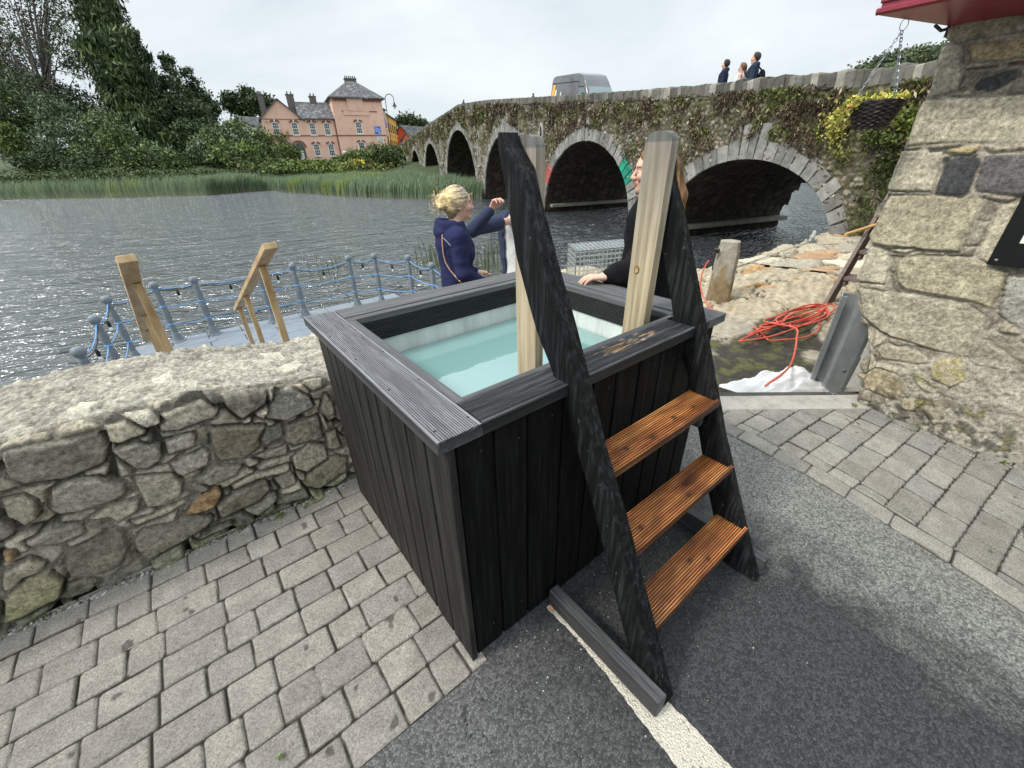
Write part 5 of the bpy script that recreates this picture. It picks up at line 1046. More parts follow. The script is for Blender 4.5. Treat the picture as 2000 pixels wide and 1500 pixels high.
# white sack lying below the step
def sack():
    n = 44; V = []; F = []; c = np.array([3.50, 0.31, -0.33])
    for i in range(n+1):
        for j in range(n+1):
            u, v = i/n*2-1, j/n*2-1; r = max(0, 1-(u*u)**1.1)*max(0, 1-(v*v)**1.1); fo = sn(u*2+v*1.5, v*3.5-u*1, 0.3, 2, 3); h = 0.27*r**0.5*(0.62+0.9*fo)*(0.72+0.35*u)+0.002
            V.append(c+np.array([0.36*u+0.05*fo, -0.22*u*0.85+0.20*v+0.05*fo, max(0.0, h)]))
    for i in range(n):
        for j in range(n): a = i*(n+1)+j; F.append((a, a+n+1, a+n+2, a+1))
    return mk('sack', V, np.array(F), mat('white_woven_plastic', [(0.60, 0.60, 0.59), (0.78, 0.78, 0.77)], 5, 4, 0.5, 0.5, 30), None, True)
tag(sack(), 'crumpled white woven plastic sack lying at the foot of the step', 'sack')
# ------------------------------------------------------------------ the far side: houses, trees, reeds
def Q(u, v, D):
    """point on the sight line through photo pixel (u, v) at depth D along the view axis"""
    return CAM+np.array([(u-1000)/F_PX, (v-750)/F_PX, 1.0]) @ ROWS*D
HE = np.array([0.978, -0.209]); HN = np.array([-0.209, -0.978]); H0 = Q(650, 260, 66.7)[:2]
def hp(s, z, d=0.0): return np.array([H0[0]+HE[0]*s+HN[0]*d, H0[1]+HE[1]*s+HN[1]*d, z])
HR = [np.array([HE[0], HE[1], 0]), np.array([HN[0], HN[1], 0]), np.array([0, 0, 1.0])]
def hbox(b, s0, s1, d0, d1, z0, z1, col=None, bev=0): b.obox(hp((s0+s1)/2, (z0+z1)/2, (d0+d1)/2), ((s1-s0)/2, abs(d1-d0)/2, (z1-z0)/2), HR, col, bev)
pink = mat('pink_render', [(0.66, 0.40, 0.30), (0.74, 0.47, 0.36), (0.78, 0.51, 0.40)], 0.9, 6, 0.85, 0.3, 8)
slate = mat('lichen_slate', [(0.05, 0.05, 0.055), (0.11, 0.11, 0.115), (0.30, 0.30, 0.28)], 2.2, 8, 0.8, 0.4, 6, ramp=(0.38, 0.7))
brick = plain('brown_brick_trim', (0.25, 0.10, 0.07), 0.85); white = plain('white_paint', (0.72, 0.72, 0.68), 0.6); paneg = plain('dark_window_glass', (0.035, 0.038, 0.042), 0.12, spec=0.9)
chim = plain('chimney_render', (0.13, 0.115, 0.105), 0.9, var=0.3)
house = thing('pink_house', 'large salmon pink house with a grey slate pyramid roof tower, across the river', 'house', hp(0, 1.4, -3))
b = B(); hbox(b, -10.0, 0.7, -7, 0, 0.8, 7.85); b.prism([hp(-10.0, 7.84), hp(-4.1, 7.84), hp(-7.1, 10.25)], tuple(-HR[1]*6)); b.build('wing_wall', pink, house)
b = B(); hbox(b, 0.7, 8.6, -8, 0.45, 0.8, 10.85); hbox(b, 3.0, 5.5, 0.45, 0.62, 9.0, 10.84); hbox(b, 2.2, 6.3, 0.45, 0.56, 8.4, 9.0); b.build('tower_wall', pink, house)
b = B()
b.prism([hp(-4.6, 7.78, 0.35), hp(-4.6, 7.9, 0.35), hp(-4.6, 10.42, -3.5), hp(-4.6, 7.9, -7.3), hp(-4.6, 7.78, -7.3)], tuple(HR[0]*5.3)); b.build('roof', slate, house); rf = bpy.data.objects[house.children[-1].name]
b = B(); 
for k in (-1, 1):
    e0, a0 = hp(-7.1+k*3.25, 7.62, 0.3), hp(-7.1, 10.45, 0.3); b.prism([e0, a0, a0-[0, 0, 0.16], e0-[0, 0, 0.12]], tuple(-HR[1]*6.5))
b.build('gable_roof', slate, house)
b = B(); ap = 13.35; ee = [hp(0.25, 10.80, 0.95), hp(9.1, 10.80, 0.95), hp(9.1, 10.80, -8.4), hp(0.25, 10.80, -8.4)]; tt = [hp(4.0, ap, -2.9), hp(5.5, ap, -2.9), hp(5.5, ap, -4.5), hp(4.0, ap, -4.5)]; lo = [p-[0, 0, 0.14] for p in ee]
b.add(ee+tt+lo, [(0, 1, 5, 4), (1, 2, 6, 5), (2, 3, 7, 6), (3, 0, 4, 7), (4, 5, 6, 7), (0, 8, 9, 1), (1, 9, 10, 2), (2, 10, 11, 3), (3, 11, 8, 0), (8, 11, 10, 9)]); b.build('tower_roof', slate, house)
b = B(); hbox(b, 3.9, 5.7, -3.2, -4.3, 13.0, 13.75); hbox(b, 3.8, 5.8, -3.1, -4.4, 13.75, 13.85)
for i in range(6): b.lathe([(0.11, 0), (0.09, 0.3), (0.12, 0.32), (0.12, 0.36)], hp(4.05+i*0.31, 13.85, -3.75), 8)
b.build('chimney', chim, house)
for s0, s1, z1 in ((-9.7, -8.9, 11.1), (-5.6, -4.5, 11.25), (-2.2, -1.2, 11.1)):
    b = B(); hbox(b, s0, s1, -3.0, -3.9, 8.0, z1); hbox(b, s0-0.08, s1+0.08, -2.95, -3.95, z1, z1+0.12)
    for k in (0.25, 0.75): b.lathe([(0.12, 0), (0.1, 0.35), (0.13, 0.37)], hp(s0+(s1-s0)*k, z1+0.12, -3.45), 8)
    b.build('chimney', chim, house)
b = B(); hbox(b, -10.03, 0.7, 0.0, 0.07, 5.50, 5.64); hbox(b, 0.66, 8.63, 0.45, 0.53, 5.50, 5.64); hbox(b, -10.03, -4.1, 0.0, 0.06, 7.70, 7.78); hbox(b, 0.5, 0.66, 0.0, 0.16, 1.0, 7.8); b.build('string_course', brick, house)
b = B()
for s0, s1 in ((0.9, 3.0), (5.5, 8.6)):
    hbox(b, s0, s1, 0.45, 0.66, 10.50, 10.72)
    for i in range(int((s1-s0)/0.3)): hbox(b, s0+0.06+i*0.3, s0+0.22+i*0.3, 0.45, 0.62, 10.28, 10.50)
hbox(b, 2.0, 3.1, 0.45, 0.52, 8.9, 9.02); hbox(b, 5.6, 7.6, 0.45, 0.52, 8.9, 9.02); b.build('dentil_cornice', brick, house)
def hwin(s, z0, z1, w, d, hood=True, door=False):
    b = B(); t = 0.05
    for k in (-1, 1): hbox(b, s+k*w/2-t, s+k*w/2+t, d-0.01, d+0.05, z0, z1)
    hbox(b, s-w/2, s+w/2, d-0.01, d+0.05, z1-t, z1+t); hbox(b, s-w/2, s+w/2, d-0.01, d+0.05, z0-t, z0+t); hbox(b, s-w/2, s+w/2, d-0.01, d+0.06, (z0+z1)/2-0.045, (z0+z1)/2+0.045)
    for k in (-1, 1): hbox(b, s+k*w/6-0.018, s+k*w/6+0.018, d+0.012, d+0.04, z0, z1)
    for f in (0.25, 0.75): hbox(b, s-w/2, s+w/2, d+0.012, d+0.038, z0+(z1-z0)*f-0.018, z0+(z1-z0)*f+0.018)
    f = b.build('window' if not door else 'door', white, house)
    b = B(); hbox(b, s-w/2, s+w/2, d-0.02, d+0.01, z0, z1); g = b.build('pane', paneg, f)
    b = B(); hbox(b, s-w/2-0.12, s+w/2+0.12, d, d+0.14, z0-0.14, z0-0.05); b.build('sill', white, f)
    if hood:
        b = B(); n = 7
        for i in range(n):
            a = math.pi*(0.14+0.72*(i+0.5)/n); b.obox(hp(s-math.cos(a)*(w/2+0.22), z1-0.10+math.sin(a)*0.38, d+0.05), (0.13, 0.05, 0.11), HR)
        b.build('brick_hood', brick, f); b = B(); hbox(b, s-0.09, s+0.09, d, d+0.14, z1+0.08, z1+0.42); b.build('keystone', white, f)
for s, z0, z1, w, d in ((-8.2, 5.68, 7.30, 0.85, 0), (-5.5, 5.68, 7.30, 0.85, 0), (-2.9, 5.68, 7.28, 0.85, 0), (-0.72, 5.68, 7.28, 0.85, 0), (-2.95, 2.7, 4.36, 0.85, 0), (-0.72, 2.65, 4.36, 0.85, 0), (4.22, 5.82, 7.45, 0.92, 0.45), (4.18, 2.9, 4.55, 0.92, 0.45)): hwin(s, z0, z1, w, d)
b = B(); b.prism([hp(-6.15, 1.4, 0.02), hp(-6.15, 3.9, 0.02), hp(-5.9, 4.4, 0.02), hp(-5.45, 4.6, 0.02), hp(-5.0, 4.4, 0.02), hp(-4.75, 3.9, 0.02), hp(-4.75, 1.4, 0.02)], tuple(HR[1]*0.05)); f_ = b.build('doorway', paneg, house)
b = B()
for i in range(11):
    a = math.pi*(0.04+0.92*(i+0.5)/11); b.obox(hp(-5.45-math.cos(a)*0.9, 3.85+math.sin(a)*0.95, 0.06), (0.15, 0.05, 0.13), HR)
b.build('brick_hood', brick, f_); b = B(); hbox(b, -5.6, -5.05, 0.07, 0.1, 1.6, 3.5); b.build('white_notice', white, f_)
# signs on the tower
blue = plain('sign_blue', s2l(30, 110, 205), 0.5)
sg = thing('blue_sign', 'blue information sign with white lettering on the pink tower wall', 'sign', hp(7.2, 5.8, 0.5)); b = B(); hbox(b, 6.72, 7.74, 0.46, 0.50, 5.78, 6.86); b.build('board', blue, sg)
rg = np.random.default_rng(2); b = B()
for i, (z, w) in enumerate(((6.70, 0.30), (6.52, 0.7), (6.34, 0.74), (6.16, 0.5))):
    x = 6.84
    while x < 6.84+w: l = rg.uniform(0.03, 0.09); hbox(b, x, x+l, 0.50, 0.508, z-0.045, z+0.045); x += l+0.03
hbox(b, 7.36, 7.62, 0.50, 0.508, 5.88, 6.08); b.build('lettering', white, sg)
sg = thing('white_sign', 'white sign with dark lettering below the blue sign on the pink tower', 'sign', hp(7.4, 4.7, 0.5)); b = B(); hbox(b, 6.95, 8.05, 0.46, 0.50, 4.68, 5.36); b.build('board', white, sg); b = B()
for z in (5.2, 5.0, 4.83):
    x = 7.1
    while x < 7.9: l = rg.uniform(0.04, 0.12); hbox(b, x, x+l, 0.50, 0.508, z-0.04, z+0.04); x += l+0.04
b.build('lettering', plain('dark_letter', (0.1, 0.1, 0.12), 0.6), sg)
# row of street houses running back beside the tower
LD = np.array([0.36, -1.0]); LD /= np.linalg.norm(LD)
def street(name, label, d0, d1, z1, colm, roofh=2.0, nw=3):
    p0 = hp(8.6, 0, 0.0)[:2]; ax = HE*LD[0]+HN*LD[1]; nx = np.array([ax[1], -ax[0]]); nx = nx if nx@(CAM[:2]-p0) > 0 else -nx
    def sp(a, z, o): q = p0+ax*a+nx*o; return np.array([q[0], q[1], z])
    t = thing(name, label, 'house', sp(d0, 1.5, -3)); R = [np.array([*ax, 0]), np.array([*nx, 0]), np.array([0, 0, 1.0])]
    b = B(); b.obox(sp((d0+d1)/2, (1.5+z1)/2, -3), ((d1-d0)/2, 3, (z1-1.5)/2), R, bev=0); b.build('wall', colm, t)
    b = B(); b.prism([sp(d0, z1, 0.3), sp(d0, z1+0.1, 0.3), sp(d0, z1+roofh, -3), sp(d0, z1+0.1, -6.3), sp(d0, z1, -6.3)], tuple(R[0]*(d1-d0))); b.build('roof', slate, t)
    for i in range(nw):
        for zz in (z1-1.9, z1-4.6):
            a = d0+(d1-d0)*(i+0.5)/nw; b = B(); b.obox(sp(a, zz, 0.02), (0.5, 0.05, 0.75), R, bev=0); w = b.build('window', paneg, t); b = B(); b.obox(sp(a, zz-0.85, 0.06), (0.6, 0.1, 0.08), R, bev=0); b.build('sill', white, w)
street('pale_house', 'narrow pale terraced house between the pink tower and the yellow house', 0.3, 3.2, 9.4, plain('pale_pink_wall', (0.5, 0.38, 0.33), 0.85), 1.0, 1)
street('yellow_house', 'yellow orange terraced house beside the pink tower, behind the street lamp', 3.25, 17, 8.9, plain('yellow_wall', (0.72, 0.40, 0.06), 0.85), 1.2, 5)
def gablehouse(name, label, u0, u1, vt, ve, D, colm, back=12, zb=1.0, rightward=True):
    p0, p1 = Q(u0, ve, D), Q(u1, ve, D); zt = Q((u0+u1)/2, vt, D)[2]; ze = (p0[2]+p1[2])/2; t = thing(name, label, 'house', (*((p0+p1)/2)[:2], zb)); ax = (p1-p0); ax[2] = 0; L = np.linalg.norm(ax); ax /= L; n = np.array([-ax[1], ax[0], 0]); n = n if n[:2]@(CAM-p0)[:2] < 0 else -n; n = n+ax*0.55; m = (p0+p1)/2
    b = B(); b.prism([[*p0[:2], zb], [*p1[:2], zb], [*p1[:2], ze], [*m[:2], zt], [*p0[:2], ze]], tuple(n*back)); b.build('wall', colm, t)
    b = B()
    for a, s_ in ((p0, -1), (p1, 1)):
        e = a+ax*s_*0.4; e[2] = ze-0.25; q = m.copy(); q[2] = zt+0.12; b.prism([e-n*0.3, q-n*0.3, q-n*0.3-[0, 0, 0.15], e-n*0.3-[0, 0, 0.15]], tuple(n*(back+0.5)))
    b.build('roof', slate, t)
gablehouse('orange_house', 'orange red gabled house showing above the far end of the bridge', 773, 797, 246, 262, 84, plain('orange_wall', (0.72, 0.12, 0.04), 0.8))
gablehouse('orange_house', 'small orange gabled house front just above the bridge parapet', 786, 806, 259, 272, 76, plain('orange_wall_small', (0.72, 0.14, 0.05), 0.8), back=4)
gablehouse('grey_roofed_house', 'low white house with a long grey roof behind the willow bushes', 452, 486, 228, 243, 92, white, back=9)
# street lamp
lp = Q(766, 290, 62.0)[:2]; pole_m = plain('dark_green_pole', (0.02, 0.03, 0.032), 0.5); t = thing('street_lamp', 'tall street lamp with a swan neck beside the pink tower', 'street lamp', (*lp, 2.0)); b = B(); zt = 9.55
b.tube([(*lp, 2.0), (*lp, 3.2)], 0.11, 8); pts = [(*lp, 3.2), (*lp, zt)]; rr = 0.62; rx = ROWS[0][:2]/np.linalg.norm(ROWS[0][:2])
pts += [(lp[0]+rx[0]*rr*(1-math.cos(a)), lp[1]+rx[1]*rr*(1-math.cos(a)), zt+rr*math.sin(a)) for a in np.linspace(0.3, math.pi, 9)]; pts.append((pts[-1][0], pts[-1][1], zt-0.35)); b.tube(pts, 0.05, 6); b.build('pole', pole_m, t)
b = B(); b.lathe([(0.06, 0.0), (0.20, -0.35), (0.34, -0.48), (0.34, -0.52), (0.16, -0.56)], pts[-1], 10); ln = b.build('lantern', pole_m, t); b = B(); b.lathe([(0.18, 0), (0.16, -0.22), (0.02, -0.3)], np.array(pts[-1])-[0, 0, 0.56], 8); b.build('glass', plain('lamp_glass', (0.6, 0.6, 0.58), 0.2), ln)

# ---- trees
bark = mat('bark', [(0.035, 0.03, 0.025), (0.075, 0.065, 0.055)], 6, 6, 0.9, 0.8, 20)
def tree(name, label, cat, blobs, D, n, size, cols, group=None, base=None, sparse=0.0, droop=0.2, aspect=1.6, limbs=10, seed=0, clump=None, trunkr=0.25):
    """blobs = (u, v, ru, rv) in photo pixels at depth D: each becomes an ellipsoid of leaf clumps of real size"""
    rg = np.random.default_rng(100+seed); k = D/F_PX; ctr = []; w = []
    for (u, v, ru, rv) in blobs:
        st = math.sqrt(1+((u-1000)/F_PX)**2); dd = D*(1+rg.normal()*0.02); ctr.append((Q(u, v, dd), ru*k/st, rv*k/1.2)); w.append(ru*rv)
    w = np.array(w, float); w /= w.sum(); rx = ROWS[0].copy(); rx[2] = 0; rx /= np.linalg.norm(rx); ry = np.array([-rx[1], rx[0], 0]); cen = []; col = []; cls = []
    nc = max(20, int(n/34)); per = int(n/nc)
    for i in range(nc):
        c, a, h = ctr[rg.choice(len(ctr), p=w)]; d = rg.normal(size=3); d /= np.linalg.norm(d); r = rg.uniform(0.45, 1.0)**0.6; q = c+rx*d[0]*a*r+ry*d[1]*a*r*0.9+np.array([0, 0, d[2]*h*r]); cls.append(q)
        sg = (clump or 0.16)*min(a, 4)*rg.uniform(0.5, 1.3)+size*0.6; m = int(per*rg.uniform(0.4, 1.6)); cen.append(q+rg.normal(size=(m, 3))*sg*np.array([1, 1, 0.75])); cc = np.array(cols[rg.choice(len(cols))])*rg.uniform(0.55, 1.45); col.append(cc*rg.uniform(0.7, 1.3, (m, 1)))
    cen = np.concatenate(cen); col = np.concatenate(col); lowest = min(c[2]-h for c, a, h in ctr); bc = np.mean([c for c, a, h in ctr], 0) if base is None else base
    bx = np.array([bc[0], bc[1], max(-1.2, lowest-1.0) if base is None else base[2]]); t = thing(name, label, cat, bx, group); leaf_cloud('crown', cen, rg.uniform(0.35, 1.5, len(cen))*size, col, leaf_m, rg, t, droop, aspect)
    b = B(); top = np.array(sorted(cls, key=lambda q: -q[2])[0]); mid = bx+(top-bx)*0.5; b.tube([bx, bx+(mid-bx)*0.5+rg.normal(size=3)*0.2, mid, top], [trunkr, trunkr*0.8, trunkr*0.6, trunkr*0.12], 7)
    for i in range(limbs):
        q = cls[rg.integers(len(cls))]; f = rg.uniform(0.15, 0.6); s = bx+(mid-bx)*min(1, f*1.6); b.tube([s, (s+q)/2+np.array([0, 0, 0.08*np.linalg.norm(q-s)]), q], [trunkr*0.45, trunkr*0.28, trunkr*0.06], 5)
    b.build('trunk', bark, t); return t
dk = ((0.028, 0.048, 0.018), (0.04, 0.062, 0.022), (0.055, 0.08, 0.027)); gg = ((0.10, 0.14, 0.07), (0.135, 0.175, 0.095), (0.07, 0.10, 0.048)); yg = ((0.10, 0.14, 0.035), (0.145, 0.19, 0.05), (0.07, 0.10, 0.03))
tree('conifer_tree', 'huge dark green conifer with drooping branches on the far left bank', 'tree', [(150,-150,32,60),(165,-80,40,55),(185,-10,48,50),(205,50,52,50),(222,105,64,45),(248,155,78,44),(275,205,92,42),(300,250,92,38),(335,285,60,28),(240,260,75,42),(262,66,13,8),(270,90,13,8),(288,112,12,7),(316,165,14,9),(345,205,15,10),(190,120,14,10)], 72, 46000, 0.32, dk+((0.07,0.095,0.03),), limbs=26, seed=1, droop=1.6, aspect=3.2, trunkr=0.6, clump=0.15)
tree('tall_tree', 'tall thin-leaved tree with dark bare limbs at the top left corner', 'tree', [(20,40,55,55),(100,20,60,45),(55,105,60,35),(125,90,45,40),(5,130,45,40),(150,130,30,25),(60,-50,90,50),(-40,60,50,80),(60,170,60,35),(15,180,50,35)], 80, 19000, 0.26, ((0.06,0.085,0.035),(0.08,0.105,0.045),(0.04,0.055,0.025)), limbs=46, seed=2, base=Q(95, 300, 80)*np.array([1,1,0])+np.array([0,0,0.2]), trunkr=0.45, clump=0.2)
tree('dark_broadleaf_tree', 'dark broadleaf tree with two tufted tops right of the conifer', 'tree', [(326,122,15,18),(332,150,20,22),(372,150,20,18),(345,185,30,25),(380,180,16,18),(350,215,38,28),(385,225,32,30),(330,250,35,28),(375,262,38,28),(360,295,40,24),(400,280,34,26),(405,250,22,20)], 74, 19000, 0.27, dk+((0.05,0.07,0.03),), limbs=14, seed=3)
tree('tall_tree', 'dark rounded tree behind the grey green willows, under the tall bare-limbed tree', 'tree', [(25,160,60,50),(90,190,66,48),(150,205,50,44),(50,215,80,40)], 86, 13000, 0.3, dk, limbs=8, seed=9)
bush = [('grey green willow bush in front of the conifer', [(95,215,46,36),(130,240,58,42),(165,262,56,42),(110,275,66,36),(120,305,70,26)], 68, gg), ('grey green willow bush below the conifer, right of its neighbour', [(195,250,44,38),(235,278,52,36),(200,300,60,30),(290,305,50,22)], 67, gg+yg), ('dark green bush at the left edge of the photo', [(20,205,60,42),(10,255,62,46),(50,295,70,36),(75,250,40,40)], 70, dk+yg[:1]),
        ('yellow-tinged bush low at the left edge', [(14,262,22,22),(30,290,28,18)], 66, yg), ('low dark undergrowth bush behind the left reeds', [(90,318,70,18),(170,325,60,16)], 65, dk), ('low green bush behind the reeds below the dark broadleaf tree', [(270,312,50,20),(330,318,45,18),(385,318,35,16)], 64, yg+dk),
        ('bright willow bush in front of the left end of the pink house', [(455,262,36,30),(490,272,44,34),(530,283,46,30),(562,298,26,20),(470,300,60,26),(520,308,60,16)], 62, yg+gg[:1]), ('rounded green bush left of the willow in front of the pink house', [(425,268,30,26),(405,290,36,24),(430,302,44,20)], 63, gg+yg[:1])]
for i, (lb, bl, D, cc) in enumerate(bush): tree('bush', lb, 'bush', bl, D, 11000 if i < 3 or i == 6 else 6000, 0.21, cc, 'bushes along the far bank', limbs=8, seed=20+i, trunkr=0.09, droop=-0.3, aspect=2.2)
far = [('distant green tree just right of the dark broadleaf tree', [(392,195,26,20),(410,212,24,16),(395,225,30,14)], dk), ('distant dark tree left of the pink house chimneys', [(455,200,20,16),(475,212,28,12)], dk), ('distant pointed dark tree directly behind the left chimney of the pink house', [(487,188,17,18),(497,205,20,16),(520,202,22,14)], dk), ('distant round tree behind the orange house', [(796,238,20,11),(800,247,22,8)], dk+gg[:1]), ('distant low tree right of the orange house', [(822,244,12,6)], gg)]
for i, (lb, bl, cc) in enumerate(far): tree('distant_tree', lb, 'tree', bl, 105, 6000 if i < 3 else 3000, 0.42, cc, 'distant trees behind the houses', limbs=5, seed=40+i, trunkr=0.3)
eb = [('ivy covered bush at the far end of the bridge', [(740,298,28,16),(768,300,18,17),(752,310,34,12)], yg+dk), ('green bush beside the path below the pink tower', [(695,306,24,12),(670,314,20,9),(720,306,18,12)], yg)]
for i, (lb, bl, cc) in enumerate(eb): tree('bush', lb, 'bush', bl, 58, 6000, 0.17, cc, 'bushes along the far bank', limbs=5, seed=60+i, trunkr=0.07)
def ground_growth():
    rg = np.random.default_rng(77); cen = []; col = []
    for (u, v, ru, rv, n, c) in ((640, 334, 90, 5, 1800, (0.10, 0.13, 0.03)), (200, 350, 230, 6, 4200, (0.05, 0.07, 0.022)), (600, 322, 60, 8, 2200, (0.11, 0.15, 0.03)), (660, 328, 60, 8, 2000, (0.14, 0.17, 0.04)), (720, 325, 50, 9, 1500, (0.12, 0.13, 0.04)), (540, 325, 60, 9, 1800, (0.08, 0.11, 0.03)), (700, 316, 14, 5, 160, (0.45, 0.38, 0.06)), (300, 338, 220, 7, 2600, (0.06, 0.085, 0.025))):
        for a, b_ in zip(rg.normal(u, ru*0.6, n), rg.normal(v, rv*0.6, n)): cen.append(Q(a, b_, 57+rg.normal()*1.5)); col.append(np.array(c)*rg.uniform(0.5, 1.5))
    return leaf_cloud('undergrowth', np.array(cen), rg.uniform(0.12, 0.3, len(cen)), np.array(col), leaf_m, rg, None, -0.3, 2.0)
tag(ground_growth(), 'mixed green undergrowth between the reeds and the pink house', 'undergrowth', kind='stuff')
def hill_wood():
    rg = np.random.default_rng(9); D = 170; cen = []; col = []
    for u in np.linspace(1660, 2300, 110):
        vt = np.interp(u, [1660, 1700, 1740, 1800, 1850, 2000, 2300], [142, 124, 104, 95, 88, 60, 10])
        for j in range(9):
            q = Q(u+rg.normal()*6, vt+4+j*6+abs(rg.normal())*4, D+rg.normal()*4); m = 70; c = np.array(((0.075, 0.10, 0.05), (0.10, 0.125, 0.055), (0.06, 0.085, 0.045), (0.12, 0.13, 0.07))[rg.integers(4)])*rg.uniform(0.7, 1.3); cen.append(q+rg.normal(size=(m, 3))*[1.5, 1.5, 1.1]); col.append(c*rg.uniform(0.75, 1.25, (m, 1)))
    return leaf_cloud('hillside_wood', np.concatenate(cen), np.full(70*110*9, 0.9)*rg.uniform(0.6, 1.3, 70*110*9), np.concatenate(col), leaf_m, rg, None, 0.0, 1.3)
tag(hill_wood(), 'wooded green hillside showing above the bridge parapet beside the stone building', 'wood', kind='stuff')
def hill():
    V = []; F = []; us = np.linspace(1600, 2500, 30)
    for u in us:
        vt = np.interp(u, [1600, 1700, 1740, 1800, 1850, 2000, 2500], [175, 134, 112, 102, 96, 70, 5]); a = Q(u, vt, 176); V += [a, a*np.array([0.98, 0.98, 0])+[0, 0, -3], Q(u, vt-10, 240)]
    for i in range(len(us)-1): F += [(3*i, 3*i+1, 3*i+4, 3*i+3), (3*i+2, 3*i, 3*i+3, 3*i+5)]
    return mk('hill', V, F, plain('hill_green', (0.05, 0.07, 0.035), 0.9), None, True)
struct(hill())
# ---- reeds
reed_m = mat('reed', [(0.85, 0.85, 0.85), (1.15, 1.15, 1.15)], 1.0, 2, 0.55, attr=True, spec=0.3)
def reeds(px, py, z0, h, lean, cols, rg, w=0.02, seg=3, name='reeds'):
    n = len(px); az = rg.uniform(0, 2*math.pi, n); dirn = np.stack([np.cos(az), np.sin(az)], 1)*rg.uniform(0.05, 1.0, (n, 1))*0.22+np.array(lean)[None]; V = np.zeros((n, 2*seg+1, 3)); side = np.stack([ROWS[0][0]+0*az, ROWS[0][1]+0*az, 0*az], 1)+rg.normal(size=(n, 3))*0.35; side[:, 2] = 0
    side /= np.linalg.norm(side, axis=1)[:, None]
    for k in range(seg+1):
        t = k/seg; p = np.stack([px+dirn[:, 0]*h*t*t, py+dirn[:, 1]*h*t*t, z0+h*t*(1-0.12*t)], 1)
        if k < seg: V[:, 2*k] = p-side*w*(1-t*0.6)/2; V[:, 2*k+1] = p+side*w*(1-t*0.6)/2
        else: V[:, 2*k] = p
    F = []
    base = (np.arange(n)*(2*seg+1))[:, None]; q = []
    for k in range(seg-1): q.append(base+np.array([[2*k, 2*k+1, 2*k+3, 2*k+2]]))
    q.append(base+np.array([[2*seg-2, 2*seg-1, 2*seg, 2*seg]])); q = np.concatenate(q)
    m4 = q[:, 2] != q[:, 3]; faces = [list(r) for r in q[m4]]+[list(r[:3]) for r in q[~m4]]
    tt = np.tile(np.array([k//2/seg for k in range(2*seg)]+[1.0]), (n, 1)); c = cols[:, None, :]*(0.75+0.5*tt[..., None]); lowc = np.clip(1-tt*4, 0, 1)[..., None]; c = c*(1-0.5*lowc)+0.5*lowc*np.array([0.30, 0.29, 0.20])
    return mk(name, V.reshape(-1, 3), faces, reed_m, None, False, cols=c.reshape(-1, 3))
def main_reeds():
    rg = np.random.default_rng(31); N = 220000; X = np.concatenate([rg.uniform(-75, 22, N//2), rg.uniform(4, 23, N//2)]); Y = np.concatenate([rg.uniform(55, 135, N//2), rg.uniform(27, 72, N//2)]); d = poly_sdf(X, Y, BANK)
    isl = (X > 10.5) & (Y < 70); wd = np.where(isl, 15.0, 4.5)+1.2*fbm(np.stack([X*0.3, Y*0.3, 0*X], -1), 2, 3); face = (X-BP[0])*BN[0]+(Y-BP[1])*BN[1] < -0.3
    k = (d > -0.3+0.9*fbm(np.stack([X*0.5, Y*0.5, 0*X], -1), 3, 4)) & (d < wd) & face; X, Y, d, isl = X[k], Y[k], d[k], isl[k]; m = rg.permutation(len(X))[:80000]; X, Y, d, isl = X[m], Y[m], d[m], isl[m]
    h = np.where(isl, 1.75, 2.3)+0.5*fbm(np.stack([X*0.4, Y*0.4, 0*X], -1), 3, 5)*1.6+rg.normal(size=len(X))*0.15; n = fbm(np.stack([X*0.25, Y*0.25, 0*X+3], -1), 3, 6); far_ = np.hypot(X, Y)
    c = np.where((n > 0.10)[:, None], np.array([0.145, 0.19, 0.055]), np.array([0.105, 0.150, 0.080]))*rg.uniform(0.45, 1.7, (len(X), 1))
    return reeds(X, Y, np.full(len(X), WZ-0.05)+np.clip(d, 0, 9)*0.05, h, (0.16, -0.05), c, rg, w=0.045)
tag(main_reeds(), 'dense grey green reeds along the far bank and in front of the left arches', 'reeds', kind='stuff')
def reed_clump(u, v, n, sp, h, seed, lb):
    rg = np.random.default_rng(seed); p = P(u, v, z=WZ); c = np.array([0.085, 0.105, 0.05])*rg.uniform(0.6, 1.5, (n, 1)); o = reeds(rg.normal(p[0], sp, n), rg.normal(p[1], sp, n), np.full(n, WZ-0.05), rg.uniform(0.5, 1.0, n)*h, (0.0, 0.0), c, rg, w=0.022, name='reed_clump'); tag(o, lb, 'reeds', kind='stuff')
reed_clump(858, 520, 90, 0.45, 1.15, 1, 'sparse clump of water reeds left of the woman in the navy jacket')
reed_clump(975, 530, 110, 0.7, 1.3, 2, 'clump of water reeds seen between the two women')
reed_clump(640, 535, 26, 0.5, 0.7, 3, 'few thin reed stems in the water beyond the pontoon')
# ------------------------------------------------------------------ smooth bodies: rounded limbs blended into one skin
def seg(p, a, b, r0, r1):
    a, b = np.array(a, float), np.array(b, float); d = b-a; L2 = d@d+1e-12; t = np.clip(((p-a)@d)/L2, 0, 1); return np.linalg.norm(p-a-t[..., None]*d, axis=-1)-(r0+(r1-r0)*t)
def ell(p, c, r, R=None):
    q = p-np.array(c, float)
    if R is not None: q = q@np.array(R).T
    r = np.array(r, float); k0 = np.linalg.norm(q/r, axis=-1); k1 = np.linalg.norm(q/(r*r), axis=-1)+1e-9; return k0*(k0-1)/k1
def smin(a, b, k):
    h = np.clip(0.5+0.5*(b-a)/k, 0, 1); return b+(a-b)*h-k*h*(1-h)
def smax(a, b, k): return -smin(-a, -b, k)
def frame(f):
    f = np.array([f[0], f[1], 0.0]); f /= np.linalg.norm(f); return np.array([f, [-f[1], f[0], 0], [0, 0, 1.0]])     # rows: forward, left, up
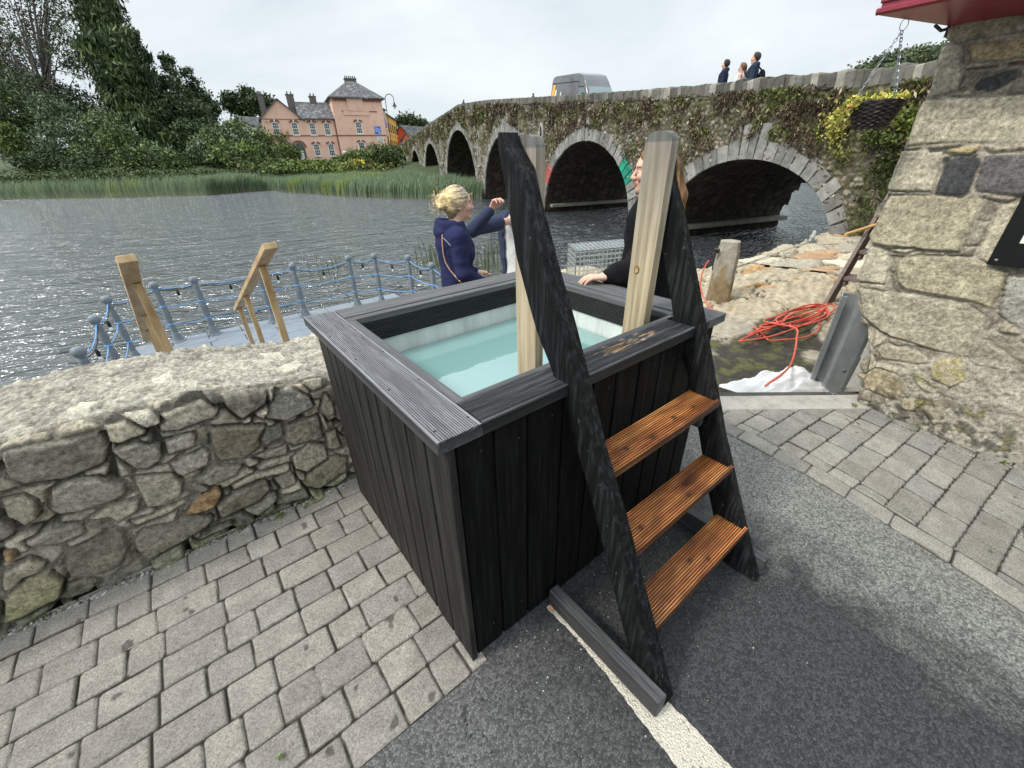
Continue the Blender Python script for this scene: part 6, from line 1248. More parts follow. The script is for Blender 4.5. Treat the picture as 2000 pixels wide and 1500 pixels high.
def surf(name, fn, lo, hi, res, matl, parent, colf=None, smooth=True):
    """polygonise fn(points)=0 (surface nets); points in world space"""
    lo = np.array(lo, float); hi = np.array(hi, float); n = np.maximum(3, np.ceil((hi-lo)/res).astype(int)+1); ax = [lo[i]+res*np.arange(n[i]) for i in range(3)]
    G = np.stack(np.meshgrid(*ax, indexing='ij'), -1); D = fn(G.reshape(-1, 3)).reshape(n); ins = D < 0
    c = np.zeros(n-1, int)
    for i in (0, 1):
        for j in (0, 1):
            for k in (0, 1): c += ins[i:n[0]-1+i, j:n[1]-1+j, k:n[2]-1+k]
    act = (c > 0) & (c < 8); idx = -np.ones(n-1, int); idx[act] = np.arange(act.sum()); ai = np.argwhere(act); S = np.zeros((len(ai), 3)); W = np.zeros(len(ai))
    cor = [(i, j, k) for i in (0, 1) for j in (0, 1) for k in (0, 1)]
    for a in cor:
        for ax_ in range(3):
            if a[ax_] == 0:
                b_ = list(a); b_[ax_] = 1; pa = ai+a; pb = ai+b_; da = D[tuple(pa.T)]; db = D[tuple(pb.T)]; m = (da < 0) != (db < 0); t = np.where(m, da/(da-db+1e-12), 0)
                S += np.where(m[:, None], pa+(pb-pa)*t[:, None], 0); W += m
    V = lo+S/W[:, None]*res; F = []
    for ax_ in range(3):
        o1, o2 = [(1, 2), (2, 0), (0, 1)][ax_]; sl0 = [slice(None)]*3; sl1 = [slice(None)]*3; sl0[ax_] = slice(0, -1); sl1[ax_] = slice(1, None); A_, B_ = ins[tuple(sl0)], ins[tuple(sl1)]; e = np.argwhere(A_ != B_)
        e = e[(e[:, o1] > 0) & (e[:, o2] > 0) & (e[:, o1] < n[o1]-1) & (e[:, o2] < n[o2]-1)]
        if not len(e): continue
        fl = A_[tuple(e.T)]; q = []
        for (u, v) in ((1, 1), (0, 1), (0, 0), (1, 0)):
            z = e.copy(); z[:, o1] -= u; z[:, o2] -= v; q.append(idx[tuple(z.T)])
        q = np.stack(q, 1); q[~fl] = q[~fl][:, ::-1]; F.append(q)
    F = np.concatenate(F); F = F[(F >= 0).all(1)]
    return mk(name, V, F, matl, parent, smooth, cols=np.ones((len(V), 3)) if colf is None else colf(V))
def wr(p, amp, f, seed, st=(1, 1, 1)): return amp*2*fbm(p*np.array(st)*f, 3, seed)
skin_m = mat('skin', [(0.52, 0.30, 0.22), (0.66, 0.41, 0.31)], 3, 4, 0.5, 0.1, 120, attr=True, spec=0.35); skin_m.node_tree.nodes['Principled BSDF'].inputs['Subsurface Weight'].default_value = 0.08
def fabric(name, c, rough=0.9, var=0.15): c = np.array(c); return mat(name, [tuple(c*(1-var)), tuple(c*(1+var))], 60, 4, rough, 0.35, 260, attr=True, spec=0.15)
navy_m = fabric('navy_cloth', (0.022, 0.026, 0.075)); navy2_m = fabric('navy_grey_cloth', (0.035, 0.045, 0.085)); white_m = fabric('white_cloth', (0.62, 0.62, 0.62)); black_m = fabric('black_fleece', (0.007, 0.007, 0.008)); dkj = fabric('dark_denim', (0.03, 0.04, 0.07))
hair_m = mat('hair', [(0.7, 0.7, 0.7), (1.3, 1.3, 1.3)], 4, 6, 0.45, 0.8, 30, stretch=(6, 6, 1.2), attr=True, spec=0.15)
def head_fn(c, R, s=1.0, mouth=True):
    """head with brow, eye sockets, nose, lips, chin and ears; c = centre at eye level, R rows forward/left/up"""
    def f(p):
        q = (p-c)@R.T/s
        d = ell(q, (-0.012, 0, 0.030), (0.098, 0.076, 0.088)); d = smin(d, ell(q, (0.018, 0, -0.045), (0.062, 0.054, 0.066)), 0.03); d = smin(d, ell(q, (0.060, 0, -0.088), (0.022, 0.022, 0.018)), 0.022)
        d = smin(d, ell(q, (0.070, 0, 0.030), (0.018, 0.045, 0.014)), 0.02)
        for k in (-1, 1):
            d = smax(d, -ell(q, (0.098, k*0.032, 0.004), (0.020, 0.019, 0.013)), 0.012); d = smin(d, ell(q, (0.060, k*0.042, -0.022), (0.026, 0.020, 0.020)), 0.02)
            d = smin(d, ell(q, (0.073, k*0.032, 0.003), (0.0135, 0.0145, 0.0125)), 0.003); d = smin(d, ell(q, (-0.008, k*0.076, -0.008), (0.017, 0.007, 0.030)), 0.006)
            d = smin(d, ell(q, (0.094, k*0.010, -0.030), (0.009, 0.008, 0.007)), 0.006)
        d = smin(d, seg(q, (0.084, 0, 0.014), (0.106, 0, -0.026), 0.0065, 0.0095), 0.010)
        d = smin(d, ell(q, (0.082, 0, -0.052), (0.012, 0.021, 0.0055)), 0.006); d = smin(d, ell(q, (0.080, 0, -0.0625), (0.011, 0.018, 0.0060)), 0.006)
        return d*s
    return f
def face_cols(c, R, s=1.0):
    def f(V):
        q = (V-c)@R.T/s; col = np.ones((len(V), 3)); lip = (np.abs(q[:, 2]+0.057) < 0.009) & (np.abs(q[:, 1]) < 0.021) & (q[:, 0] > 0.07); col[lip] = (0.85, 0.5, 0.5)
        for k in (-1, 1):
            r = np.hypot((q[:, 1]-k*0.032)/0.013, (q[:, 2]-0.003)/0.006); col[(r < 1) & (q[:, 0] > 0.065)] = (0.75, 0.95, 1.1); col[(r < 0.45) & (q[:, 0] > 0.065)] = (0.12, 0.12, 0.12)
            br = (np.abs(q[:, 2]-0.0115-0.10*(0.02-abs(0))) < 0.0022) & (np.abs(q[:, 1]-k*0.032) < 0.014) & (q[:, 0] > 0.07); col[br] = (0.25, 0.2, 0.18)
            bw = (np.abs(q[:, 2]-0.024) < 0.0035) & (np.abs(q[:, 1]-k*0.034) < 0.017) & (q[:, 0] > 0.06); col[bw] = (0.45, 0.35, 0.28)
            ck = np.exp(-((q[:, 1]-k*0.045)/0.018)**2-((q[:, 2]+0.025)/0.018)**2); col *= 1-ck[:, None]*np.array([0.0, 0.14, 0.12])
        return col
    return f
def hand_parts(wrist, dirv, palmn, curl=0.5, side=1, s=1.0, spread=0.12):
    """palm, five jointed fingers; palmn = direction the palm faces; side=+1 puts the thumb along cross(dir,palmn)"""
    d = np.array(dirv, float); d /= np.linalg.norm(d); n = np.array(palmn, float); n -= d*(n@d); n /= np.linalg.norm(n); w = np.cross(d, n)*side; wrist = np.array(wrist, float); segs = []
    segs.append((wrist, wrist+d*0.02*s, 0.021*s, 0.022*s)); base = wrist+d*0.080*s; kn = []
    for i, off in enumerate((0.030, 0.010, -0.011, -0.030)):
        k = base+w*off*s+d*(0.004, 0.008, 0.004, -0.006)[i]*s; kn.append(k); segs.append((wrist+d*0.012*s+w*off*0.55*s, k, 0.0125*s, 0.0105*s))
    out = [segs]
    for i, L in enumerate((0.070, 0.078, 0.072, 0.056)):
        L = L*s; a = kn[i]; ch = []; an = curl*(0.7+0.10*i); dd = d+w*spread*(1.5-i)*0.5; dd /= np.linalg.norm(dd)
        for j, fr in enumerate((0.44, 0.31, 0.25)):
            v = dd*math.cos(an)+n*math.sin(an); b_ = a+v*L*fr; r0 = (0.0088, 0.0080, 0.0072)[j]*s*(1, 1.03, 1, 0.88)[i]; ch.append((a, b_, r0, r0*0.92)); a = b_; an += curl*(0.75, 0.55, 0.4)[j]
        out.append(ch)
    t0 = wrist+d*0.022*s+w*0.020*s; t1 = t0+(d*0.55+w*0.62+n*0.35)*0.040*s; t2 = t1+(d*0.85+w*0.10+n*0.45)*0.031*s; t3 = t2+(d*0.95-w*0.05+n*0.35)*0.024*s; out.append([(t0, t1, 0.0125*s, 0.0098*s), (t1, t2, 0.0098*s, 0.0088*s), (t2, t3, 0.0088*s, 0.0078*s)])
    return out
def hand_fn(parts):
    def f(p):
        d = None
        for a, b_, r0, r1 in parts[0]: e = seg(p, a, b_, r0, r1); d = e if d is None else smin(d, e, 0.008)
        for ch in parts[1:]:
            e = None
            for a, b_, r0, r1 in ch: g = seg(p, a, b_, r0, r1); e = g if e is None else np.minimum(e, g)
            d = smin(d, e, 0.0035)
        return d
    return f
def strands(b, roots, tips, r, rg, col0, bend=0.02, n=6):
    for a, c in zip(roots, tips):
        a, c = np.array(a), np.array(c); off = rg.normal(size=3)*bend; pts = [a+(c-a)*t+off*math.sin(math.pi*t)+np.array([0, 0, -0.3*np.linalg.norm(c-a)*t*(1-t)*0.2]) for t in np.linspace(0, 1, n)]; b.tube(pts, [r*(1-0.6*t) for t in np.linspace(0, 1, n)], 4, np.array(col0)*rg.uniform(0.6, 1.35), cap=False)
RT_ = ROWS[0].copy(); RT_[2] = 0; RT_ /= np.linalg.norm(RT_); FW_ = np.array([-RT_[1], RT_[0], 0])

# ---- young woman in black at the right side of the tub, facing left, her hand on the rim
def woman_black():
    t = thing('person', 'young woman with long auburn hair in black fleece, one hand on the tub rim', 'person', (1.85, 0.80, 0)); f = -RT_*0.98+FW_*0.18; R = frame(f); f, l = R[0], R[1]
    nose = P(1233, 347, x=1.70); hc = nose-f*0.112+np.array([0, 0, 0.026]); neck = hc+np.array([0, 0, -0.15])-f*0.03; ch = neck+[0, 0, -0.12]-f*0.01; pel = np.array([hc[0], hc[1], 0.86])-f*0.06; wrist = P(1184, 541, z=1.035); hd = P(1140, 546, z=1.02)-wrist
    sL = neck+l*0.165+[0, 0, -0.075]-f*0.02; sR = neck-l*0.165+[0, 0, -0.075]-f*0.02; eL = P(1248, 545, z=1.0)*0.5+(sL+wrist)*0.25+np.array([0, 0, -0.04]); eR = sR+np.array([0, 0, -0.27])-f*0.02; wR = eR+f*0.14+np.array([0, 0, -0.20])
    hf = head_fn(hc, R); hp1 = hand_parts(wrist-hd*0.02, hd/np.linalg.norm(hd)+np.array([0, 0, 0.10]), (0, 0, -1), 0.50, side=-1); hp2 = hand_parts(wR, (0.1, 0, -1), -l, 0.4)
    h1, h2 = hand_fn(hp1), hand_fn(hp2); foot = lambda k: pel*np.array([1, 1, 0])+l*k*0.09+f*0.06
    def body(p):
        d = hf(p); d = smin(d, seg(p, hc+[0, 0, -0.06]-f*0.015, neck-[0, 0, 0.03], 0.052, 0.058), 0.03); d = smin(d, seg(p, ch, pel, 0.10, 0.10), 0.05); d = smin(d, seg(p, sL, sR, 0.05, 0.05), 0.05)
        for a, b_, c in ((sL, eL, wrist), (sR, eR, wR)): d = smin(d, seg(p, a, b_, 0.045, 0.036), 0.02); d = smin(d, seg(p, b_, c, 0.036, 0.024), 0.01)
        for k in (-1, 1): kn = foot(k)+[0, 0, 0.48]; d = smin(d, seg(p, pel+l*k*0.08, kn, 0.08, 0.055), 0.03); d = smin(d, seg(p, kn, foot(k)+[0, 0, 0.06]-f*0.05, 0.05, 0.035), 0.02); d = smin(d, seg(p, foot(k)+[0, 0, 0.04]-f*0.06, foot(k)+[0, 0, 0.03]+f*0.10, 0.035, 0.03), 0.02)
        return d
    def low(p): return smin(body(p), h2(p), 0.01)
    surf('body', lambda p: np.where(p[:, 2] > 0, low(p), 1), (hc[0]-0.62, hc[1]-0.55, 0.0), (hc[0]+0.5, hc[1]+0.55, hc[2]+0.15), 0.0125, skin_m, t, face_cols(hc, R))
    surf('face', lambda p: hf(p)-0.0012, hc-0.14, hc+0.14, 0.0035, skin_m, t, face_cols(hc, R))
    lo = np.minimum(wrist, wrist+hd)-0.08; hi = np.maximum(wrist, wrist+hd)+0.08; surf('hand', lambda p: smin(h1(p), seg(p, wrist+(eL-wrist)/np.linalg.norm(eL-wrist)*0.06, wrist, 0.026, 0.023), 0.01), lo, hi, 0.0030, skin_m, t)
    b = B()
    for c_ in hp1[1:5]:
        a, e, r0, r1 = c_[-1]; v = (e-a)/np.linalg.norm(e-a); u_ = np.cross(v, (0, 0, 1)); u_ /= np.linalg.norm(u_); b.obox(e-v*0.002+np.array([0, 0, r1*0.8]), (0.0055, 0.0045, 0.0015), [v, u_, np.cross(u_, v)], None, 0.001)
    b.build('fingernails', plain('pale_nail', (0.62, 0.56, 0.55), 0.25), t)
    def fleece(p):
        d = seg(p, ch+[0, 0, 0.02], pel+[0, 0, -0.10], 0.155, 0.17); d = smin(d, seg(p, sL, sR, 0.085, 0.085), 0.07); d = smin(d, seg(p, sL, eL, 0.085, 0.075), 0.05); cu = wrist+(eL-wrist)*0.10; d = smin(d, seg(p, eL, cu+(eL-cu)*0.28, 0.078, 0.064), 0.03); d = smin(d, seg(p, cu+(eL-cu)*0.22, cu, 0.050, 0.044), 0.012)
        d = smin(d, seg(p, sR, eR, 0.085, 0.07), 0.05); d = smin(d, seg(p, eR, wR, 0.07, 0.045), 0.03); d = smin(d, ell(p, neck-f*0.045+[0, 0, -0.035], (0.11, 0.12, 0.06), R), 0.04)
        d = d+wr(p, 0.010, 9, 5, (1, 1, 1.6))+wr(p, 0.004, 26, 6); d = smax(d, -seg(p, neck+f*0.05+[0, 0, 0.1], neck+f*0.01+[0, 0, -0.02], 0.06, 0.055), 0.01); return d
    surf('fleece_top', fleece, np.array([wrist[0]-0.1, hc[1]-0.5, 0.66]), (hc[0]+0.45, hc[1]+0.50, neck[2]+0.06), 0.010, black_m, t)
    def trousers(p):
        d = seg(p, pel, pel+[0, 0, -0.03], 0.15, 0.15)
        for k in (-1, 1): kn = foot(k)+[0, 0, 0.48]; d = smin(d, seg(p, pel+l*k*0.075, kn, 0.10, 0.072), 0.02); d = smin(d, seg(p, kn, foot(k)+[0, 0, 0.10]-f*0.045, 0.072, 0.06), 0.01)
        return d
    surf('trousers', trousers, (pel[0]-0.3, pel[1]-0.3, 0.06), (pel[0]+0.3, pel[1]+0.3, 0.96), 0.018, black_m, t)
    def hair(p):
        q = (p-hc)@R.T; d = ell(q, (-0.014, 0, 0.036), (0.106, 0.086, 0.097)); cut = smax(q[:, 0]-0.080+np.clip(0.085-q[:, 2], 0, 1)*0.42, q[:, 0]-0.090, 0.008); d = smax(d, cut, 0.01)
        d = smin(d, seg(p, hc-f*0.10+[0, 0, 0.02], hc-f*0.135+[0, 0, -0.12], 0.045, 0.055), 0.03); d = smin(d, seg(p, hc-f*0.135+[0, 0, -0.12], hc-f*0.155+l*0.03+[0, 0, -0.34], 0.055, 0.045), 0.03); d = smin(d, seg(p, hc-f*0.155+l*0.03+[0, 0, -0.34], hc-f*0.17+l*0.02+[0, 0, -0.43], 0.045, 0.012), 0.02); return d+wr(p, 0.006, 60, 8, (1, 1, 0.12))
    def hcol(V): n = fbm((V)*np.array([70, 70, 6]), 3, 4); z = np.clip((hc[2]-V[:, 2])/0.4, 0, 1)[:, None]; return (np.array([0.20, 0.12, 0.06])*(1-z)+np.array([0.34, 0.145, 0.055])*z)*(1+1.6*n)[:, None]
    surf('hair', hair, hc-np.array([0.30, 0.32, 0.50]), hc+np.array([0.30, 0.30, 0.16]), 0.006, hair_m, t, hcol)
    b = B(); rg = np.random.default_rng(5); ro = [hc-f*0.12+l*rg.normal()*0.03+np.array([0, 0, -0.02+rg.normal()*0.04]) for _ in range(60)]; ti = [hc-f*(0.165+0.03*rg.uniform())+l*(0.02+rg.normal()*0.035)+np.array([0, 0, -0.36-0.10*rg.uniform()]) for _ in range(60)]; strands(b, ro, ti, 0.0035, rg, (0.36, 0.17, 0.07), 0.02); b.build('loose_hair', hair_m, t)
woman_black()

# ---- woman in a navy hooded jacket, seen from behind
def woman_navy():
    zg = -0.31; hc = P(896, 398, y=2.12); f = RT_*0.93+FW_*0.36; R = frame(f); f, l = R[0], R[1]; hc = hc+np.array([0, 0, -0.005]); t = thing('person', 'fair haired woman in a navy hooded jacket, seen from behind with her hair pinned up', 'person', (hc[0], hc[1], zg))
    neck = hc-f*0.035+[0, 0, -0.13]; ch = neck-f*0.035+[0, 0, -0.13]; wa = neck-f*0.02+[0, 0, -0.40]; pel = neck-f*0.03+[0, 0, -0.56]; sR = neck-l*0.155-f*0.03+[0, 0, -0.075]; sL = neck+l*0.155-f*0.03+[0, 0, -0.075]
    eR = sR+np.array([0, 0, -0.27])+f*0.01-l*0.03; wR = eR+f*0.20+np.array([0, 0, -0.11])+l*0.06; eL = sL+np.array([0, 0, -0.26])+l*0.02; wL = eL+f*0.20+np.array([0, 0, -0.08])-l*0.05; hf = head_fn(hc, R); h1 = hand_fn(hand_parts(wR, f+l*0.5-np.array([0, 0, 0.3]), (0, 0, -1), 0.5)); h2 = hand_fn(hand_parts(wL, f-l*0.5, (0, 0, -1), 0.5, -1)); foot = lambda k: np.array([pel[0], pel[1], zg])+l*k*0.10+f*0.05
    def body(p):
        d = hf(p); d = smin(d, seg(p, hc+[0, 0, -0.06]-f*0.015, neck, 0.05, 0.056), 0.03); d = smin(d, seg(p, ch, pel, 0.09, 0.10), 0.05); d = smin(d, seg(p, sL, sR, 0.05, 0.05), 0.05)
        for a, b_, c, h in ((sL, eL, wL, h2), (sR, eR, wR, h1)): d = smin(d, seg(p, a, b_, 0.045, 0.036), 0.02); d = smin(d, seg(p, b_, c, 0.036, 0.024), 0.01); d = smin(d, h(p), 0.01)
        for k in (-1, 1): kn = foot(k)+[0, 0, 0.48]; d = smin(d, seg(p, pel+l*k*0.08, kn, 0.085, 0.055), 0.03); d = smin(d, seg(p, kn, foot(k)+[0, 0, 0.06]-f*0.05, 0.05, 0.035), 0.02); d = smin(d, seg(p, foot(k)+[0, 0, 0.04]-f*0.06, foot(k)+[0, 0, 0.03]+f*0.10, 0.035, 0.03), 0.02)
        return d
    surf('body', body, (hc[0]-0.42, hc[1]-0.42, zg+0.0), (hc[0]+0.5, hc[1]+0.42, hc[2]+0.16), 0.0125, skin_m, t, face_cols(hc, R)); surf('face', lambda p: hf(p)-0.001, hc-0.14, hc+0.14, 0.005, skin_m, t, face_cols(hc, R))
    def jacket(p):
        d = seg(p, ch, wa, 0.138, 0.118); d = smin(d, ell(p, ch+f*0.055+[0, 0, -0.08], (0.11, 0.145, 0.10), R), 0.06); d = smin(d, seg(p, wa, pel+[0, 0, -0.10], 0.12, 0.158), 0.06); d = smin(d, seg(p, sL+[0, 0, -0.01], sR+[0, 0, -0.01], 0.070, 0.070), 0.07)
        for a, b_, c in ((sL, eL, wL), (sR, eR, wR)): d = smin(d, seg(p, a, b_, 0.070, 0.056), 0.025); d = smin(d, seg(p, b_, c+(b_-c)*0.06, 0.056, 0.042), 0.02)
        d = d+wr(p, 0.0075, 11, 15, (1, 1, 2.0))+wr(p, 0.0022, 34, 16); return d
    def hood(p):
        q = (p-(neck-f*0.045+np.array([0, 0, -0.005])))@R.T; r = np.sqrt((q[:, 0]/1.0)**2+(q[:, 1]/1.05)**2); zc = -0.012-0.16*np.clip(q[:, 0], -0.2, 0.2); th = np.sqrt((r-0.088)**2+((q[:, 2]-zc)*0.62)**2)-0.030; d = smin(th, ell(q, (-0.075, 0, -0.050), (0.058, 0.10, 0.052)), 0.03); return d+wr(p, 0.006, 18, 17)
    def jh(p): return smin(jacket(p), hood(p), 0.012)
    def jcol(V): n = fbm(V*4, 2, 3); return np.ones((len(V), 3))*(1+0.25*n)[:, None]
    surf('jacket', jh, (hc[0]-0.40, hc[1]-0.42, pel[2]-0.12), (hc[0]+0.45, hc[1]+0.42, neck[2]+0.085), 0.0085, navy_m, t, jcol)
    def trs(p):
        d = seg(p, pel, pel+[0, 0, -0.03], 0.145, 0.145)
        for k in (-1, 1): kn = foot(k)+[0, 0, 0.48]; d = smin(d, seg(p, pel+l*k*0.075, kn, 0.10, 0.072), 0.02); d = smin(d, seg(p, kn, foot(k)+[0, 0, 0.10]-f*0.045, 0.072, 0.055), 0.01)
        return d
    surf('trousers', trs, (pel[0]-0.3, pel[1]-0.3, zg+0.05), (pel[0]+0.3, pel[1]+0.3, pel[2]+0.15), 0.018, dkj, t)
    bun = hc-f*0.125+[0, 0, 0.022]
    def hair(p):
        q = (p-hc)@R.T; d = ell(q, (-0.022, 0, 0.036), (0.104, 0.094, 0.098)); d = smax(d, q[:, 0]-0.062+np.clip(0.05-q[:, 2], 0, 1)*0.65, 0.012); d = smin(d, ell(q, (-0.128, 0.01, 0.028), (0.050, 0.058, 0.048)), 0.02); d = smin(d, ell(q, (-0.145, -0.02, 0.0), (0.03, 0.04, 0.035)), 0.015)
        d = smin(d, seg(q, (-0.055, 0, -0.02), (-0.045, 0, -0.075), 0.062, 0.045), 0.03); return d+wr(p, 0.007, 22, 8)+wr((p-bun), 0.006, 60, 9, (0.4, 0.4, 1.8))
    def hcol(V):
        q = (V-hc)@R.T; n = fbm(q*np.array([18, 60, 80])+3*fbm(q*14, 2, 9)[:, None], 3, 4); g = np.clip((q[:, 0]+0.10)/0.13, 0, 1)[:, None]; c = np.array([0.66, 0.50, 0.26])*(1-g)+np.array([0.40, 0.34, 0.265])*g; lowr = np.clip((-0.01-q[:, 2])/0.05, 0, 1)[:, None]; return np.clip((c*(1-0.55*lowr))*(1+2.4*n)[:, None], 0.03, 1)
    surf('hair', hair, hc-np.array([0.24, 0.24, 0.15]), hc+np.array([0.24, 0.24, 0.17]), 0.0042, hair_m, t, hcol)
    b = B(); rg = np.random.default_rng(6); ro = []; ti = []
    for i in range(110):
        a = rg.normal(size=3); a /= np.linalg.norm(a); a[2] = abs(a[2])*0.9-0.15; q = np.array([a[0]*0.100-0.02, a[1]*0.092, a[2]*0.098+0.03]); ro.append(hc+q@R); o = q+np.array([rg.normal()*0.022+0.01, rg.normal()*0.022, 0.006+rg.normal()*0.018]); ti.append(hc+o@R)
    for i in range(70): q = np.array([-0.15, 0, 0.02])+rg.normal(size=3)*0.035; ro.append(hc+q@R); ti.append(hc+(q+rg.normal(size=3)*0.035)@R)
    strands(b, ro, ti, 0.0019, rg, (0.62, 0.50, 0.30), 0.016); b.build('loose_hair', hair_m, t)
    # thin piping seam and the tan bag strap over the back, laid on the jacket surface
    def drape(px, r, nm, m, off):
        pts = []
        for (u, v) in px:
            d = np.array([(u-1000)/F_PX, (v-750)/F_PX, 1.0]) @ ROWS; d /= np.linalg.norm(d); s_ = np.linalg.norm(hc-CAM)-0.45; p = CAM+d*s_
            for _ in range(60):
                e = float(jh(p[None])[0])
                if e < 0.004: break
                p = p+d*min(e*0.8, 0.03)
            pts.append(p-d*off)
        pts = np.array(pts); k = np.ones(len(pts), bool); b = B(); b.tube(pts, r, 6); b.build(nm, m, t, True)
    drape([(864, 458), (864, 475), (866, 495), (870, 512), (878, 526), (888, 538), (898, 549), (908, 560)], 0.0048, 'bag_strap', plain('tan_strap', s2l(205, 160, 130), 0.6), 0.002)
    drape([(865, 464), (869, 468), (874, 473), (880, 480)], 0.0022, 'piping', plain('grey_piping', s2l(150, 155, 175), 0.7), 0.001)
woman_navy()

# ---- woman in a white top and open navy-grey jacket, arm raised; her head is behind the post
def woman_white():
    zg = -0.31; f = -FW_*0.93-RT_*0.30; R = frame(f); f, l = R[0], R[1]; hc = P(1012, 385, y=2.5); t = thing('person', 'woman in white top and open navy jacket, one arm raised, head behind the ladder', 'person', (hc[0], hc[1], zg))
    neck = hc-f*0.03+[0, 0, -0.13]; ch = neck+[0, 0, -0.14]; wa = neck+[0, 0, -0.38]; pel = neck+[0, 0, -0.56]; sR = P(972, 436, y=hc[1]-0.06); sL = 2*(neck+[0, 0, -0.07])-sR; eR = P(923, 449, y=hc[1]-0.16); wR = P(959, 409, y=hc[1]-0.26); hdv = P(970, 388, y=hc[1]-0.30)-wR; eL = sL+np.array([0, 0, -0.27])-f*0.02; wL = eL+f*0.18+np.array([0, 0, -0.10])
    hf = head_fn(hc, R); hpr = hand_parts(wR, hdv, l*0.8+f*0.3, 0.95, 1); h1 = hand_fn(hpr); h2 = hand_fn(hand_parts(wL, f+[0, 0, -0.2], (0, 0, -1), 0.4, -1)); foot = lambda k: np.array([pel[0], pel[1], zg])+l*k*0.10+f*0.05
    def body(p):
        d = hf(p); d = smin(d, seg(p, hc+[0, 0, -0.06]-f*0.015, neck, 0.05, 0.056), 0.03); d = smin(d, seg(p, ch, pel, 0.09, 0.10), 0.05); d = smin(d, seg(p, sL, sR, 0.034, 0.034), 0.04)
        for a, b_, c in ((sL, eL, wL), (sR, eR, wR)): d = smin(d, seg(p, a, b_, 0.042, 0.034), 0.02); d = smin(d, seg(p, b_, c, 0.034, 0.023), 0.01)
        d = smin(d, h2(p), 0.01)
        for k in (-1, 1): kn = foot(k)+[0, 0, 0.48]; d = smin(d, seg(p, pel+l*k*0.08, kn, 0.085, 0.055), 0.03); d = smin(d, seg(p, kn, foot(k)+[0, 0, 0.06]-f*0.05, 0.05, 0.035), 0.02); d = smin(d, seg(p, foot(k)+[0, 0, 0.04]-f*0.06, foot(k)+[0, 0, 0.03]+f*0.10, 0.035, 0.03), 0.02)
        return d
    surf('body', body, (min(hc[0]-0.55, eR[0]-0.1), min(hc[1]-0.6, wR[1]-0.1), zg), (hc[0]+0.45, hc[1]+0.4, hc[2]+0.16), 0.0135, skin_m, t, face_cols(hc, R))
    surf('hand', lambda p: smin(h1(p), seg(p, wR+(eR-wR)*0.3, wR, 0.025, 0.022), 0.01), np.minimum(wR, wR+hdv)-0.11, np.maximum(wR, wR+hdv)+0.11, 0.0040, skin_m, t)
    surf('hair', lambda p: smax(ell((p-hc)@R.T, (-0.022, 0, 0.036), (0.102, 0.086, 0.096)), ((p-hc)@R.T)[:, 0]-0.05+np.clip(0.05-((p-hc)@R.T)[:, 2], 0, 1)*0.8, 0.01)+wr(p, 0.006, 40, 3), hc-0.15, hc+0.15, 0.008, hair_m, t, lambda V: np.ones((len(V), 3))*np.array([0.12, 0.075, 0.045]))
    def top(p):
        d = smin(seg(p, ch+l*0.06, wa+l*0.055, 0.120, 0.116), seg(p, ch-l*0.075, wa-l*0.07, 0.122, 0.118), 0.03); d = smin(d, seg(p, wa, pel+[0, 0, -0.12], 0.13, 0.175), 0.06); d = smin(d, seg(p, neck+l*0.15+[0, 0, -0.075], neck-l*0.15+[0, 0, -0.075], 0.055, 0.055), 0.05); d = smin(d, ell(p, neck+[0, 0, -0.10]+f*0.01, (0.095, 0.165, 0.075), R), 0.03); return d+wr(p, 0.008, 10, 25, (1, 1, 0.5))+wr(p, 0.002, 40, 26)
    surf('white_top', top, (hc[0]-0.35, hc[1]-0.35, pel[2]-0.14), (hc[0]+0.35, hc[1]+0.35, neck[2]), 0.010, white_m, t)
    def jk(p):
        q = (p-wa)@R.T; d = top(p)-0.016; d = smin(np.abs(d)-0.006, seg(p, sR, sR+(sL-sR)*0.22, 0.066, 0.062), 0.01); d = smax(d, -(np.abs(q[:, 1])-0.02+0.0*q[:, 2])*1.0 if False else (q[:, 0]-0.03)-np.clip(np.abs(q[:, 1])-0.075, 0, 1)*3.0, 0.01); d = smax(d, -(p[:, 2]-(pel[2]-0.02)), 0.01)
        for a, b_, c in ((sL, eL, wL), (sR, eR, wR)): d = smin(d, seg(p, a, b_, 0.068, 0.056), 0.02); d = smin(d, seg(p, b_, c+(b_-c)*0.10, 0.060, 0.044), 0.015)
        return d+wr(p, 0.006, 14, 27)
    surf('jacket', jk, np.minimum.reduce([eR, wR, eL, pel, sL, wL])-0.2, np.maximum.reduce([eR, wR, eL, sL, neck, sR])+0.12, 0.0095, navy2_m, t)
    surf('trousers', lambda p: np.minimum(seg(p, pel, pel+[0, 0, -0.05], 0.14, 0.14), np.minimum(seg(p, pel+l*0.08, foot(1)+[0, 0, 0.1], 0.1, 0.055), seg(p, pel-l*0.08, foot(-1)+[0, 0, 0.1], 0.1, 0.055))), (pel[0]-0.3, pel[1]-0.3, zg+0.05), (pel[0]+0.3, pel[1]+0.3, pel[2]+0.15), 0.02, dkj, t)
woman_white()

